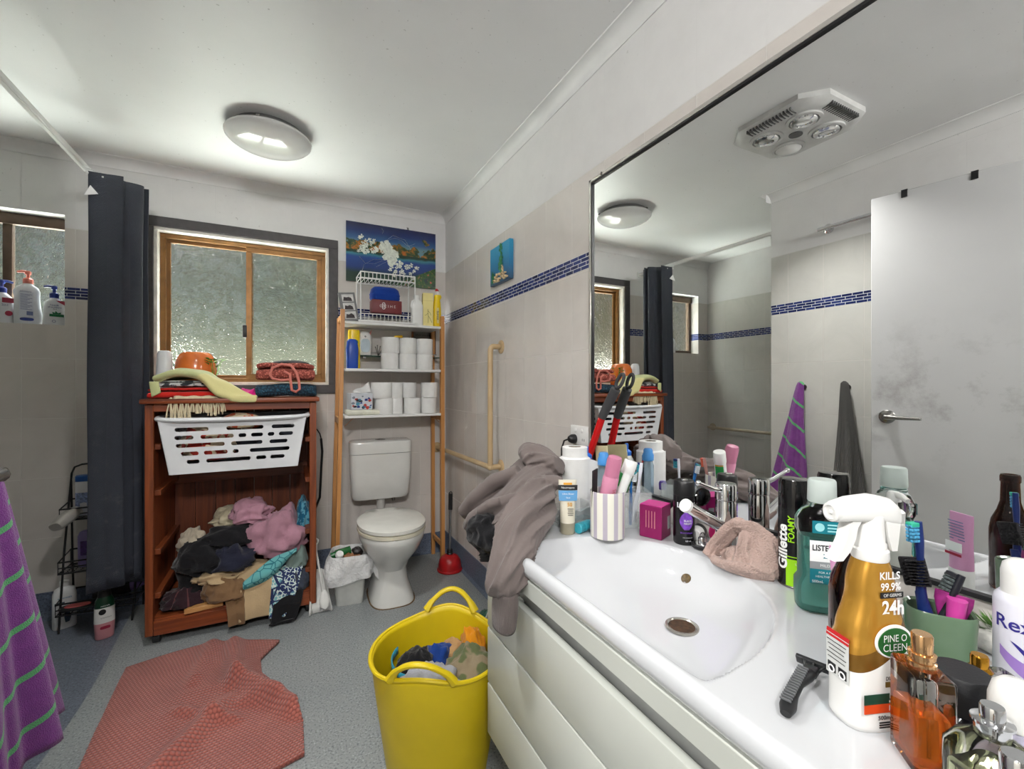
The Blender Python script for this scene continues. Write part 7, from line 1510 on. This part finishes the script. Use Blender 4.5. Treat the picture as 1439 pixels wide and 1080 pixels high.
# sunscreen and teal tube
sn_ = cream_tube('sunscreen_tube', 'white sunscreen tube with a blue label standing on its grey cap', 0.690, 1.022, 0.12, 0.146, 0.050, 0.0205, mat('sunscreen_white', (220, 214, 196), 0.35, var=0.01), mat('cap_taupe', (150, 144, 124), 0.4), 0.030)
def tubeface(z0_, z1_, m_, nm, w_=0.034):
    def rr_(z): f = (z-0.030)/0.116; return 0.0193*(1-f)**0.72+0.0022
    return part(nm, MB().grid(lambda u, v: ((u-0.5)*w_*(0.85+0.35*(z0_+(z1_-z0_)*v)/0.146), -(rr_(z0_+(z1_-z0_)*v))*math.sqrt(max(0.0, 1-(abs(u-0.5)*1.2)**2))-0.0008, z0_+(z1_-z0_)*v), 10, 6), m_, sn_)
tubeface(0.119, 0.133, M_BLK, 'black_label', 0.046); tubeface(0.091, 0.1185, mat('sky_blue_label', (100, 158, 206), 0.35, var=0.02), 'blue_label', 0.046); tubeface(0.1335, 0.139, mat('amber_label', (224, 160, 40), 0.4), 'amber_label', 0.02)
text('Neutrogena', 0.0075, PRT_W, sn_, (0, -0.0090, 0.126)); text('Ultra Sheer', 0.0070, PRT_W, sn_, (0, -0.0138, 0.110)); text('face', 0.007, PRT_W, sn_, (0, -0.0150, 0.100)); text('50', 0.0140, MATS['amber_label'], sn_, (0.004, -0.0165, 0.081), bold=0.02)
for k in range(4): part('print_line', MB().box((0.006, -0.0182-0.0004*k, 0.070-0.0055*k), (0.016-0.002*(k % 2), 0.0006, 0.0016)), PRT_K, sn_)
tt_, L = rod('teal_tube', 'small teal tube lying on its side between the sunscreen and the striped pot', 'tube', (0.708, 1.000, CZ+0.0150), (0.800, 1.030, CZ+0.0150))
TLP = mat('teal_plastic', (56, 160, 178), 0.35, var=0.03)
part('tube_body', MB().loft([(0.022, 0.0140, 0.0140), (0.05, 0.0142, 0.0138), (L, 0.017, 0.003, 3)], 26), TLP, tt_); part('tube_cap', MB().lathe([(0.0125, 0), (0.0142, 0.002), (0.0142, 0.016), (0.0128, 0.018), (0.0128, 0.022)], 28), TLP, tt_)
# paper roll
kr = thing('paper_towel_roll', 'standing roll of white paper towel at the left end of the counter', 'paper towel', (0.835, 1.195, Z))
part('paper', MB().lathe([(0.021, 0), (0.048, 0), (0.050, 0.002), (0.050, 0.170), (0.041, 0.176), (0.041, 0.206), (0.039, 0.207), (0.021, 0.207)], 48, (False, False)), PAP, kr); part('core', MB().lathe([(0.0212, 0.001), (0.0212, 0.206), (0.0195, 0.206), (0.0195, 0.001)], 30, (False, False)), mat('core_grey', (170, 162, 152), 0.8), kr)
o = part('loose_sheet', MB().grid(lambda u, v: (0.0515*math.cos(-2.6+2.0*min(u, 0.75))+max(0, u-0.75)*0.22, 0.0515*math.sin(-2.6+2.0*min(u, 0.75))-max(0, u-0.75)*0.03, 0.002+0.170*v-max(0, u-0.75)*0.10*(v-0.3)), 24, 8), PAP, kr, sharp=180)
# small bottles by the mirror
bs = B('dropper_bottle', 'clear blue bottle with a sky blue cap beside the paper roll', 'bottle', 0.905, 1.135); CAPB = mat('sky_cap', (70, 140, 206), 0.3)
part('bottle_body', MB().lathe([(0.017, 0), (0.019, 0.003), (0.019, 0.135), (0.014, 0.150), (0.011, 0.155)], 28), liquid('pale_blue_bottle', (190, 212, 228), 0.05, 1.3), bs); part('bottle_cap', MB().lathe([(0.016, 0.150), (0.019, 0.153), (0.019, 0.170), (0.0155, 0.178), (0.0155, 0.186), (0.012, 0.192)], 28), CAPB, bs)
bs = B('hand_wash_bottle', 'white bottle with a bright blue push nozzle behind the paper roll, seen in the mirror', 'bottle', 0.912, 1.235); part('bottle_body', MB().lathe([(0.022, 0), (0.024, 0.003), (0.024, 0.14), (0.017, 0.155)], 28), WHT, bs); part('bottle_nozzle', MB().lathe([(0.017, 0.154), (0.018, 0.168), (0.012, 0.174), (0.007, 0.176), (0.0065, 0.196), (0.004, 0.198)], 28), mat('bright_blue_cap', (36, 104, 200), 0.3), bs)
bs = B('red_blue_bottle', 'narrow blue bottle with a red and white band beside the red tool handle', 'bottle', 0.880, 1.272-0.10); part('bottle_body', MB().lathe([(0.012, 0), (0.0135, 0.003), (0.0135, 0.16), (0.009, 0.166)], 24), mat('deep_blue_bottle', (30, 70, 130), 0.25), bs); part('red_band', MB().lathe([(0.0137, 0.125), (0.0137, 0.143)], 24, (False, False)), mat('red_print', (180, 30, 40), 0.35), bs); part('white_band', MB().lathe([(0.0138, 0.118), (0.0138, 0.125)], 24, (False, False)), PRT_W, bs)
solo('cream_card', MB().box((0, 0, 0.10), (0.085, 0.003, 0.20), 0.001, 1), mat('cream_board', (208, 200, 160), 0.6), 'cream card leaning against the mirror behind the small bottles', 'card', (0.962, 1.200, CZ), rot=(math.radians(0), math.radians(7), math.radians(80)))
solo('purple_stopper', MB().lathe([(0.012, 0), (0.013, 0.02), (0.010, 0.028)], 22), mat('purple_plastic', (92, 66, 160), 0.35), 'small purple stopper beside the paper roll', 'stopper', (0.868, 1.105, CZ+0.055))
# loppers leaning on the mirror
rl = thing('lopper_handle', 'red tubular tool handle with a looped dark grey grip leaning on the mirror', 'tool', (0.945, 1.335, CZ+0.02))
q0, q1, q2 = Vector((0, 0, 0)), Vector((0.022, -0.118, 0.285)), Vector((0.036, -0.212, 0.430))
part('tube', MB().tube([q0, q0.lerp(q1, 0.5), q1], 0.0125, 16), mat('red_enamel', (192, 22, 24), 0.25, var=0.03), rl)
gb2 = MB().tube([q1-(q1-q0)*0.03, q1.lerp(q2, 0.3), q1.lerp(q2, 0.62)], [0.0145, 0.0165, 0.0165], 16); dv_ = (q2-q1).normalized(); sd_ = dv_.cross(Vector((1, 0, 0))).normalized(); ce = q1.lerp(q2, 0.80)
gb2.tube([ce+dv_*(0.026*math.cos(a))+sd_*(0.0125*math.sin(a)) for a in [k*PI/12 for k in range(24)]], 0.0058, 10, closed=True)
part('grip', gb2, mat('grip_grey', (62, 62, 64), 0.6), rl)
# ------------------------------------------------------------------ hoodie over the end of the counter
HO = cloth('taupe_fleece', (112, 102, 99), weave=1600, bump=0.0007, rough=0.85, var=0.05)
hb_ = MB()
def upv(u_, l_, back, k=1.0):
    "ring from an upper and a lower edge point plus a depth vector"
    u_, l_ = Vector(u_), Vector(l_); c_ = (u_+l_)*0.5; return (c_+Vector(back)*0.35, (u_-l_)*0.5*k, Vector(back))
bk_ = (0.055, 0.075, 0.0)
wtube(hb_, [upv((0.775, 1.205, 0.915), (0.715, 1.100, 0.868), (0.030, 0.03, 0)), upv((0.755, 1.235, 0.942), (0.675, 1.105, 0.845), (0.05, 0.07, 0)), upv((0.712, 1.285, 0.940), (0.615, 1.115, 0.826), bk_), upv((0.660, 1.355, 0.868), (0.572, 1.165, 0.788), bk_), upv((0.605, 1.41, 0.800), (0.535, 1.235, 0.748), (0.05, 0.06, 0)), upv((0.575, 1.45, 0.745), (0.540, 1.330, 0.712), (0.03, 0.03, 0))], 3.3, 0.40, 0.45, 2.0, 0.7, 120, 110)
wtube(hb_, [((0.700, 1.315, 0.950), (0.02, 0.02, 0.006), (0.0, 0.01, 0.016)), ((0.712, 1.285, 0.948), (0.045, 0.045, 0.0), (0.0, 0.012, 0.034)), ((0.735, 1.225, 0.942), (0.045, 0.02, -0.005), (0.0, 0.02, 0.036)), ((0.760, 1.165, 0.928), (0.030, 0.015, -0.01), (0.0, 0.012, 0.026))], 5.2, 0.28, 0.6, 1.6, 0.7, 60, 44)
wtube(hb_, [((0.625, 1.170, 0.872), (0, 0.004, 0.014), (0.008, 0.02, 0)), ((0.660, 1.135, 0.888), (0, 0.004, 0.018), (0.008, 0.02, 0)), ((0.690, 1.100, 0.896), (0, 0.004, 0.018), (0.008, 0.02, 0)), ((0.715, 1.082, 0.894), (0, 0.004, 0.016), (0.008, 0.02, 0))], 1.2, 0.14, 0.2, 1.3, 0.6, 40, 30)
# rolled hem loops at the left end
for pts, r in (([(0.600, 1.16, 0.845), (0.545, 1.215, 0.815), (0.515, 1.285, 0.762), (0.522, 1.345, 0.722), (0.555, 1.375, 0.712)], [0.016, 0.022, 0.022, 0.018, 0.014]), ([(0.655, 1.245, 0.905), (0.60, 1.31, 0.865), (0.555, 1.375, 0.800), (0.535, 1.425, 0.748), (0.555, 1.45, 0.725)], [0.02, 0.026, 0.024, 0.020, 0.016]), ([(0.560, 1.180, 0.835), (0.535, 1.205, 0.822), (0.520, 1.235, 0.800), (0.525, 1.255, 0.770), (0.545, 1.250, 0.760)], [0.013, 0.015, 0.015, 0.014, 0.012])): hb_.tube(pts, r, 18)
# sleeve over the rim
def sl(c_, d_, w_, th): d_ = Vector(d_).normalized(); s_ = d_.cross(Vector((-0.55, -0.6, 0.58))).normalized(); nn = s_.cross(d_).normalized(); return (Vector(c_), s_*w_, nn*th)
wtube(hb_, [sl((0.690, 1.130, 0.872), (-1, -0.4, -0.1), 0.034, 0.030), sl((0.640, 1.090, 0.862), (-1, -0.5, -0.2), 0.052, 0.040), sl((0.590, 1.048, 0.838), (-1, -0.5, -0.5), 0.058, 0.044), sl((0.530, 1.004, 0.803), (-0.8, -0.4, -0.7), 0.055, 0.042), sl((0.484, 0.958, 0.764), (-0.4, -0.15, -1), 0.048, 0.038), sl((0.458, 0.936, 0.724), (-0.1, 0, -1), 0.046, 0.036), sl((0.452, 0.934, 0.700), (0, 0, -1), 0.036, 0.028), sl((0.454, 0.934, 0.682), (0, 0, -1), 0.030, 0.022)], 8.4, 0.40, 0.75, 1.8, 1.1, 100, 110)
hd3 = thing('hoodie', 'taupe hooded sweatshirt draped over the left end of the counter with a sleeve hanging down', 'hoodie', (0, 0, 0))
o = part('hoodie_body', hb_, HO, hd3, sharp=180); remesh(o, 0.0036, 2)
def cuff(u, v):
    a = 2*PI*u; r = 1.0+0.05*math.sin(3*a+1); rb2 = 0.0008*math.sin(a*60)
    k = 0.0345+0.004*math.sin(PI*v)
    return (0.454+(k*0.66*r+rb2)*math.cos(a)+0.003*v, 0.932+(k*1.02*r+rb2)*math.sin(a)+0.004*(1-v), 0.612+0.088*v+0.004*math.sin(a+1))
o = part('cuff', MB().grid(cuff, 180, 14), HO, hd3, sharp=180); solid(o, 0.004)
dk = MB(); crumple(dk, (0, 0, 0), (0.052, 0.075, 0.060), 5.15, 0.30, 2.6, 60, 0.9)
rib(dk, [(0.0, -0.02, -0.02), (-0.008, -0.025, -0.055), (-0.004, -0.012, -0.085)], [0.040, 0.034, 0.022], 0.006)
o = solo('black_shorts', dk, C_BLK, 'black crumpled garment tucked under the grey hoodie at the counter end', 'clothes', (0.535, 1.225, 0.735), sharp=180); remesh(o, 0.004, 2)
